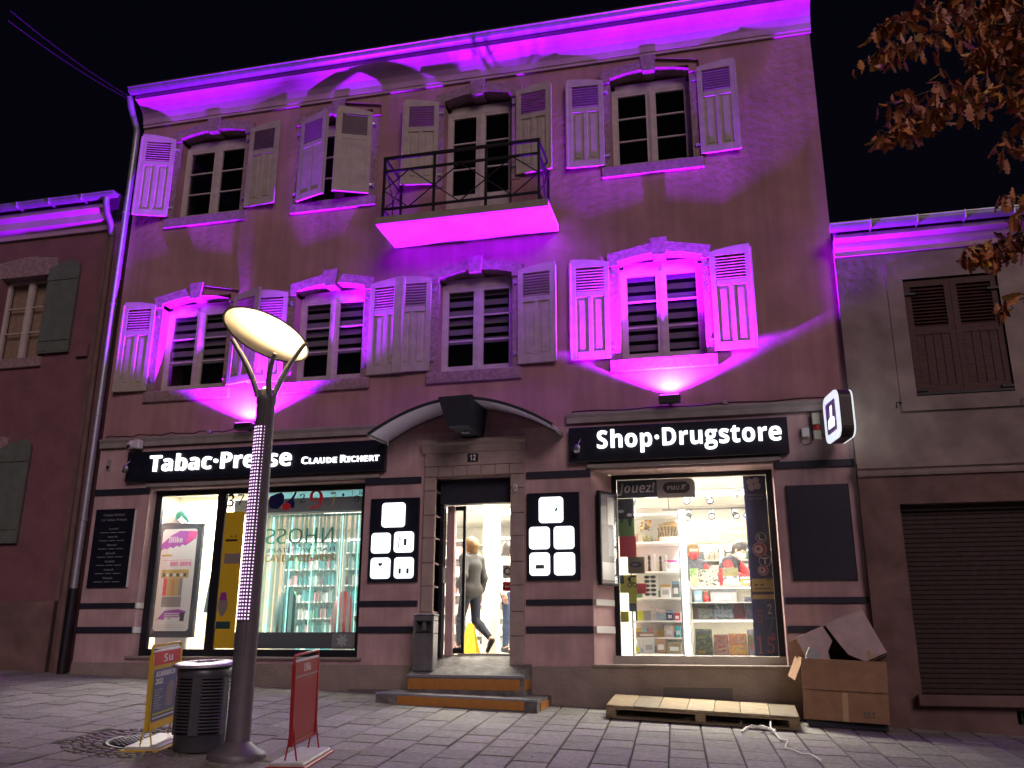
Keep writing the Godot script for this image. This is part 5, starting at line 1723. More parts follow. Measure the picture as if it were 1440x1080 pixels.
func interior():
	mat("packs", Color.WHITE, 0.6).vertex_color_use_as_albedo = true
	var bright := [Color(0.6, 0.58, 0.55), Color(0.5, 0.08, 0.07), Color(0.08, 0.14, 0.4), Color(0.65, 0.45, 0.1), Color(0.1, 0.3, 0.15), Color(0.7, 0.68, 0.64), Color(0.05, 0.05, 0.06), Color(0.6, 0.25, 0.3), Color(0.3, 0.45, 0.55)]
	var pale := [Color(0.75, 0.74, 0.7), Color(0.7, 0.65, 0.5), Color(0.55, 0.6, 0.62), Color(0.5, 0.3, 0.25), Color(0.25, 0.3, 0.35), Color(0.72, 0.7, 0.68)]
	var teal := [Color(0.3, 0.6, 0.58), Color(0.6, 0.7, 0.68), Color(0.1, 0.35, 0.4), Color(0.05, 0.2, 0.22), Color(0.7, 0.72, 0.7), Color(0.2, 0.5, 0.3), Color(0.45, 0.25, 0.28)]
	# shell of the shop room
	var r := thing("shop_room", "bright shop interior seen through the windows and the open door", "room", Vector3.ZERO)
	obj("floor", lim(-8.955, 1.305, 0.36, FLOOR_Y, -6.5, -0.345), "shop_floor", r)
	obj("ceiling", lim(-8.955, 1.305, 3.0, 3.045, -6.5, -0.345), "shop_white", r)
	obj("back_wall", lim(-8.955, 1.305, FLOOR_Y, 3.0, -6.5, -6.42), "shop_white", r)
	obj("party_wall", lim(-8.955, -8.90, FLOOR_Y, 3.0, -6.42, -0.345), "shop_cream", r)
	obj("party_wall", lim(1.25, 1.305, FLOOR_Y, 3.0, -6.42, -0.345), "shop_white", r)
	obj("partition", lim(-8.90, -7.35, FLOOR_Y, 3.0, -1.75, -1.68), "shop_cream", r)
	obj("partition", lim(-4.86, -4.78, FLOOR_Y, 3.0, -2.2, -0.345), "shop_white", r)
	obj("column", lim(-3.80, -3.58, FLOOR_Y, 3.0, -2.55, -2.30), "shop_cream", r)
	obj("bulkhead", lim(-7.1, -4.9, 2.50, 2.70, -0.60, -0.40), "duct_grey", r)
	obj("pelmet", lim(-1.6, 1.2, 2.26, 2.62, -3.62, -3.50), "shop_wood", r)
	obj("blue_soffit", lim(-7.1, -4.9, 2.93, 2.99, -2.6, -0.62), "blue_ceiling", r)
	# lights
	ceiling_panel(-8.0, -0.95, 0.5, 0.9, 3.0, "cream-lit ceiling light above the lottery poster")
	ceiling_panel(-6.0, -1.5, 1.6, 0.4, 3.6, "long ceiling light behind the striped curtain", Color(0.75, 1.0, 0.95))
	ceiling_panel(-6.0, -3.8, 2.4, 0.5, 1.6, "rear ceiling light behind the striped curtain")
	ceiling_panel(-3.4, -1.4, 0.8, 0.6, 1.8, "ceiling light just inside the door")
	ceiling_panel(-3.4, -4.2, 1.4, 0.8, 1.6, "rear ceiling light down the shop aisle")
	ceiling_panel(-0.5, -0.80, 1.3, 0.45, 3.0, "ceiling light over the book display")
	ceiling_panel(-0.4, -2.9, 1.8, 0.5, 2.0, "ceiling light over the shop counter")
	ceiling_panel(-0.4, -5.2, 1.8, 0.8, 1.8, "rear ceiling light behind the counter")
	# vertical tubes in the left window
	for q in [[-8.22, -0.55, "bright upright tube at the left edge of the Tabac window"], [-7.42, -0.75, "bright upright tube right of the lottery poster"]]:
		var tu := thing("light_tube", q[2], "light tube", Vector3(q[0], 0.86, q[1]), "upright light tubes")
		var s := S()
		lathe(s, [Vector2(0, 0), Vector2(0.034, 0), Vector2(0.034, 1.38), Vector2(0, 1.38)], 14)
		obj("tube", s, "tube_white", tu)
		obj("cap", cube(Vector3(0, -0.03, 0), Vector3(0.08, 0.06, 0.08), 0.005), "white_plastic", tu)
		obj("stand", cube(Vector3(0, -0.18, 0), Vector3(0.03, 0.30, 0.03)), "white_plastic", tu)
		area(Vector3(q[0] + 0.05, 1.55, q[1] + 0.06), Vector3(q[0] + 0.5, 1.55, q[1] + 1.0), Vector2(0.07, 1.3), Color(1, 0.97, 0.9), 0.35)
	# poster light box
	var t := thing("poster_stand", "tall framed lottery poster in the Tabac window", "poster", Vector3.ZERO)
	var px := Transform3D(Basis(), Vector3(-8.02, 1.575, -0.48))
	t.transform = px
	obj("frame", lim(-0.36, 0.36, -0.83, 0.83, -0.10, -0.02, 0.01), "frame_dark", t)
	obj("side_trim", lim(-0.40, -0.36, -0.83, 0.83, -0.10, -0.03), "shop_cream", t)
	obj("stand_foot", lim(-0.25, 0.25, -1.045, -0.83, -0.09, -0.04), "white_plastic", t)
	obj("sheet", plate(round_rect(-0.29, 0.29, -0.74, 0.74, 0.05), -0.02, -0.012), "print_white", t)
	var blob := PackedVector2Array([Vector2(-0.29, 0.42)])
	for k in 9:
		var u := k / 8.0
		blob.append(Vector2(-0.29 + 0.40 * u, 0.42 + 0.07 * u + (0.03 if k % 2 else 0.0)))
	blob.append_array([Vector2(0.28, 0.60), Vector2(0.29, 0.70), Vector2(0.0, 0.715), Vector2(-0.15, 0.64), Vector2(-0.29, 0.52)])
	obj("banner", plate(blob, -0.012, -0.010), "print_purple", t)
	obj("banner_tip", plate(PackedVector2Array([Vector2(0.10, 0.52), Vector2(0.28, 0.60), Vector2(0.29, 0.70), Vector2(0.16, 0.71)]), -0.010, -0.009), "print_pink", t)
	word("Illiko", -0.18, 0.06, 0.54, 0.08, -0.010, 0.002, "print_white", t, bold)
	obj("small_print", lim(-0.27, -0.10, 0.335, 0.365, -0.012, -0.010), "print_gold", t)
	obj("rule", lim(-0.24, 0.24, 0.275, 0.281, -0.012, -0.010), "print_pink", t)
	word("300 000€", -0.13, 0.25, 0.19, 0.065, -0.012, 0.002, "print_pink", t, bold)
	obj("ticket_head", lim(-0.24, 0.21, 0.02, 0.14, -0.012, -0.009), "print_gold", t)
	for k in 7:
		obj("ticket_mark", lim(-0.215 + 0.058 * k, -0.175 + 0.058 * k, 0.04, 0.085, -0.009, -0.008), "print_white" if k % 2 else "print_black", t)
	for k in 5:
		obj("ticket_strip", lim(-0.19 + 0.064 * k, -0.132 + 0.064 * k, -0.24, 0.015, -0.012, -0.009), ["print_red", "print_gold", "step_tile", "print_gold", "print_taupe"][k], t)
	obj("ticket_foot", lim(-0.19, 0.13, -0.40, -0.25, -0.012, -0.009), "print_taupe", t)
	var b2 := PackedVector2Array([Vector2(-0.26, -0.60)])
	for k in 9:
		b2.append(Vector2(-0.26 + 0.46 * k / 8.0, -0.60 + 0.05 * k / 8.0 + (0.025 if k % 2 else 0.0)))
	b2.append_array([Vector2(0.23, -0.46), Vector2(0.10, -0.43), Vector2(-0.12, -0.45)])
	obj("banner", plate(b2, -0.012, -0.010), "print_purple", t)
	for k in 3:
		obj("text_line", lim(-0.12, 0.12, -0.50 - 0.03 * k, -0.488 - 0.03 * k, -0.010, -0.009), "print_white", t)
	obj("phone_picture", lim(0.14, 0.21, -0.60, -0.48, -0.010, -0.008), "print_black", t)
	for k in 2:
		obj("text_line", lim(-0.22, 0.22, -0.66 - 0.035 * k, -0.655 - 0.035 * k, -0.012, -0.010), "print_grey", t)
	# things about the poster
	t = thing("green_dustpan", "crumpled green and grey cloth lying on top of the lottery poster frame", "cloth", Vector3(-8.12, 2.405, -0.53))
	var st := S()
	lathe(st, [Vector2(0.0, 0.14), Vector2(0.05, 0.12), Vector2(0.10, 0.05), Vector2(0.14, 0.0)], 9, Transform3D(Basis(Vector3.UP, 0.4).scaled(Vector3(1.2, 1, 0.5)), Vector3(-0.08, 0, 0)), false)
	obj("grey_fold", st, "print_taupe", t)
	st = S()
	tube(st, [Vector3(-0.02, 0.05, 0), Vector3(0.02, 0.14, 0), Vector3(0.08, 0.17, 0.01), Vector3(0.13, 0.10, 0), Vector3(0.2, 0.02, 0)], [0.03, 0.05, 0.05, 0.045, 0.02], 8)
	obj("green_fold", st, "nhoss_green", t)
	t = thing("hanging_cloth", "pale blue cloth hanging right of the lottery poster", "cloth", Vector3(-7.52, 1.1, -0.70))
	st = S()
	var cl := []
	for k in 9:
		cl.append(Vector2(-0.13 + 0.033 * k, 0.03 if k % 2 else -0.02))
	for k in 8:
		face(st, [Vector3(cl[k].x, 0, cl[k].y), Vector3(cl[k + 1].x, 0, cl[k + 1].y), Vector3(cl[k + 1].x * 0.4 + 0.05, 0.9, cl[k + 1].y), Vector3(cl[k].x * 0.4 + 0.05, 0.9, cl[k].y)], Vector3.BACK)
	obj("fold", st, "cloth_blue", t)
	st = S()
	tube(st, [Vector3(0.05, 0.88, 0), Vector3(0.05, 1.0, -0.02)], 0.012, 6)
	obj("hook", st, "steel", t)
	t = thing("wall_picture", "small purple framed picture high on the cream wall beside the poster", "picture", Vector3(-7.45, 2.42, -1.66))
	obj("frame", lim(-0.14, 0.14, -0.17, 0.17, -0.015, 0.02, 0.004), "print_purple", t)
	obj("sheet", lim(-0.11, 0.11, -0.14, 0.14, 0.02, 0.024), "print_taupe", t)
	# yellow strip stuck on the glass
	t = thing("window_strip", "tall yellow sticker strip on the Tabac window glass", "sticker", Vector3(0, 0, -0.193))
	obj("film", lim(-7.105, -6.80, 0.60, 2.50, -0.003, 0.0), "yellow_film", t)
	obj("emblem", lim(-7.07, -6.88, 2.075, 2.105, 0.0, 0.002), "print_black", t)
	for x in [-7.0, -6.93]:
		obj("emblem", plate(PackedVector2Array([Vector2(x, 2.14), Vector2(x + 0.03, 2.17), Vector2(x + 0.035, 2.14)]), 0.0, 0.002), "print_black", t)
	obj("tape", lim(-7.06, -6.80, 1.76, 1.90, 0.0, 0.003), "print_taupe", t)
	obj("picture_figure", plate(PackedVector2Array([Vector2(-7.02, 1.02), Vector2(-6.99, 1.05), Vector2(-6.95, 1.12), Vector2(-6.94, 1.20), Vector2(-6.97, 1.30), Vector2(-7.06, 1.30), Vector2(-7.10, 1.21), Vector2(-7.08, 1.10), Vector2(-7.05, 1.05)]), 0.0, 0.002), "print_taupe", t)
	obj("picture_hat", plate(PackedVector2Array([Vector2(-7.08, 1.25), Vector2(-6.96, 1.25), Vector2(-6.98, 1.36), Vector2(-7.06, 1.36)]), 0.002, 0.004), "print_purple", t)
	obj("label", lim(-7.10, -6.88, 0.86, 0.96, 0.0, 0.002), "print_teal", t)
	# numerals and shapes stuck on the top of the glass
	t = thing("window_numerals", "coloured numerals and blobs stuck along the top of the Tabac window", "sticker", Vector3(0, 0, -0.192))
	word("3", -7.10, -6.98, 2.57, 0.19, 0, 0.002, "print_black", t, bold, "numeral")
	word("7", -6.95, -6.82, 2.60, 0.15, 0, 0.002, "print_black", t, sans, "numeral")
	obj("blob", plate(PackedVector2Array([Vector2(-6.40, 2.53), Vector2(-6.28, 2.52), Vector2(-6.20, 2.60), Vector2(-6.19, 2.70), Vector2(-6.24, 2.755), Vector2(-6.32, 2.74), Vector2(-6.42, 2.70), Vector2(-6.44, 2.6)]), 0, 0.002), "print_blue", t)
	obj("blob", plate(PackedVector2Array([Vector2(-6.15, 2.53), Vector2(-6.02, 2.53), Vector2(-6.02, 2.61), Vector2(-6.05, 2.64), Vector2(-6.0, 2.75), Vector2(-6.03, 2.755), Vector2(-6.09, 2.65), Vector2(-6.16, 2.61)]), 0, 0.002), "print_blue", t)
	obj("blob", plate(disc(-6.15, 2.55, 0.07, 0.055), 0.002, 0.004), "print_red", t)
	word("2", -5.96, -5.85, 2.60, 0.12, 0, 0.002, "print_black", t, serif, "numeral")
	word("9", -5.82, -5.56, 2.51, 0.25, 0, 0.002, "print_red", t, serif, "numeral")
	word("7", -5.48, -5.38, 2.55, 0.18, 0, 0.002, "print_gold", t, serif, "numeral")
	obj("dot", plate(disc(-5.28, 2.69, 0.02, 0.02), 0, 0.002), "print_black", t)
	word("9", -5.12, -5.02, 2.58, 0.09, 0, 0.002, "print_black", t, serif, "numeral")
	word("1", -5.16, -5.12, 2.68, 0.06, 0, 0.002, "print_blue", t, serif, "numeral")
	word("8", -5.05, -4.99, 2.68, 0.06, 0, 0.002, "print_blue", t, serif, "numeral")
	obj("sticker_square", lim(-5.02, -4.975, 0.96, 1.03, 0, 0.002), "print_gold", t)
	# dark stall riser below the curtain with pale gear shape
	t = thing("stall_riser", "dark panel below the striped curtain with a pale gear shape on it", "panel", Vector3(0, 0, -0.24))
	obj("panel", lim(-7.1, -4.98, 0.60, 0.815, -0.03, -0.01), "frame_dark", t)
	obj("gear_panel", lim(-5.35, -5.02, 0.615, 0.80, -0.01, -0.006), "print_dim", t)
	var gear := PackedVector2Array()
	for k in 28:
		var a := TAU * k / 28.0
		var rr := 0.085 if k % 4 < 2 else 0.055
		gear.append(Vector2(-5.2 + rr * cos(a), 0.705 + rr * sin(a)))
	obj("gear", plate(gear, -0.006, -0.003), "print_grey", t)
	# striped curtain of translucent strips, with lit cyan rod
	t = thing("strip_curtain", "curtain of translucent aqua strips behind the middle pane of the Tabac window", "curtain", Vector3(0, 0, -0.62))
	var k2 := 0
	var xx := -7.02
	while xx < -5.05:
		var w := rng.randf_range(0.035, 0.062)
		obj("strip", lim(xx, xx + w, 0.80, 2.50, -0.006 * (k2 % 3), -0.006 * (k2 % 3) + 0.003), "acrylic", t)
		xx += w + rng.randf_range(0.006, 0.05)
		k2 += 1
	obj("top_rail", lim(-7.05, -5.0, 2.46, 2.50, -0.04, -0.02), "white_plastic", t)
	for x in [[-6.56, 0.014], [-5.45, 0.004], [-5.9, 0.004], [-6.25, 0.004], [-6.82, 0.004], [-5.2, 0.004], [-5.05, 0.005]]:
		obj("lit_rod", lim(x[0], x[0] + x[1], 0.82, 2.46, 0.01, 0.02), "rod_cyan", t)
	area(Vector3(-6.0, 1.6, -0.75), Vector3(-6.0, 1.6, -3), Vector2(1.6, 1.4), lin(0.6, 1.0, 0.92), 1.0)
	# mirrored vape lettering and cigar lettering behind the curtain
	t = thing("window_lettering", "green mirrored shop lettering on the striped curtain above golden letters", "lettering", Vector3(0, 0, -0.60))
	word("NHOSS", -6.67, -5.55, 2.07, 0.22, 0, 0.003, "nhoss_green", t, sans, "letter", Transform3D(), true)
	word("HAIS VAP-ITAPE", -6.65, -5.53, 1.95, 0.055, 0, 0.002, "print_teal", t, sans, "letter", Transform3D(), true)
	word("CAVE A CIGARES", -6.66, -5.54, 1.81, 0.10, 0, 0.002, "print_gold", t, bold)
	# racks behind the curtain
	rack("display_rack", "aqua-lit rack of small packets behind the left part of the striped curtain", -7.0, -6.1, -1.9, FLOOR_Y, 2.3, 7, teal, "racks behind the striped curtain", true)
	rack("display_rack", "aqua-lit rack of small packets behind the right part of the striped curtain", -5.95, -5.05, -1.9, FLOOR_Y, 2.3, 7, teal, "racks behind the striped curtain", true)
	rack("display_rack", "long white rack along the back wall behind the striped curtain", -7.2, -4.6, -6.0, FLOOR_Y, 2.6, 7, pale)
	for q in [[-6.45, "print_teal", 0.55, "dark green mannequin torso shape behind the striped curtain"], [-5.55, "red_paint", 0.5, "small red and dark display figure behind the striped curtain"]]:
		var f := thing("display_figure", q[3], "display", Vector3(q[0], 0.815, -1.0))
		st = S()
		lathe(st, [Vector2(0.0, 0.0), Vector2(0.15, 0.0), Vector2(0.17, 0.2), Vector2(0.12, q[2]), Vector2(0.05, q[2] + 0.08), Vector2(0, q[2] + 0.1)], 12)
		obj("body", st, q[1], f)
		obj("stand", lim(-0.12, 0.12, -0.285, 0.0, -0.12, 0.12), "shelf_white", f)
	# seen through the door
	rack("magazine_rack", "tall white rack of magazines on the back wall seen through the door", -4.5, -2.6, -5.6, FLOOR_Y, 2.7, 7, pale, "", true)
	rack("magazine_rack", "white rack of cards left of the cream column inside the door", -4.72, -4.15, -2.6, FLOOR_Y, 2.3, 6, pale)
	rack("magazine_rack", "white rack of bright packets at the right edge of the doorway", -3.25, -2.5, -3.4, FLOOR_Y, 2.5, 7, bright)
	t = thing("door_mat", "dark door mat with pale zigzag lines inside the shop door", "mat", Vector3(-3.2, FLOOR_Y, -0.85))
	obj("mat", lim(-0.42, 0.42, 0.0, 0.012, -0.42, 0.42, 0.004), "black_plastic", t)
	for z in 5:
		st = S()
		for k in 10:
			var x0 := -0.40 + 0.08 * k
			bx(st, Vector3(x0 + 0.04, 0.0135, -0.32 + 0.16 * z), Vector3(0.095, 0.003, 0.028), Basis(Vector3.UP, 0.55 if k % 2 else -0.55))
		obj("zigzag", st, "print_grey", t)
	t = thing("caution_sign", "yellow folding floor sign behind the woman in the doorway", "floor sign", Vector3(-3.90, FLOOR_Y, -2.0))
	for s in [-1, 1]:
		st = S()
		var tilt := Basis(Vector3.RIGHT, deg_to_rad(-14.0 * s))
		prism(st, PackedVector2Array([Vector2(-0.13, 0.0), Vector2(0.13, 0.0), Vector2(0.045, 0.46), Vector2(-0.045, 0.46)]), -0.006, 0.006, Transform3D(tilt, Vector3(0, 0, 0.115 * s)))
		obj("leaf", st, "yellow_film", t)
	for q in [["door_notice", "white notice with a round emblem on the glass right of the doorway", -3.0, -2.87, 1.52, 1.69, "print_white"], ["door_notice", "small red no-entry notice on the glass right of the doorway", -3.0, -2.88, 1.35, 1.47, "print_red"]]:
		t = thing(q[0], q[1], "notice", Vector3(0, 0, -0.42))
		obj("sheet", lim(q[2], q[3], q[4], q[5], 0, 0.003), q[6], t)
		if q[6] == "print_red":
			obj("white_bar", lim(q[2] + 0.03, q[3] - 0.03, 1.40, 1.42, 0.003, 0.005), "print_white", t)
		else:
			st = S()
			lathe(st, [Vector2(0.035, 0.0), Vector2(0.05, 0.0)], 18, Transform3D(Basis(Vector3.RIGHT, PI / 2), Vector3((q[2] + q[3]) * 0.5, 1.61, 0.005)))
			obj("ring", st, "print_black", t)
	obj("side_light", lim(-3.01, -2.795, 0.56, 2.49, -0.432, -0.426), "glass", r)
	# track lights
	track(Vector3(-1.48, 2.72, -1.2), Vector3(0.2, 2.72, -1.2), [-1.3, -0.55, -0.25], "front ceiling track with dark spotlights in the Drugstore window")
	track(Vector3(-1.0, 2.70, -2.7), Vector3(0.9, 2.70, -2.7), [-0.6, -0.25, 0.1, 0.3], "rear ceiling track with dark spotlights above the counter")
	drugstore_window(bright, pale)
	for q in [[-1.26, "small bright spotlight under the Jouez banner's left end"], [-0.43, "bright spotlight under the grey right end of the PMU banner"], [0.12, "small bright spotlight at the top beside the blue lottery strip"]]:
		var w := thing("window_spotlight", q[1], "spotlight", Vector3(q[0], 2.53, -0.52), "small spotlights along the top of the Drugstore window")
		var sw := S()
		lathe(sw, [Vector2(0, 0.05), Vector2(0.022, 0.045), Vector2(0.03, -0.03), Vector2(0.026, -0.03), Vector2(0.0, -0.01)], 12, Transform3D(Basis(Vector3.RIGHT, deg_to_rad(28)), Vector3.ZERO))
		obj("head", sw, "white_plastic", w)
		obj("rod", lim(-0.004, 0.004, 0.05, 0.47, -0.004, 0.004), "white_plastic", w)
		sw = S()
		lathe(sw, [Vector2(0.0, -0.022), Vector2(0.026, -0.028)], 12, Transform3D(Basis(Vector3.RIGHT, deg_to_rad(28)), Vector3.ZERO))
		obj("lamp", sw, "spot_lens", w)
		spot(Vector3(q[0], 2.48, -0.545), Vector3(q[0] + (0.1 if q[0] < -1.0 else 0.0), 1.0, -0.76), Color(1, 0.97, 0.9), 9.0, 52.0, 0.8, 0.03)

func track(a: Vector3, c: Vector3, xs: Array, label: String):
	var t := thing("track_light", label, "track light", Vector3.ZERO)
	obj("track", lim(a.x, c.x, a.y - 0.012, a.y + 0.012, a.z - 0.015, a.z + 0.015), "black_plastic", t)
	for x in [a.x + 0.1, c.x - 0.1]:
		obj("hanger", lim(x - 0.006, x + 0.006, a.y + 0.012, 3.0, a.z - 0.006, a.z + 0.006), "black_plastic", t)
	var i := 0
	for x in xs:
		var st := S()
		var bs := Basis(Vector3.UP, 0.5 * (i % 3 - 1)) * Basis(Vector3.RIGHT, deg_to_rad(-40 - 10 * (i % 2)))
		var at := Vector3(x, a.y - 0.09, a.z + 0.03)
		lathe(st, [Vector2(0.0, 0.10), Vector2(0.032, 0.09), Vector2(0.048, 0.02), Vector2(0.05, -0.08), Vector2(0.042, -0.08), Vector2(0.03, -0.05)], 14, Transform3D(bs, at))
		var hd := obj("spot_head", st, "black_plastic", t)
		obj("stem", lim(x - 0.008, x + 0.008, a.y - 0.08, a.y - 0.012, a.z - 0.008, a.z + 0.008), "black_plastic", t)
		st = S()
		lathe(st, [Vector2(0, -0.06), Vector2(0.04, -0.062)], 12, Transform3D(bs, at))
		obj("lamp", st, "spot_lens", hd)
		i += 1

func drugstore_window(bright: Array, pale: Array):
	var z := -0.424
	# glass stickers
	var t := thing("betting_banner", "dark banner with Jouez and PMU across the top left of the Drugstore window", "banner", Vector3(0, 0, z - 0.008))
	obj("dark_part", lim(-1.43, -0.90, 2.545, 2.785, -0.003, 0.0), "print_teal", t)
	word("Jouez!", -1.40, -0.935, 2.615, 0.125, 0.0, 0.002, "print_white", t, bold, "letter", Transform3D(Basis(Vector3(1, 0, 0), Vector3(0.16, 1, 0), Vector3(0, 0, 1)), Vector3(-0.42, 0, 0)))
	var gp := PackedVector2Array([Vector2(-0.90, 2.53), Vector2(-0.40, 2.53), Vector2(-0.40, 2.72)])
	for k in 6:
		var a := PI * 0.5 * k / 5.0
		gp.append(Vector2(-0.48 + 0.08 * cos(a), 2.705 + 0.08 * sin(a)))
	gp.append(Vector2(-0.90, 2.785))
	obj("grey_part", plate(gp, -0.003, 0.0), "print_pale", t)
	obj("pill", plate(round_rect(-0.82, -0.47, 2.59, 2.74, 0.074), 0.0, 0.002), "print_black", t)
	word("PMU", -0.77, -0.60, 2.635, 0.055, 0.002, 0.002, "print_white", t, bold, "letter")
	obj("horse_mark", plate(PackedVector2Array([Vector2(-0.595, 2.63), Vector2(-0.57, 2.68), Vector2(-0.58, 2.70), Vector2(-0.52, 2.70), Vector2(-0.50, 2.715), Vector2(-0.53, 2.68), Vector2(-0.55, 2.665), Vector2(-0.54, 2.63), Vector2(-0.565, 2.65)]), 0.002, 0.004), "print_white", t)
	t = thing("photo_sticker", "tall picture sticker of dark trees and lawn above a red block at the window edge", "sticker", Vector3(0, 0, z - 0.008))
	obj("dark_trees", lim(-1.43, -1.215, 2.27, 2.54, -0.003, 0.0), "print_dark_green", t)
	obj("lawn", lim(-1.43, -1.215, 2.04, 2.27, -0.003, 0.0), "print_green", t)
	for q in [[-1.385, 2.37], [-1.275, 2.32]]:
		obj("white_ring", plate(disc(q[0], q[1], 0.035, 0.022), 0.0, 0.002), "print_white", t)
		obj("jockey_shape", plate(PackedVector2Array([Vector2(q[0] - 0.03, q[1] + 0.03), Vector2(q[0] + 0.02, q[1] + 0.03), Vector2(q[0] + 0.025, q[1] + 0.10), Vector2(q[0], q[1] + 0.13), Vector2(q[0] - 0.03, q[1] + 0.09)]), 0.0, 0.002), "print_black", t)
		obj("leg_shape", plate(PackedVector2Array([Vector2(q[0] - 0.01, q[1] - 0.15), Vector2(q[0] + 0.015, q[1] - 0.15), Vector2(q[0] + 0.035, q[1] - 0.02), Vector2(q[0] - 0.03, q[1] - 0.02)]), 0.0, 0.002), "print_black", t)
	obj("red_block", lim(-1.42, -1.20, 1.77, 2.04, -0.003, 0.0), "print_red", t)
	t = thing("pill_sticker", "olive square sticker with a dark PMU pill on the Drugstore window", "sticker", Vector3(0, 0, z - 0.008))
	obj("square", lim(-1.32, -1.10, 1.555, 1.77, -0.003, 0.0), "print_olive", t)
	obj("pill", plate(round_rect(-1.285, -1.135, 1.635, 1.705, 0.034), 0.0, 0.002), "print_black", t)
	word("PMU", -1.265, -1.185, 1.655, 0.028, 0.002, 0.001, "print_taupe", t, bold)
	t = thing("cycling_sticker", "lime green sticker with a dark bicycle rider on the Drugstore window", "sticker", Vector3(0, 0, z - 0.008))
	obj("lime_block", lim(-1.43, -1.21, 1.31, 1.54, -0.003, 0.0), "print_lime", t)
	obj("lime_block", lim(-1.32, -1.215, 1.18, 1.31, -0.003, 0.0), "print_lime", t)
	obj("green_block", lim(-1.32, -1.22, 1.075, 1.18, -0.003, 0.0), "print_teal", t)
	obj("dark_block", lim(-1.43, -1.375, 1.43, 1.54, 0.0, 0.001), "print_dark_green", t)
	for q in [-1.30, -1.235]:
		var st := S()
		lathe(st, [Vector2(0.019, 0.0), Vector2(0.03, 0.0)], 16, Transform3D(Basis(Vector3.RIGHT, PI / 2), Vector3(q, 1.41, 0.002)))
		obj("wheel", st, "print_black", t)
	obj("rider", plate(PackedVector2Array([Vector2(-1.33, 1.49), Vector2(-1.28, 1.53), Vector2(-1.22, 1.525), Vector2(-1.215, 1.51), Vector2(-1.28, 1.51), Vector2(-1.29, 1.46), Vector2(-1.24, 1.44), Vector2(-1.25, 1.43), Vector2(-1.31, 1.45)]), 0.0, 0.002), "print_black", t)
	t = thing("lime_sticker", "small lime square sticker low at the left edge of the Drugstore window", "sticker", Vector3(0, 0, z - 0.008))
	obj("square", lim(-1.43, -1.325, 0.945, 1.08, -0.003, 0.0), "print_lime", t)
	t = thing("red_sticker", "small red square sticker beside the lime cycling sticker", "sticker", Vector3(0, 0, z - 0.008))
	obj("square", lim(-1.21, -1.09, 1.30, 1.43, -0.003, 0.0), "print_red", t)
	t = thing("window_tag", "small brass coloured tag low on the Drugstore window glass", "sticker", Vector3(0, 0, z - 0.008))
	obj("tag", lim(-0.47, -0.385, 0.56, 0.60, -0.003, 0.0), "print_gold", t)
	# blue lottery strip
	t = thing("lottery_panel", "tall dark blue lottery strip with clover, balls and numerals at the window's right edge", "panel", Vector3(0, 0, z - 0.004))
	obj("film", lim(0.215, 0.498, 0.535, 2.785, -0.012, -0.008), "print_blue", t)
	for k in 4:
		var a := PI * 0.25 + PI * 0.5 * k + 0.2
		var c := Vector2(0.345, 2.675) + Vector2(cos(a), sin(a)) * 0.052
		obj("clover_leaf", plate(disc(c.x, c.y, 0.044, 0.044, 14), -0.008, -0.006 + 0.0004 * k), "print_clover", t)
	word("FRANÇAISE", 0.25, 0.46, 2.52, 0.022, -0.008, 0.001, "print_grey", t, sans)
	word("DES JEUX", 0.27, 0.44, 2.475, 0.022, -0.008, 0.001, "print_grey", t, sans)
	var balls := [[0.385, 1.985, 0.066, "L"], [0.36, 1.835, 0.088, "O"], [0.415, 1.695, 0.075, "T"], [0.385, 1.575, 0.066, "O"]]
	for q in balls:
		obj("ball_rim", plate(disc(q[0], q[1], q[2], q[2], 24), -0.008, -0.006), "print_clover", t)
		obj("ball", plate(disc(q[0], q[1], q[2] - 0.008, q[2] - 0.008, 24), -0.006, -0.005), "print_dark_red" if q[3] == "O" else "print_blue", t)
		if q[3] == "O":
			obj("ball_ring", plate(disc(q[0] - q[2] * 0.12, q[1], q[2] * 0.62, q[2] * 0.62, 20), -0.005, -0.004), "print_clover", t)
			obj("ball_eye", plate(disc(q[0] - q[2] * 0.2, q[1] + q[2] * 0.08, q[2] * 0.27, q[2] * 0.27, 16), -0.004, -0.003), "print_dark_red", t)
		elif q[3] == "L":
			obj("ball_ring", plate(PackedVector2Array([Vector2(q[0] - 0.035, q[1] + 0.035), Vector2(q[0] - 0.012, q[1] + 0.04), Vector2(q[0] - 0.015, q[1] - 0.012), Vector2(q[0] + 0.028, q[1] - 0.022), Vector2(q[0] + 0.022, q[1] - 0.042), Vector2(q[0] - 0.03, q[1] - 0.035)]), -0.005, -0.004), "print_clover", t)
		else:
			obj("ball_ring", lim(q[0] - 0.045, q[0] + 0.035, q[1] + 0.02, q[1] + 0.04, -0.005, -0.004), "print_clover", t)
			obj("ball_ring", lim(q[0] - 0.01, q[0] + 0.012, q[1] - 0.05, q[1] + 0.02, -0.005, -0.004), "print_clover", t)
	word("2", 0.40, 0.46, 1.04, 0.115, -0.008, 0.002, "print_clover", t, serif, "numeral")
	word("5", 0.27, 0.35, 0.93, 0.16, -0.008, 0.002, "print_dark_red", t, serif, "numeral")
	word("7", 0.36, 0.48, 0.83, 0.17, -0.008, 0.002, "print_teal_mid", t, serif, "numeral")
	word("1", 0.24, 0.33, 0.56, 0.22, -0.008, 0.002, "print_dark_red", t, serif, "numeral")
	word("5", 0.36, 0.47, 0.57, 0.19, -0.008, 0.002, "print_dark_red", t, serif, "numeral")
	word("3", 0.41, 0.48, 0.72, 0.08, -0.006, 0.002, "print_dark_red", t, bold, "numeral")
	t = thing("gold_notice", "gold notice with small dark print on the blue lottery strip", "notice", Vector3(0, 0, z - 0.004))
	obj("sheet", lim(0.235, 0.495, 1.31, 1.47, -0.006, -0.003), "print_gold", t)
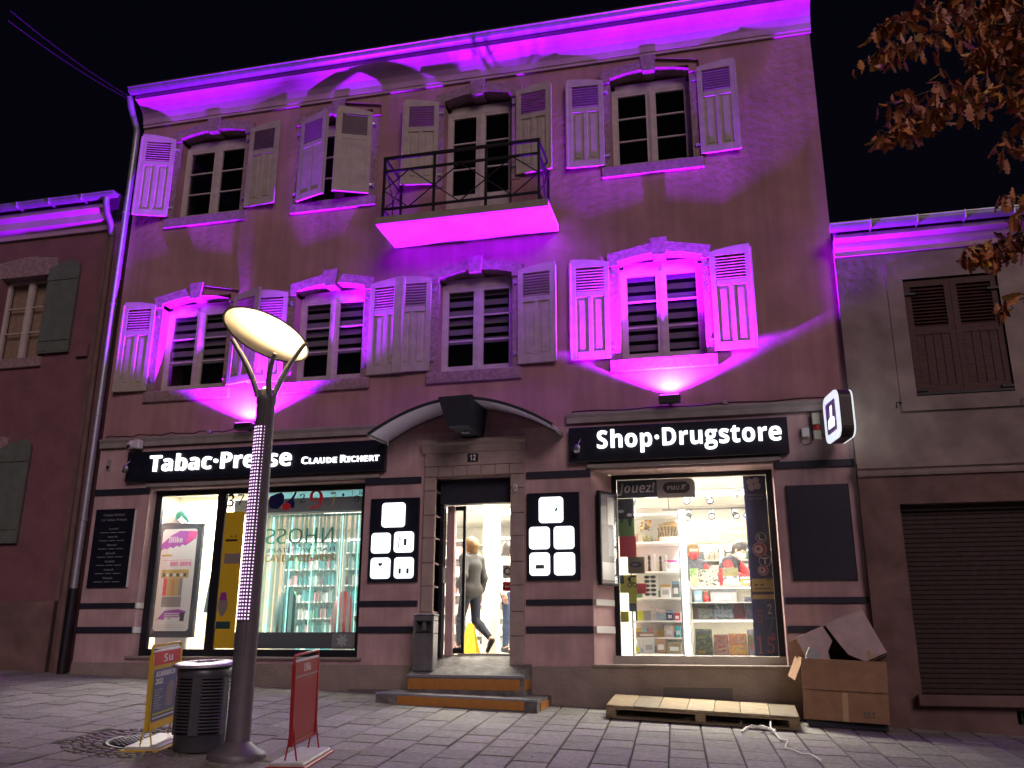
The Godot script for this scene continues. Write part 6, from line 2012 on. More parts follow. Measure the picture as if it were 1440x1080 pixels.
	for q in [[0.27, 0.31, 1.385], [0.335, 0.38, 1.385], [0.265, 0.305, 1.34], [0.315, 0.355, 1.34], [0.365, 0.46, 1.34], [0.42, 0.47, 1.445]]:
		obj("print_line", lim(q[0], q[1], q[2], q[2] + 0.016, -0.003, -0.002), "print_black", t)
	obj("lower_strip", lim(0.235, 0.495, 1.22, 1.275, -0.006, -0.003), "print_gold", t)
	obj("dark_strip", lim(0.235, 0.495, 1.28, 1.305, -0.006, -0.004), "print_black", t)
	# glazed cabinet on the left, upright tube, book shelves on the right
	t = thing("glass_cabinet", "white glazed cabinet of gifts on the left of the Drugstore window", "cabinet", Vector3.ZERO)
	for y in [0.54, 0.74, 0.95, 1.24, 1.575, 1.96, 2.33]:
		obj("shelf", lim(-1.30, -0.66, y, y + 0.018, -1.0, -0.58), "shelf_white", t)
	for x in [-1.305, -0.665]:
		obj("upright", lim(x, x + 0.02, 0.53, 2.36, -0.60, -0.58), "steel", t)
	var fill := S()
	for y in [0.558, 0.758, 0.968, 1.258, 1.593, 1.978]:
		packs(fill, -1.29, -0.68, y + 0.001, -0.92, 0.06, 0.15, bright if y < 1.5 else pale, 0.012, 0.06)
	kind(obj("packs", fill, "packs", t), "stuff")
	obj("back_panel", lim(-1.30, -0.645, 0.54, 2.35, -1.02, -1.0), "shop_white", t)
	var tu := thing("light_tube", "bright upright tube between the gift cabinet and the book shelves", "light tube", Vector3(-0.612, 0.54, -0.70), "upright light tubes")
	var st2 := S()
	bl(st2, -0.027, 0.027, 0.0, 1.85, -0.02, 0.02, 0.01)
	obj("tube", st2, "tube_white", tu)
	obj("housing", lim(-0.045, 0.045, 0.0, 1.87, -0.05, -0.021), "white_plastic", tu)
	area(Vector3(-0.595, 1.45, -0.67), Vector3(-0.595, 1.45, 2), Vector2(0.06, 1.7), Color(1, 0.98, 0.94), 0.35)
	t = thing("book_shelves", "white stepped shelves of books on the right of the Drugstore window", "shelf", Vector3.ZERO)
	for y in [[0.52, 0.54], [0.965, 0.985], [1.38, 1.405]]:
		obj("shelf", lim(-0.545, 0.50, y[0], y[1], -1.0, -0.62), "shelf_white", t)
	obj("shelf_edge", lim(-0.545, 0.50, 1.375, 1.404, -0.62, -0.60), "white_plastic", t)
	for y in [1.372, 0.958]:
		obj("light_strip", lim(-0.52, 0.46, y - 0.006, y + 0.006, -0.635, -0.622), "tube_white", t)
		area(Vector3(-0.03, y - 0.012, -0.60), Vector3(-0.03, y - 0.30, -0.72), Vector2(0.9, 0.03), Color(1, 0.97, 0.9), 0.35)
	for x in [-0.565, 0.495]:
		obj("upright", lim(x, x + 0.018, 0.53, 1.41, -1.0, -0.60), "shelf_white", t)
	var fill2 := S()
	for y in [0.541, 0.986]:
		packs(fill2, -0.53, 0.46, y, -0.90, 0.10, 0.24, pale, 0.014, 0.03)
	kind(obj("packs", fill2, "packs", t), "stuff")
	obj("back_panel", lim(-0.545, 0.50, 0.53, 1.38, -1.02, -1.0), "shop_cream", t)
	# books: x0, x1, foot, height, colours
	var books := [
		[-0.54, -0.43, 1.405, 0.235, Color(0.5, 0.5, 0.35), Color(0.3, 0.4, 0.2), Color(0.6, 0.6, 0.5), "narrow green-grey book at the left end of the upper book shelf"],
		[-0.42, -0.18, 1.405, 0.215, Color(0.55, 0.52, 0.45), Color(0.5, 0.5, 0.42), Color(0.12, 0.10, 0.14), "grey book with a dark blotch on the upper shelf"],
		[-0.17, -0.12, 1.405, 0.23, Color(0.6, 0.05, 0.06), Color(0.6, 0.05, 0.06), Color(0.6, 0.12, 0.1), "slim red book standing on the upper shelf"],
		[-0.115, 0.08, 1.405, 0.235, Color(0.6, 0.62, 0.6), Color(0.35, 0.33, 0.15), Color(0.3, 0.28, 0.3), "landscape book with yellow ground right of the slim red book"],
		[-0.46, -0.27, 0.985, 0.15, Color(0.5, 0.52, 0.5), Color(0.4, 0.33, 0.22), Color(0.3, 0.3, 0.28), "small landscape book at the left of the middle book shelf"],
		[-0.26, -0.02, 0.985, 0.21, Color(0.5, 0.55, 0.6), Color(0.2, 0.25, 0.2), Color(0.6, 0.62, 0.62), "blue-sky landscape book on the middle book shelf"],
		[-0.01, 0.13, 0.985, 0.22, Color(0.42, 0.06, 0.07), Color(0.35, 0.06, 0.07), Color(0.15, 0.13, 0.12), "dark red patterned book on the middle book shelf"],
		[0.135, 0.24, 0.985, 0.28, Color(0.30, 0.28, 0.38), Color(0.2, 0.2, 0.26), Color(0.4, 0.38, 0.42), "tall violet-grey book at the right of the middle book shelf"],
		[-0.51, -0.30, 0.54, 0.33, Color(0.10, 0.13, 0.15), Color(0.07, 0.10, 0.12), Color(0.32, 0.36, 0.08), "dark slate book with a yellow-green moon on the bottom shelf"],
		[-0.28, -0.10, 0.54, 0.26, Color(0.45, 0.36, 0.32), Color(0.4, 0.3, 0.25), Color(0.4, 0.08, 0.08), "tan book with red figures on the bottom shelf"],
		[-0.095, 0.13, 0.54, 0.27, Color(0.6, 0.42, 0.12), Color(0.5, 0.3, 0.2), Color(0.45, 0.42, 0.36), "orange banded book on the bottom shelf"],
		[0.14, 0.27, 0.54, 0.32, Color(0.35, 0.35, 0.42), Color(0.25, 0.3, 0.18), Color(0.5, 0.2, 0.16), "tall grey-green book at the right of the bottom shelf"],
	]
	var seed_ := 100
	for q in books:
		var bk := thing("book", q[7], "book", Vector3((q[0] + q[1]) * 0.5, q[2], -0.70))
		bk.rotation.x = deg_to_rad(-8)
		var w: float = (q[1] - q[0]) * 0.5
		obj("pages", lim(-w + 0.004, w - 0.002, 0.002, q[3] - 0.004, -0.014, -0.003), "print_white", bk)
		obj("cover", lim(-w, w, 0.0, q[3], -0.003, 0.0), cover(seed_, q[4], q[5], q[6]), bk)
		obj("back_cover", lim(-w, w, 0.0, q[3], -0.017, -0.0141), "print_taupe", bk)
		seed_ += 1
	# other goods
	goods(bright, pale)

func simple_box(called: String, label: String, category: String, x0: float, x1: float, y: float, h: float, z: float, d: float, m: String, lid := "", group := ""):
	var t := thing(called, label, category, Vector3((x0 + x1) * 0.5, y, z), group)
	var w := (x1 - x0) * 0.5
	obj("body", lim(-w, w, 0, h * 0.82, -d * 0.5, d * 0.5, 0.004), m, t)
	obj("top", lim(-w - 0.002, w + 0.002, h * 0.82, h, -d * 0.5 - 0.002, d * 0.5 + 0.002, 0.003), lid if lid else m, t)
	obj("face_print", lim(-w * 0.6, w * 0.6, h * 0.25, h * 0.6, d * 0.5, d * 0.5 + 0.002), "print_white" if m != "print_white" else "print_grey", t)
	return t

func goods(bright: Array, pale: Array):
	simple_box("mug_box", "pale blue box on the shelf gap under the upper books", "box", -0.50, -0.40, 1.20, 0.15, -0.75, 0.08, "cloth_blue")
	simple_box("grey_case", "long grey case lying behind the upper shelf edge", "case", -0.29, 0.04, 1.20, 0.155, -0.82, 0.12, "print_grey", "duct_grey")
	obj("mid_shelf", lim(-0.545, 0.50, 1.185, 1.199, -0.98, -0.66), "shelf_white", get_node("book_shelves"))
	var t := thing("toy_figure", "small red toy figure beside the pale blue box", "toy", Vector3(-0.345, 1.20, -0.75))
	var st := S()
	lathe(st, [Vector2(0, 0), Vector2(0.035, 0), Vector2(0.028, 0.07), Vector2(0.014, 0.085), Vector2(0.024, 0.105), Vector2(0.02, 0.13), Vector2(0, 0.14)], 12)
	obj("body", st, "red_plastic", t)
	obj("arm", cube(Vector3(0.0, 0.06, 0.01), Vector3(0.085, 0.016, 0.02), 0.005), "red_plastic", t)
	simple_box("orange_box", "orange and white carton at the right end of the upper book shelf", "box", 0.10, 0.27, 1.41, 0.10, -0.75, 0.10, "step_tile", "print_white")
	# gift cabinet, from the top shelf down
	t = thing("dried_bouquet", "round dried bouquet in a low pot on the cabinet's top shelf", "bouquet", Vector3(-1.08, 1.978, -0.76))
	st = S()
	lathe(st, [Vector2(0.0, 0.0), Vector2(0.05, 0.0), Vector2(0.065, 0.09), Vector2(0.0, 0.09)], 14)
	obj("pot", st, "print_olive", t)
	for g in [["step_tile", 7], ["print_gold", 9], ["print_taupe", 8], ["red_paint", 5]]:
		st = S()
		for k in g[1]:
			var d := Vector3(rng.randf_range(-1, 1), rng.randf_range(0.1, 1.3), rng.randf_range(-0.8, 0.8)).normalized() * rng.randf_range(0.06, 0.13)
			lathe(st, [Vector2(0, 0.024), Vector2(0.02, 0.012), Vector2(0.024, -0.006), Vector2(0, -0.02)], 7, Transform3D(Basis(), Vector3(0, 0.17, 0) + d))
		obj("flower_heads", st, g[0], t)
	t = thing("pen_display", "fan of dark pens in a holder on the cabinet's top shelf", "pens", Vector3(-0.79, 1.978, -0.72))
	obj("holder", lim(-0.12, 0.12, 0.0, 0.07, -0.05, 0.05, 0.006), "print_taupe", t)
	for k in 7:
		st = S()
		var a := deg_to_rad(-24.0 + 8.0 * k)
		tube(st, [Vector3(sin(a) * 0.05 + (k - 3) * 0.022, 0.05, 0), Vector3(sin(a) * 0.19 + (k - 3) * 0.022, 0.05 + 0.16 * cos(a), 0.01)], 0.008, 6)
		obj("pen", st, "black_plastic", t)
	obj("backdrop", plate(PackedVector2Array([Vector2(-0.16, 0.0), Vector2(0.16, 0.0), Vector2(0.18, 0.22), Vector2(0.06, 0.30), Vector2(-0.14, 0.26)]), -0.09, -0.08), "shop_wood", t)
	for k in 5:
		t = thing("figurine", ["leftmost of the small white figurines on the cabinet's second shelf", "second small white figurine from the left in the cabinet", "middle one of the small white figurines in the cabinet", "fourth small white figurine from the left in the cabinet", "rightmost of the small white figurines in the cabinet"][k], "figurine", Vector3(-1.14 + 0.075 * k, 1.594, -0.70 - 0.03 * (k % 2)), "white figurines in the gift cabinet")
		st = S()
		lathe(st, [Vector2(0, 0), Vector2(0.028, 0), Vector2(0.022, 0.03), Vector2(0.014, 0.10), Vector2(0.02, 0.13), Vector2(0.01, 0.15), Vector2(0.02, 0.17), Vector2(0.016, 0.20 + 0.012 * (k % 3)), Vector2(0, 0.215 + 0.012 * (k % 3))], 12)
		obj("body", st, "print_white" if k % 2 == 0 else "print_black", t)
		obj("foot", lim(-0.03, 0.03, -0.001, 0.012, -0.03, 0.03, 0.004), "print_red" if k < 3 else "print_black", t)
	simple_box("gift_box", "wide white gift box right of the figurines", "box", -0.86, -0.69, 1.594, 0.15, -0.75, 0.12, "print_white", "print_pink")
	t = thing("sunglasses_stand", "stand of dark sunglasses in five rows inside the cabinet", "sunglasses", Vector3(-1.06, 1.258, -0.68))
	obj("board", lim(-0.10, 0.10, 0.0, 0.30, -0.03, -0.015, 0.003), "print_white", t)
	for k in 5:
		st = S()
		for s in [-1, 1]:
			prism(st, disc(0.042 * s, 0.045 + 0.056 * k, 0.036, 0.02, 12), -0.012, -0.006)
		bx(st, Vector3(0, 0.05 + 0.056 * k, -0.009), Vector3(0.03, 0.008, 0.006))
		obj("sunglasses", st, "print_black", t)
	simple_box("toy_carton", "white carton with coloured print right of the sunglasses", "box", -0.93, -0.80, 1.258, 0.17, -0.75, 0.08, "print_white", "print_gold")
	simple_box("blue_carton", "grey-blue picture carton behind the white carton in the cabinet", "box", -0.78, -0.685, 1.258, 0.22, -0.80, 0.07, "duct_grey", "cloth_blue")
	t = thing("greeting_cards", "cluster of greeting cards standing on the cabinet's fourth shelf", "cards", Vector3(-1.16, 0.968, -0.70))
	for k in 4:
		var cm: Array = [["print_white"], ["cloth_blue"], ["print_lime"], ["print_taupe"]][k]
		var o := obj("card", lim(-0.045, 0.045, 0.0, 0.13, -0.002, 0.002), cm[0], t, Vector3(-0.04 + 0.085 * (k % 2), 0.0, -0.06 + 0.05 * (k / 2)))
		o.rotation = Vector3(-0.15, 0.2 * (k - 1.5), 0)
	t = thing("toy_horse", "pink and grey toy horse in the cabinet", "toy", Vector3(-0.93, 0.968, -0.68))
	st = S()
	tube(st, [Vector3(-0.06, 0.12, 0), Vector3(0.0, 0.115, 0), Vector3(0.05, 0.12, 0)], [0.028, 0.03, 0.028], 10)
	tube(st, [Vector3(-0.06, 0.12, 0), Vector3(-0.085, 0.17, 0), Vector3(-0.095, 0.19, 0)], [0.024, 0.018, 0.016], 8)
	tube(st, [Vector3(-0.09, 0.19, 0), Vector3(-0.135, 0.165, 0)], [0.018, 0.011], 8)
	obj("body", st, "cardboard_pale", t)
	for k in 4:
		st = S()
		var lx := -0.055 + 0.10 * (k / 2)
		tube(st, [Vector3(lx, 0.11, 0.018 * (1 - 2 * (k % 2))), Vector3(lx, 0.0, 0.02 * (1 - 2 * (k % 2)))], [0.012, 0.008], 7)
		obj("leg", st, "print_grey", t)
	simple_box("small_blue_box", "small blue box on the cabinet's fourth shelf", "box", -0.86, -0.78, 0.968, 0.12, -0.70, 0.06, "print_blue", "cloth_blue")
	simple_box("dark_red_box", "small dark red box at the right end of the cabinet's fourth shelf", "box", -0.765, -0.69, 0.968, 0.10, -0.70, 0.06, "red_paint")
	simple_box("brown_tray", "flat brown tray carton on the cabinet's fifth shelf", "box", -1.26, -0.98, 0.758, 0.07, -0.68, 0.12, "cardboard")
	simple_box("teal_box", "small teal box at the right of the cabinet's fifth shelf", "box", -0.76, -0.69, 0.758, 0.14, -0.70, 0.05, "print_cyan")
	simple_box("beige_box", "beige carton in the middle of the cabinet's fifth shelf", "box", -0.90, -0.78, 0.758, 0.15, -0.72, 0.06, "cardboard_pale")
	simple_box("paper_block", "white block of ruled paper on the cabinet floor", "paper", -1.18, -1.03, 0.558, 0.18, -0.70, 0.05, "print_white")
	simple_box("brown_box", "tall brown gift box with a pale ribbon on the cabinet floor", "box", -1.01, -0.89, 0.558, 0.19, -0.68, 0.06, "cardboard")
	simple_box("wicker_box", "square tan wicker box at the right of the cabinet floor", "box", -0.87, -0.69, 0.558, 0.14, -0.70, 0.07, "pallet_wood_pale")
	t = thing("bottle", "clear spray bottle with a lime label at the left of the cabinet floor", "bottle", Vector3(-1.25, 0.558, -0.68))
	st = S()
	lathe(st, [Vector2(0, 0), Vector2(0.034, 0), Vector2(0.034, 0.11), Vector2(0.014, 0.14), Vector2(0.014, 0.17), Vector2(0, 0.17)], 14)
	obj("body", st, "print_white", t)
	obj("label", cube(Vector3(0, 0.05, 0.033), Vector3(0.045, 0.06, 0.006), 0.002), "print_lime", t)
	# counter and shelves behind
	t = thing("shop_counter", "long pale shop counter behind the book display", "counter", Vector3.ZERO)
	obj("front", lim(-1.2, 1.1, FLOOR_Y, 1.50, -2.2, -2.15), "shop_white", t)
	obj("top", lim(-1.25, 1.15, 1.50, 1.54, -2.5, -2.10, 0.006), "shelf_white", t)
	rack("back_shelf", "bright wall rack of packets behind the two assistants, left part", -1.55, -0.2, -4.2, FLOOR_Y, 2.25, 8, pale, "lit racks behind the counter", true)
	rack("back_shelf", "bright wall rack of packets behind the two assistants, right part", -0.1, 1.2, -4.2, FLOOR_Y, 2.25, 8, bright, "lit racks behind the counter", true)
	obj("upper_wall", lim(-1.6, 1.25, 2.25, 3.0, -4.52, -4.48), "shop_white", get_node("shop_room"))

# ------------------------------------------------------------------ people
# surface nets over a smooth union of tapered capsules: bones are [a, b, ra, rb]
func sdf_into(st: SurfaceTool, bones: Array, cell: float, k: float, xf := Transform3D()):
	var lo := Vector3.INF
	var hi := -Vector3.INF
	for b in bones:
		var r := maxf(b[2], b[3]) + k + cell * 2.0
		for p in [b[0], b[1]]:
			lo = lo.min(p - Vector3.ONE * r)
			hi = hi.max(p + Vector3.ONE * r)
	var nx := int((hi.x - lo.x) / cell) + 2
	var ny := int((hi.y - lo.y) / cell) + 2
	var nz := int((hi.z - lo.z) / cell) + 2
	var f := PackedFloat32Array()
	f.resize(nx * ny * nz)
	f.fill(9.0)
	for b in bones:
		var a: Vector3 = b[0]
		var c: Vector3 = b[1]
		var ra: float = b[2]
		var rb: float = b[3]
		var d := c - a
		var dd := maxf(d.length_squared(), 1e-9)
		var r := maxf(ra, rb) + k + cell * 1.5
		var blo := (a.min(c) - Vector3.ONE * r - lo) / cell
		var bhi := (a.max(c) + Vector3.ONE * r - lo) / cell
		for z in range(maxi(0, int(blo.z)), mini(nz, int(bhi.z) + 1)):
			for y in range(maxi(0, int(blo.y)), mini(ny, int(bhi.y) + 1)):
				for x in range(maxi(0, int(blo.x)), mini(nx, int(bhi.x) + 1)):
					var p := lo + Vector3(x, y, z) * cell
					var t := clampf((p - a).dot(d) / dd, 0.0, 1.0)
					var v := p.distance_to(a + d * t) - lerpf(ra, rb, t)
					var i := (z * ny + y) * nx + x
					var o := f[i]
					if o > 8.0:
						f[i] = v
					else:
						var h := clampf(0.5 + 0.5 * (o - v) / k, 0.0, 1.0)
						f[i] = lerpf(o, v, h) - k * h * (1.0 - h)
	var vid := {}
	var step := [1, nx, nx * ny]
	var corner := []
	for z in 2:
		for y in 2:
			for x in 2:
				corner.append([x + y * nx + z * nx * ny, Vector3(x, y, z)])
	var edges := []
	for i in 8:
		for j in range(i + 1, 8):
			var e: Vector3 = corner[i][1] - corner[j][1]
			if e.length() < 1.1:
				edges.append([i, j])
	st.set_smooth_group(0)
	for z in nz - 1:
		for y in ny - 1:
			for x in nx - 1:
				var i := (z * ny + y) * nx + x
				var s0: bool = f[i] < 0.0
				var mixed := false
				for c in corner:
					if (f[i + c[0]] < 0.0) != s0:
						mixed = true
						break
				if not mixed:
					continue
				var sum := Vector3.ZERO
				var n := 0
				for e in edges:
					var va := f[i + corner[e[0]][0]]
					var vb := f[i + corner[e[1]][0]]
					if (va < 0.0) != (vb < 0.0):
						sum += (corner[e[0]][1] as Vector3).lerp(corner[e[1]][1], va / (va - vb))
						n += 1
				vid[i] = xf * (lo + (Vector3(x, y, z) + sum / n) * cell)
	for i in vid:
		var z: int = i / (nx * ny)
		var y: int = (i / nx) % ny
		var x: int = i % nx
		for ax in 3:
			var j: int = i + step[ax]
			if (f[i] < 0.0) == (f[j] < 0.0):
				continue
			var u: int = step[(ax + 1) % 3]
			var w: int = step[(ax + 2) % 3]
			if not (vid.has(i - u) and vid.has(i - w) and vid.has(i - u - w)):
				continue
			var out := Vector3.ZERO
			out[ax] = 1.0 if f[i] < 0.0 else -1.0
			var q := [vid[i], vid[i - u], vid[i - u - w], vid[i - w]]
			face(st, [q[0], q[1], q[2]], xf.basis * out)
			face(st, [q[0], q[2], q[3]], xf.basis * out)
	st.set_smooth_group(-1)

func sdf(bones: Array, cell: float, k: float) -> ArrayMesh:
	var st := S()
	sdf_into(st, bones, cell, k)
	return done(st)

# standing figure that faces +z; j overrides joints; side 1 is the figure's left (+x)
func figure(label: String, at: Vector3, yaw: float, scale_: float, j: Dictionary, look: Dictionary, cell: float) -> Node3D:
	var J := {
		"hip": Vector3(0, 0.90, 0), "waist": Vector3(0, 1.05, 0.0), "chest": Vector3(0, 1.24, -0.005), "neck": Vector3(0, 1.40, -0.02), "head": Vector3(0, 1.535, 0.015), "nod": Vector3(0, 0, 0),
		"hl": Vector3(0.085, 0.88, 0), "kl": Vector3(0.095, 0.48, 0.02), "al": Vector3(0.095, 0.085, -0.02), "tl": Vector3(0.11, 0.03, 0.13),
		"hr": Vector3(-0.085, 0.88, 0), "kr": Vector3(-0.095, 0.48, 0.02), "ar": Vector3(-0.095, 0.085, -0.02), "tr": Vector3(-0.11, 0.03, 0.13),
		"sl": Vector3(0.165, 1.345, -0.01), "el": Vector3(0.215, 1.08, -0.03), "wl": Vector3(0.215, 0.86, 0.03),
		"sr": Vector3(-0.165, 1.345, -0.01), "er": Vector3(-0.215, 1.08, -0.03), "wr": Vector3(-0.215, 0.86, 0.03),
	}
	J.merge(j, true)
	var t := thing("person", label, "person", at)
	t.rotation.y = yaw
	t.scale = Vector3.ONE * scale_
	var body := []
	var torso := func(g: float) -> Array:
		return [[J.hip + Vector3(0.055, 0, 0), J.hip - Vector3(0.055, 0, 0), 0.115 + g, 0.115 + g], [J.hip, J.waist, 0.12 + g, 0.105 + g], [J.waist, J.chest, 0.105 + g, 0.125 + g], [J.chest + Vector3(0.05, 0, 0), J.chest - Vector3(0.05, 0, 0), 0.105 + g, 0.105 + g], [J.chest, J.neck - (J.neck - J.chest) * 0.25, 0.11 + g, 0.075 + g], [J.neck - (J.neck - J.chest) * 0.3, J.sl, 0.065 + g, 0.058 + g], [J.neck - (J.neck - J.chest) * 0.3, J.sr, 0.065 + g, 0.058 + g]]
	var arm := func(s: String, g: float, to: float) -> Array:
		var sh: Vector3 = J["s" + s]
		var el: Vector3 = J["e" + s]
		var wr: Vector3 = J["w" + s]
		var e2 := el.lerp(wr, to)
		return [[sh, el, 0.054 + g, 0.042 + g], [el, e2, 0.042 + g, lerpf(0.042, 0.028, to) + g]]
	var leg := func(s: String, g: float, to: float) -> Array:
		var h: Vector3 = J["h" + s]
		var kn: Vector3 = J["k" + s]
		var an: Vector3 = J["a" + s]
		return [[h, kn, 0.085 + g, 0.056 + g], [kn, kn.lerp(an, 0.3 if to > 0.3 else to), 0.056 + g, 0.058 + g], [kn.lerp(an, 0.3), kn.lerp(an, to), 0.058 + g, lerpf(0.058, 0.036, to) + g]]
	body.append_array(torso.call(-0.012))
	for s in ["l", "r"]:
		body.append_array(arm.call(s, -0.006, 1.0))
		body.append_array(leg.call(s, -0.008, 1.0))
		body.append([J["a" + s], J["t" + s], 0.036, 0.026])
	body.append([J.neck - Vector3(0, 0.03, 0), J.neck.lerp(J.head, 0.75), 0.052, 0.05])
	var st := S()
	sdf_into(st, body, cell, 0.03)
	# head on its own finer grid
	var hb := Basis.from_euler(J.nod)
	var hx := Transform3D(hb, J.head)
	sdf_into(st, [
		[Vector3(0, 0.03, -0.015), Vector3(0, 0.045, 0.0), 0.088, 0.086], [Vector3(0, -0.01, 0.02), Vector3(0, -0.075, 0.045), 0.068, 0.042], [Vector3(0, 0.0, 0.05), Vector3(0, -0.04, 0.055), 0.055, 0.045],
		[Vector3(0, 0.012, 0.088), Vector3(0, -0.025, 0.108), 0.010, 0.014], [Vector3(0.085, 0.0, -0.01), Vector3(0.088, -0.03, -0.005), 0.014, 0.010], [Vector3(-0.085, 0.0, -0.01), Vector3(-0.088, -0.03, -0.005), 0.014, 0.010],
		[Vector3(0.02, -0.06, 0.088), Vector3(-0.02, -0.06, 0.088), 0.009, 0.009], [Vector3(0.05, 0.03, 0.065), Vector3(-0.05, 0.03, 0.065), 0.022, 0.022], [Vector3(0, -0.07, 0.0), Vector3(0, -0.12, -0.02), 0.05, 0.05],
	], 0.008, 0.018, hx)
	# hands: palm, thumb and four fingers, gently curled
	for s in [["l", 1.0], ["r", -1.0]]:
		var el: Vector3 = J["e" + s[0]]
		var wr: Vector3 = J["w" + s[0]]
		var down := (wr - el).normalized()
		var fwd := (Vector3(0, 0, 1) - down * down.z).normalized()
		if absf(down.z) > 0.9:
			fwd = Vector3.UP
		var side := down.cross(fwd).normalized()
		var q := []
		var palm := wr + down * 0.05
		q.append([wr - down * 0.02, wr + down * 0.01, 0.026, 0.024])
		for f in 4:
			var o := fwd * (0.030 - 0.020 * f)
			var ln: float = [0.070, 0.078, 0.072, 0.056][f]
			var a := wr + down * 0.085 + o
			var mid: Vector3 = a + down * ln * 0.5 - side * s[1] * -0.006
			q.append([wr + down * 0.012 + o * 0.6, a, 0.014, 0.0125])
			q.append([a, mid, 0.0095, 0.009])
			q.append([mid, mid + (down * 0.85 + side * s[1] * 0.5).normalized() * ln * 0.5, 0.009, 0.0075])
		var th := wr + down * 0.03 + fwd * 0.03
		q.append([wr + down * 0.02 + fwd * 0.012, th + fwd * 0.012 + down * 0.015, 0.014, 0.0115])
		q.append([th + fwd * 0.012 + down * 0.015, th + fwd * 0.02 + down * 0.055, 0.0105, 0.0085])
		sdf_into(st, q, 0.005, 0.006)
	obj("body", st, "skin", t)
	# clothes
	var sleeve: float = look.get("sleeve", 0.95)
	var top_ := []
	top_.append_array(torso.call(0.012))
	if not look.has("vest"):
		for s in ["l", "r"]:
			top_.append_array(arm.call(s, 0.016, sleeve))
	if look.get("loose", false):
		top_.append([J.hip + Vector3(0.07, 0.0, 0), J.hip + Vector3(-0.07, 0.0, 0), 0.122, 0.122])
		top_.append([J.chest, J.hip + Vector3(0, 0.02, 0), 0.132, 0.132])
	obj("top", sdf(top_, cell * 0.8, 0.035), look.top, t)
	if look.has("vest"):
		var sl := []
		for s in ["l", "r"]:
			sl = arm.call(s, 0.013, sleeve)
			obj("sleeve", sdf(sl, cell * 0.7, 0.02), look.vest, t)
	var tr := []
	tr.append([J.hip + Vector3(0.06, -0.01, 0), J.hip - Vector3(0.06, 0.01, 0), 0.122, 0.122])
	tr.append([J.hip + Vector3(0.0, 0.06, 0), J.hip, 0.115, 0.12])
	for s in ["l", "r"]:
		tr.append_array(leg.call(s, 0.006, look.get("hem", 0.95)))
	obj("trousers", sdf(tr, cell * 0.8, 0.025), look.trousers, t)
	for s in ["l", "r"]:
		var a: Vector3 = J["a" + s]
		var e: Vector3 = J["t" + s]
		var dv := (e - a).normalized()
		obj("shoe", sdf([[a + Vector3(0, -0.045, 0) - dv * 0.035, e, 0.036, 0.030], [a + Vector3(0, -0.03, 0) - dv * 0.02, a.lerp(e, 0.4), 0.042, 0.036]], 0.009, 0.015), look.shoes, t)
	# hair
	var hr := []
	for q in look.hair:
		hr.append([hx * (q[0] as Vector3), hx * (q[1] as Vector3), q[2], q[3]])
	obj("hair", sdf(hr, 0.009, 0.02), look.hair_m, t)
	# face
	for s in [-1, 1]:
		obj("eye", sdf([[hx * Vector3(0.032 * s, 0.008, 0.082), hx * Vector3(0.034 * s, 0.008, 0.082), 0.010, 0.010]], 0.004, 0.004), "print_black", t)
	obj("mouth", sdf([[hx * Vector3(0.02, -0.062, 0.096), hx * Vector3(-0.02, -0.062, 0.096), 0.004, 0.004]], 0.003, 0.003), "lips", t)
	if look.has("mask"):
		obj("face_mask", sdf([[hx * Vector3(0, -0.03, 0.075), hx * Vector3(0, -0.075, 0.06), 0.052, 0.045], [hx * Vector3(0.03, -0.04, 0.05), hx * Vector3(-0.03, -0.04, 0.05), 0.052, 0.052], [hx * Vector3(0, -0.02, 0.09), hx * Vector3(0, -0.03, 0.10), 0.022, 0.024]], 0.007, 0.015), look.mask, t)
	return t

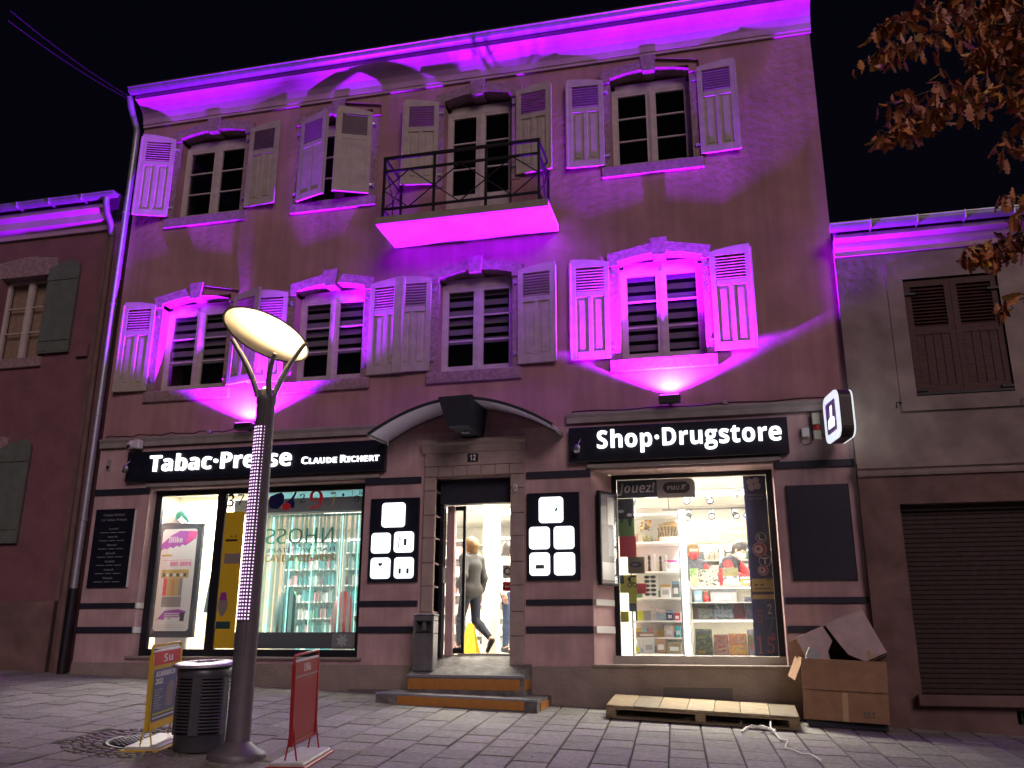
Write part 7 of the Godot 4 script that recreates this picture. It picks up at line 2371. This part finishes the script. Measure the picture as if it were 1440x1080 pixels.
func people():
	mat("skin", lin(0.50, 0.28, 0.19), 0.55)
	M.skin.subsurf_scatter_enabled = true
	M.skin.subsurf_scatter_strength = 0.15
	mat("lips", lin(0.40, 0.12, 0.10), 0.5)
	mat("cloth_grey", lin(0.055, 0.055, 0.053), 0.9, 0.0, "grain", 4.0)
	mat("cloth_vest", lin(0.055, 0.06, 0.075), 0.9, 0.0, "grain", 4.0)
	mat("denim", lin(0.012, 0.017, 0.034), 0.9, 0.0, "grain", 5.0)
	mat("denim_mid", lin(0.04, 0.07, 0.16), 0.9, 0.0, "grain", 5.0)
	mat("hair_blond", lin(0.20, 0.11, 0.032), 0.6, 0.0, "grain", 6.0)
	mat("hair_dark", lin(0.03, 0.025, 0.022), 0.5)
	mat("shoe_dark", lin(0.02, 0.018, 0.018), 0.5)
	mat("shoe_nude", lin(0.35, 0.22, 0.15), 0.5)
	var bob := [[Vector3(0, 0.04, -0.02), Vector3(0, 0.05, -0.01), 0.105, 0.102], [Vector3(0, 0.0, -0.045), Vector3(0, -0.075, -0.045), 0.09, 0.068], [Vector3(0.065, 0.03, 0.0), Vector3(0.072, -0.05, 0.0), 0.042, 0.032], [Vector3(-0.065, 0.03, 0.0), Vector3(-0.072, -0.05, 0.0), 0.042, 0.032], [Vector3(0.03, 0.10, 0.04), Vector3(-0.04, 0.095, 0.05), 0.035, 0.035]]
	var short := [[Vector3(0, 0.045, -0.02), Vector3(0, 0.055, -0.005), 0.100, 0.098], [Vector3(0, 0.01, -0.05), Vector3(0, -0.05, -0.05), 0.075, 0.055], [Vector3(0.03, 0.105, 0.045), Vector3(-0.03, 0.105, 0.045), 0.032, 0.032]]
	var long := bob + [[Vector3(0, -0.03, -0.06), Vector3(0, -0.2, -0.07), 0.075, 0.06]]
	# woman who walks into the shop, seen from behind
	figure("woman with short blond hair, grey jumper and navy trousers walking in through the door", Vector3(-3.70, FLOOR_Y + 0.005, -1.3), deg_to_rad(-120), 0.985, {
		"hip": Vector3(0, 0.90, 0.0), "kl": Vector3(0.10, 0.49, 0.10), "al": Vector3(0.09, 0.09, 0.13), "tl": Vector3(0.10, 0.035, 0.28),
		"kr": Vector3(-0.09, 0.47, -0.02), "ar": Vector3(-0.08, 0.20, -0.36), "tr": Vector3(-0.09, 0.045, -0.27),
		"el": Vector3(0.22, 1.09, -0.08), "wl": Vector3(0.20, 0.92, 0.10), "er": Vector3(-0.225, 1.08, -0.04), "wr": Vector3(-0.235, 0.845, 0.02), "nod": Vector3(0.05, 0.25, 0.0),
	}, {"top": "cloth_grey", "trousers": "denim", "hair": bob, "hair_m": "hair_blond", "shoes": "shoe_dark", "sleeve": 0.72, "hem": 0.88, "loose": true}, 0.016)
	# customer half hidden by the right jamb
	figure("customer in pale jumper and blue jeans half hidden by the right door jamb", Vector3(-3.30, FLOOR_Y + 0.005, -2.05), deg_to_rad(70), 1.0, {"nod": Vector3(0.2, 0.2, 0)}, {"top": "print_white", "trousers": "denim_mid", "hair": long, "hair_m": "hair_dark", "shoes": "shoe_dark"}, 0.018)
	# two assistants
	figure("shop assistant with blond hair, red mask and red shirt under a dark vest", Vector3(-0.57, FLOOR_Y + 0.005, -2.72), deg_to_rad(12), 0.985, {"nod": Vector3(0.12, 0.1, 0), "el": Vector3(0.22, 1.1, 0.06), "wl": Vector3(0.16, 1.04, 0.24), "er": Vector3(-0.22, 1.1, 0.06), "wr": Vector3(-0.16, 1.04, 0.24)}, {"top": "cloth_vest", "vest": "red_cloth", "trousers": "denim", "hair": bob, "hair_m": "hair_blond", "shoes": "shoe_dark", "mask": "red_cloth"}, 0.018)
	figure("dark-haired shop assistant in vest and red sleeves bending over the counter, masked", Vector3(-0.13, FLOOR_Y + 0.005, -2.72), deg_to_rad(62), 1.03, {
		"waist": Vector3(0, 1.05, 0.02), "chest": Vector3(0, 1.22, 0.10), "neck": Vector3(0, 1.36, 0.19), "head": Vector3(0, 1.46, 0.28), "nod": Vector3(0.6, 0.1, 0),
		"sl": Vector3(0.165, 1.30, 0.15), "el": Vector3(0.21, 1.12, 0.30), "wl": Vector3(0.14, 1.05, 0.48), "sr": Vector3(-0.165, 1.30, 0.15), "er": Vector3(-0.21, 1.10, 0.28), "wr": Vector3(-0.13, 1.05, 0.46),
	}, {"top": "cloth_vest", "vest": "red_cloth", "trousers": "denim", "hair": short, "hair_m": "hair_dark", "shoes": "shoe_dark", "mask": "mask_white"}, 0.018)

# ------------------------------------------------------------------ tree
func leaf_shape(st: SurfaceTool, ln: float, fold: float, seed_: int):
	# lobed oak leaf that hangs along -y from its stalk, folded along the midrib and curled
	var r := RandomNumberGenerator.new()
	r.seed = seed_
	var n := 8
	var curl := r.randf_range(-0.5, 0.9)
	var mid := []
	var lft := []
	var rgt := []
	for k in n + 1:
		var u := float(k) / n
		var w := ln * 0.30 * pow(sin(PI * clampf(0.06 + 0.92 * u, 0, 1)), 0.75) * (0.55 + 0.6 * u)
		w *= 1.15 if k % 2 else 0.62
		if k == 0:
			w = ln * 0.02
		if k == n:
			w = ln * 0.05
		var y := -ln * u
		var z := curl * ln * 0.35 * u * u
		mid.append(Vector3(0, y, z))
		var lift := w * fold
		lft.append(Vector3(-w * cos(fold * 0.8), y + 0.02 * ln, z + lift))
		rgt.append(Vector3(w * cos(fold * 0.8), y + 0.01 * ln, z + lift * r.randf_range(0.6, 1.2)))
	for k in n:
		face(st, [mid[k], mid[k + 1], lft[k + 1], lft[k]], Vector3.BACK)
		face(st, [mid[k], mid[k + 1], rgt[k + 1], rgt[k]], Vector3.BACK)

func tree():
	var lc := [lin(0.72, 0.28, 0.08), lin(0.60, 0.20, 0.075), lin(0.78, 0.42, 0.07), lin(0.66, 0.29, 0.18), lin(0.46, 0.17, 0.085)]
	var mats := []
	for k in 5:
		var m := mat("leaf_%d" % k, lc[k], 0.55, 0.0, "grain", 6.0)
		m.backlight = lin(0.7, 0.36, 0.14)
		mats.append("leaf_%d" % k)
	mat("bark", lin(0.13, 0.095, 0.075), 0.9, 0.0, "grain", 3.0, "pitted", 0.8)
	var shapes := []
	for k in 6:
		var st := S()
		leaf_shape(st, [0.13, 0.115, 0.145, 0.105, 0.135, 0.12][k], [0.3, 0.55, 0.2, 0.7, 0.45, 0.9][k], 40 + k)
		shapes.append(done(st))
	var base := Vector3(4.6, ground(4.6, 6.3) - 0.1, 6.3)
	var t := thing("oak_tree", "oak tree reaching in from the right with rust-brown autumn leaves", "tree", base)
	var st := S()
	tube(st, [Vector3(0, 0, 0), Vector3(0.02, 1.2, 0), Vector3(-0.05, 2.8, -0.05), Vector3(-0.12, 4.2, -0.1), Vector3(-0.05, 5.6, -0.2), Vector3(0.1, 7.0, -0.2)], [0.24, 0.19, 0.17, 0.14, 0.10, 0.05], 14)
	obj("trunk", st, "bark", t)
	# limbs: start on the trunk, then through the points that the twigs leave from (world points)
	var limbs := [
		[Vector3(4.48, 3.9, 6.2), [Vector3(3.4, 4.6, 5.6), Vector3(2.55, 5.1, 5.1), Vector3(1.95, 5.22, 5.0), Vector3(1.36, 5.16, 4.9), Vector3(1.235, 5.12, 4.88)], 0.05],
		[Vector3(4.48, 4.0, 6.2), [Vector3(3.5, 4.9, 5.5), Vector3(2.6, 5.45, 5.0), Vector3(1.95, 5.55, 4.9), Vector3(1.52, 5.46, 4.85), Vector3(1.40, 5.42, 4.85)], 0.05],
		[Vector3(4.48, 3.5, 6.2), [Vector3(3.3, 4.2, 5.6), Vector3(2.45, 4.62, 5.1), Vector3(1.9, 4.62, 5.0), Vector3(1.55, 4.50, 4.95), Vector3(1.33, 4.42, 4.95)], 0.045],
		[Vector3(4.48, 3.6, 6.2), [Vector3(3.3, 4.3, 5.4), Vector3(2.5, 4.85, 4.95), Vector3(1.95, 4.83, 4.9), Vector3(1.55, 4.76, 4.85), Vector3(1.39, 4.735, 4.85)], 0.04],
		[Vector3(4.48, 3.2, 6.2), [Vector3(3.3, 3.9, 5.6), Vector3(2.5, 4.35, 5.2), Vector3(2.2, 4.22, 5.1), Vector3(2.08, 4.05, 5.05)], 0.035],
		[Vector3(4.48, 2.9, 6.2), [Vector3(3.4, 3.3, 5.6), Vector3(2.6, 3.55, 5.2), Vector3(2.15, 3.46, 5.05), Vector3(1.87, 3.37, 5.0), Vector3(1.76, 3.36, 5.0)], 0.035],
		[Vector3(4.48, 3.0, 6.2), [Vector3(3.5, 3.55, 5.7), Vector3(2.8, 3.8, 5.4), Vector3(2.35, 3.72, 5.2), Vector3(2.05, 3.69, 5.15)], 0.025],
		[Vector3(4.48, 2.8, 6.2), [Vector3(3.5, 3.1, 5.8), Vector3(2.8, 3.2, 5.4), Vector3(2.3, 3.02, 5.2), Vector3(2.08, 2.93, 5.15)], 0.025],
		[Vector3(4.48, 2.85, 6.2), [Vector3(3.5, 3.2, 5.7), Vector3(2.7, 3.15, 5.3), Vector3(2.15, 2.98, 5.1), Vector3(1.93, 2.90, 5.1)], 0.02],
		[Vector3(4.5, 4.2, 6.2), [Vector3(3.7, 5.2, 5.7), Vector3(2.9, 5.6, 5.2), Vector3(2.4, 5.5, 5.0), Vector3(2.1, 5.3, 4.95)], 0.04],
		[Vector3(4.48, 3.7, 6.2), [Vector3(3.5, 4.5, 5.7), Vector3(2.8, 4.95, 5.3), Vector3(2.35, 5.0, 5.1), Vector3(2.0, 4.98, 5.0)], 0.04],
		[Vector3(4.48, 3.5, 6.2), [Vector3(3.5, 4.2, 5.7), Vector3(2.9, 4.55, 5.4), Vector3(2.5, 4.5, 5.2), Vector3(2.3, 4.42, 5.1)], 0.03],
	]
	# how many leaves hang on each limb, and from which share of it on
	var many := [200, 280, 280, 130, 90, 200, 38, 26, 18, 420, 420, 220]
	var from := [0.50, 0.46, 0.50, 0.52, 0.55, 0.60, 0.80, 0.78, 0.72, 0.5, 0.5, 0.5]
	var spots := []
	for n in limbs.size():
		var l: Array = limbs[n]
		var c := Curve3D.new()
		var pts: Array = [l[0]] + l[1]
		for k in pts.size():
			var d: Vector3 = (pts[mini(k + 1, pts.size() - 1)] - pts[maxi(k - 1, 0)]) * 0.16
			c.add_point(pts[k] - base, -d, d)
		var path := []
		var rad := []
		for k in 19:
			path.append(c.sample_baked(c.get_baked_length() * k / 18.0))
			rad.append(lerpf(l[2] * 0.55, 0.004, pow(k / 18.0, 0.6)))
		st = S()
		tube(st, path, rad, 7)
		var tw := S()
		var br := obj("branch", st, "bark", t)
		for k in many[n]:
			var u: float = lerpf(from[n], 1.0, pow(rng.randf(), 0.8))
			var p: Vector3 = c.sample_baked(c.get_baked_length() * u)
			var thick: float = 0.28 * (1.0 - u) / (1.0 - from[n]) + 0.05
			var dv: Vector3 = Vector3(rng.randf_range(-1, 1), rng.randf_range(-0.85, 0.8), rng.randf_range(-1, 1)) * thick
			if k % 2 == 0:
				tube(tw, [p, p + dv * 0.5 + Vector3(0, 0.01, 0), p + dv], [0.006, 0.0045, 0.003], 5, false)
			spots.append([p + dv, u])
		kind(obj("twigs", tw, "bark", br), "stuff")
	var cols := []
	var stuff := {}
	for n in spots.size():
		var p: Vector3 = spots[n][0]
		var yaw := rng.randf() * TAU
		# leaves hang, the outer ones spread more level
		var tip := rng.randf_range(-0.25, 1.35)
		var bs := Basis(Vector3.UP, yaw) * Basis(Vector3.RIGHT, tip) * Basis(Vector3(0, 1, 0), rng.randf_range(-0.7, 0.7))
		bs = bs.scaled(Vector3.ONE * rng.randf_range(0.7, 1.15))
		var mm: String = mats[[0, 0, 1, 1, 2, 3, 3, 4][rng.randi() % 8]]
		var sh: int = rng.randi() % 6
		if n % 6 == 0 and cols.size() < 295:
			var o := obj("leaf", shapes[sh], mm, t)
			o.transform = Transform3D(bs, p)
			cols.append(o)
		else:
			var key := "%s/%d" % [mm, sh]
			if not stuff.has(key):
				stuff[key] = []
			stuff[key].append(Transform3D(bs, p))
	for key in stuff:
		var mm2 := MultiMesh.new()
		mm2.transform_format = MultiMesh.TRANSFORM_3D
		mm2.mesh = shapes[int(key.split("/")[1])]
		mm2.instance_count = stuff[key].size()
		for i in stuff[key].size():
			mm2.set_instance_transform(i, stuff[key][i])
		var o := MultiMeshInstance3D.new()
		o.name = "small_leaves"
		o.multimesh = mm2
		o.material_override = M[key.split("/")[0]]
		kind(o, "stuff")
		t.add_child(o, true)
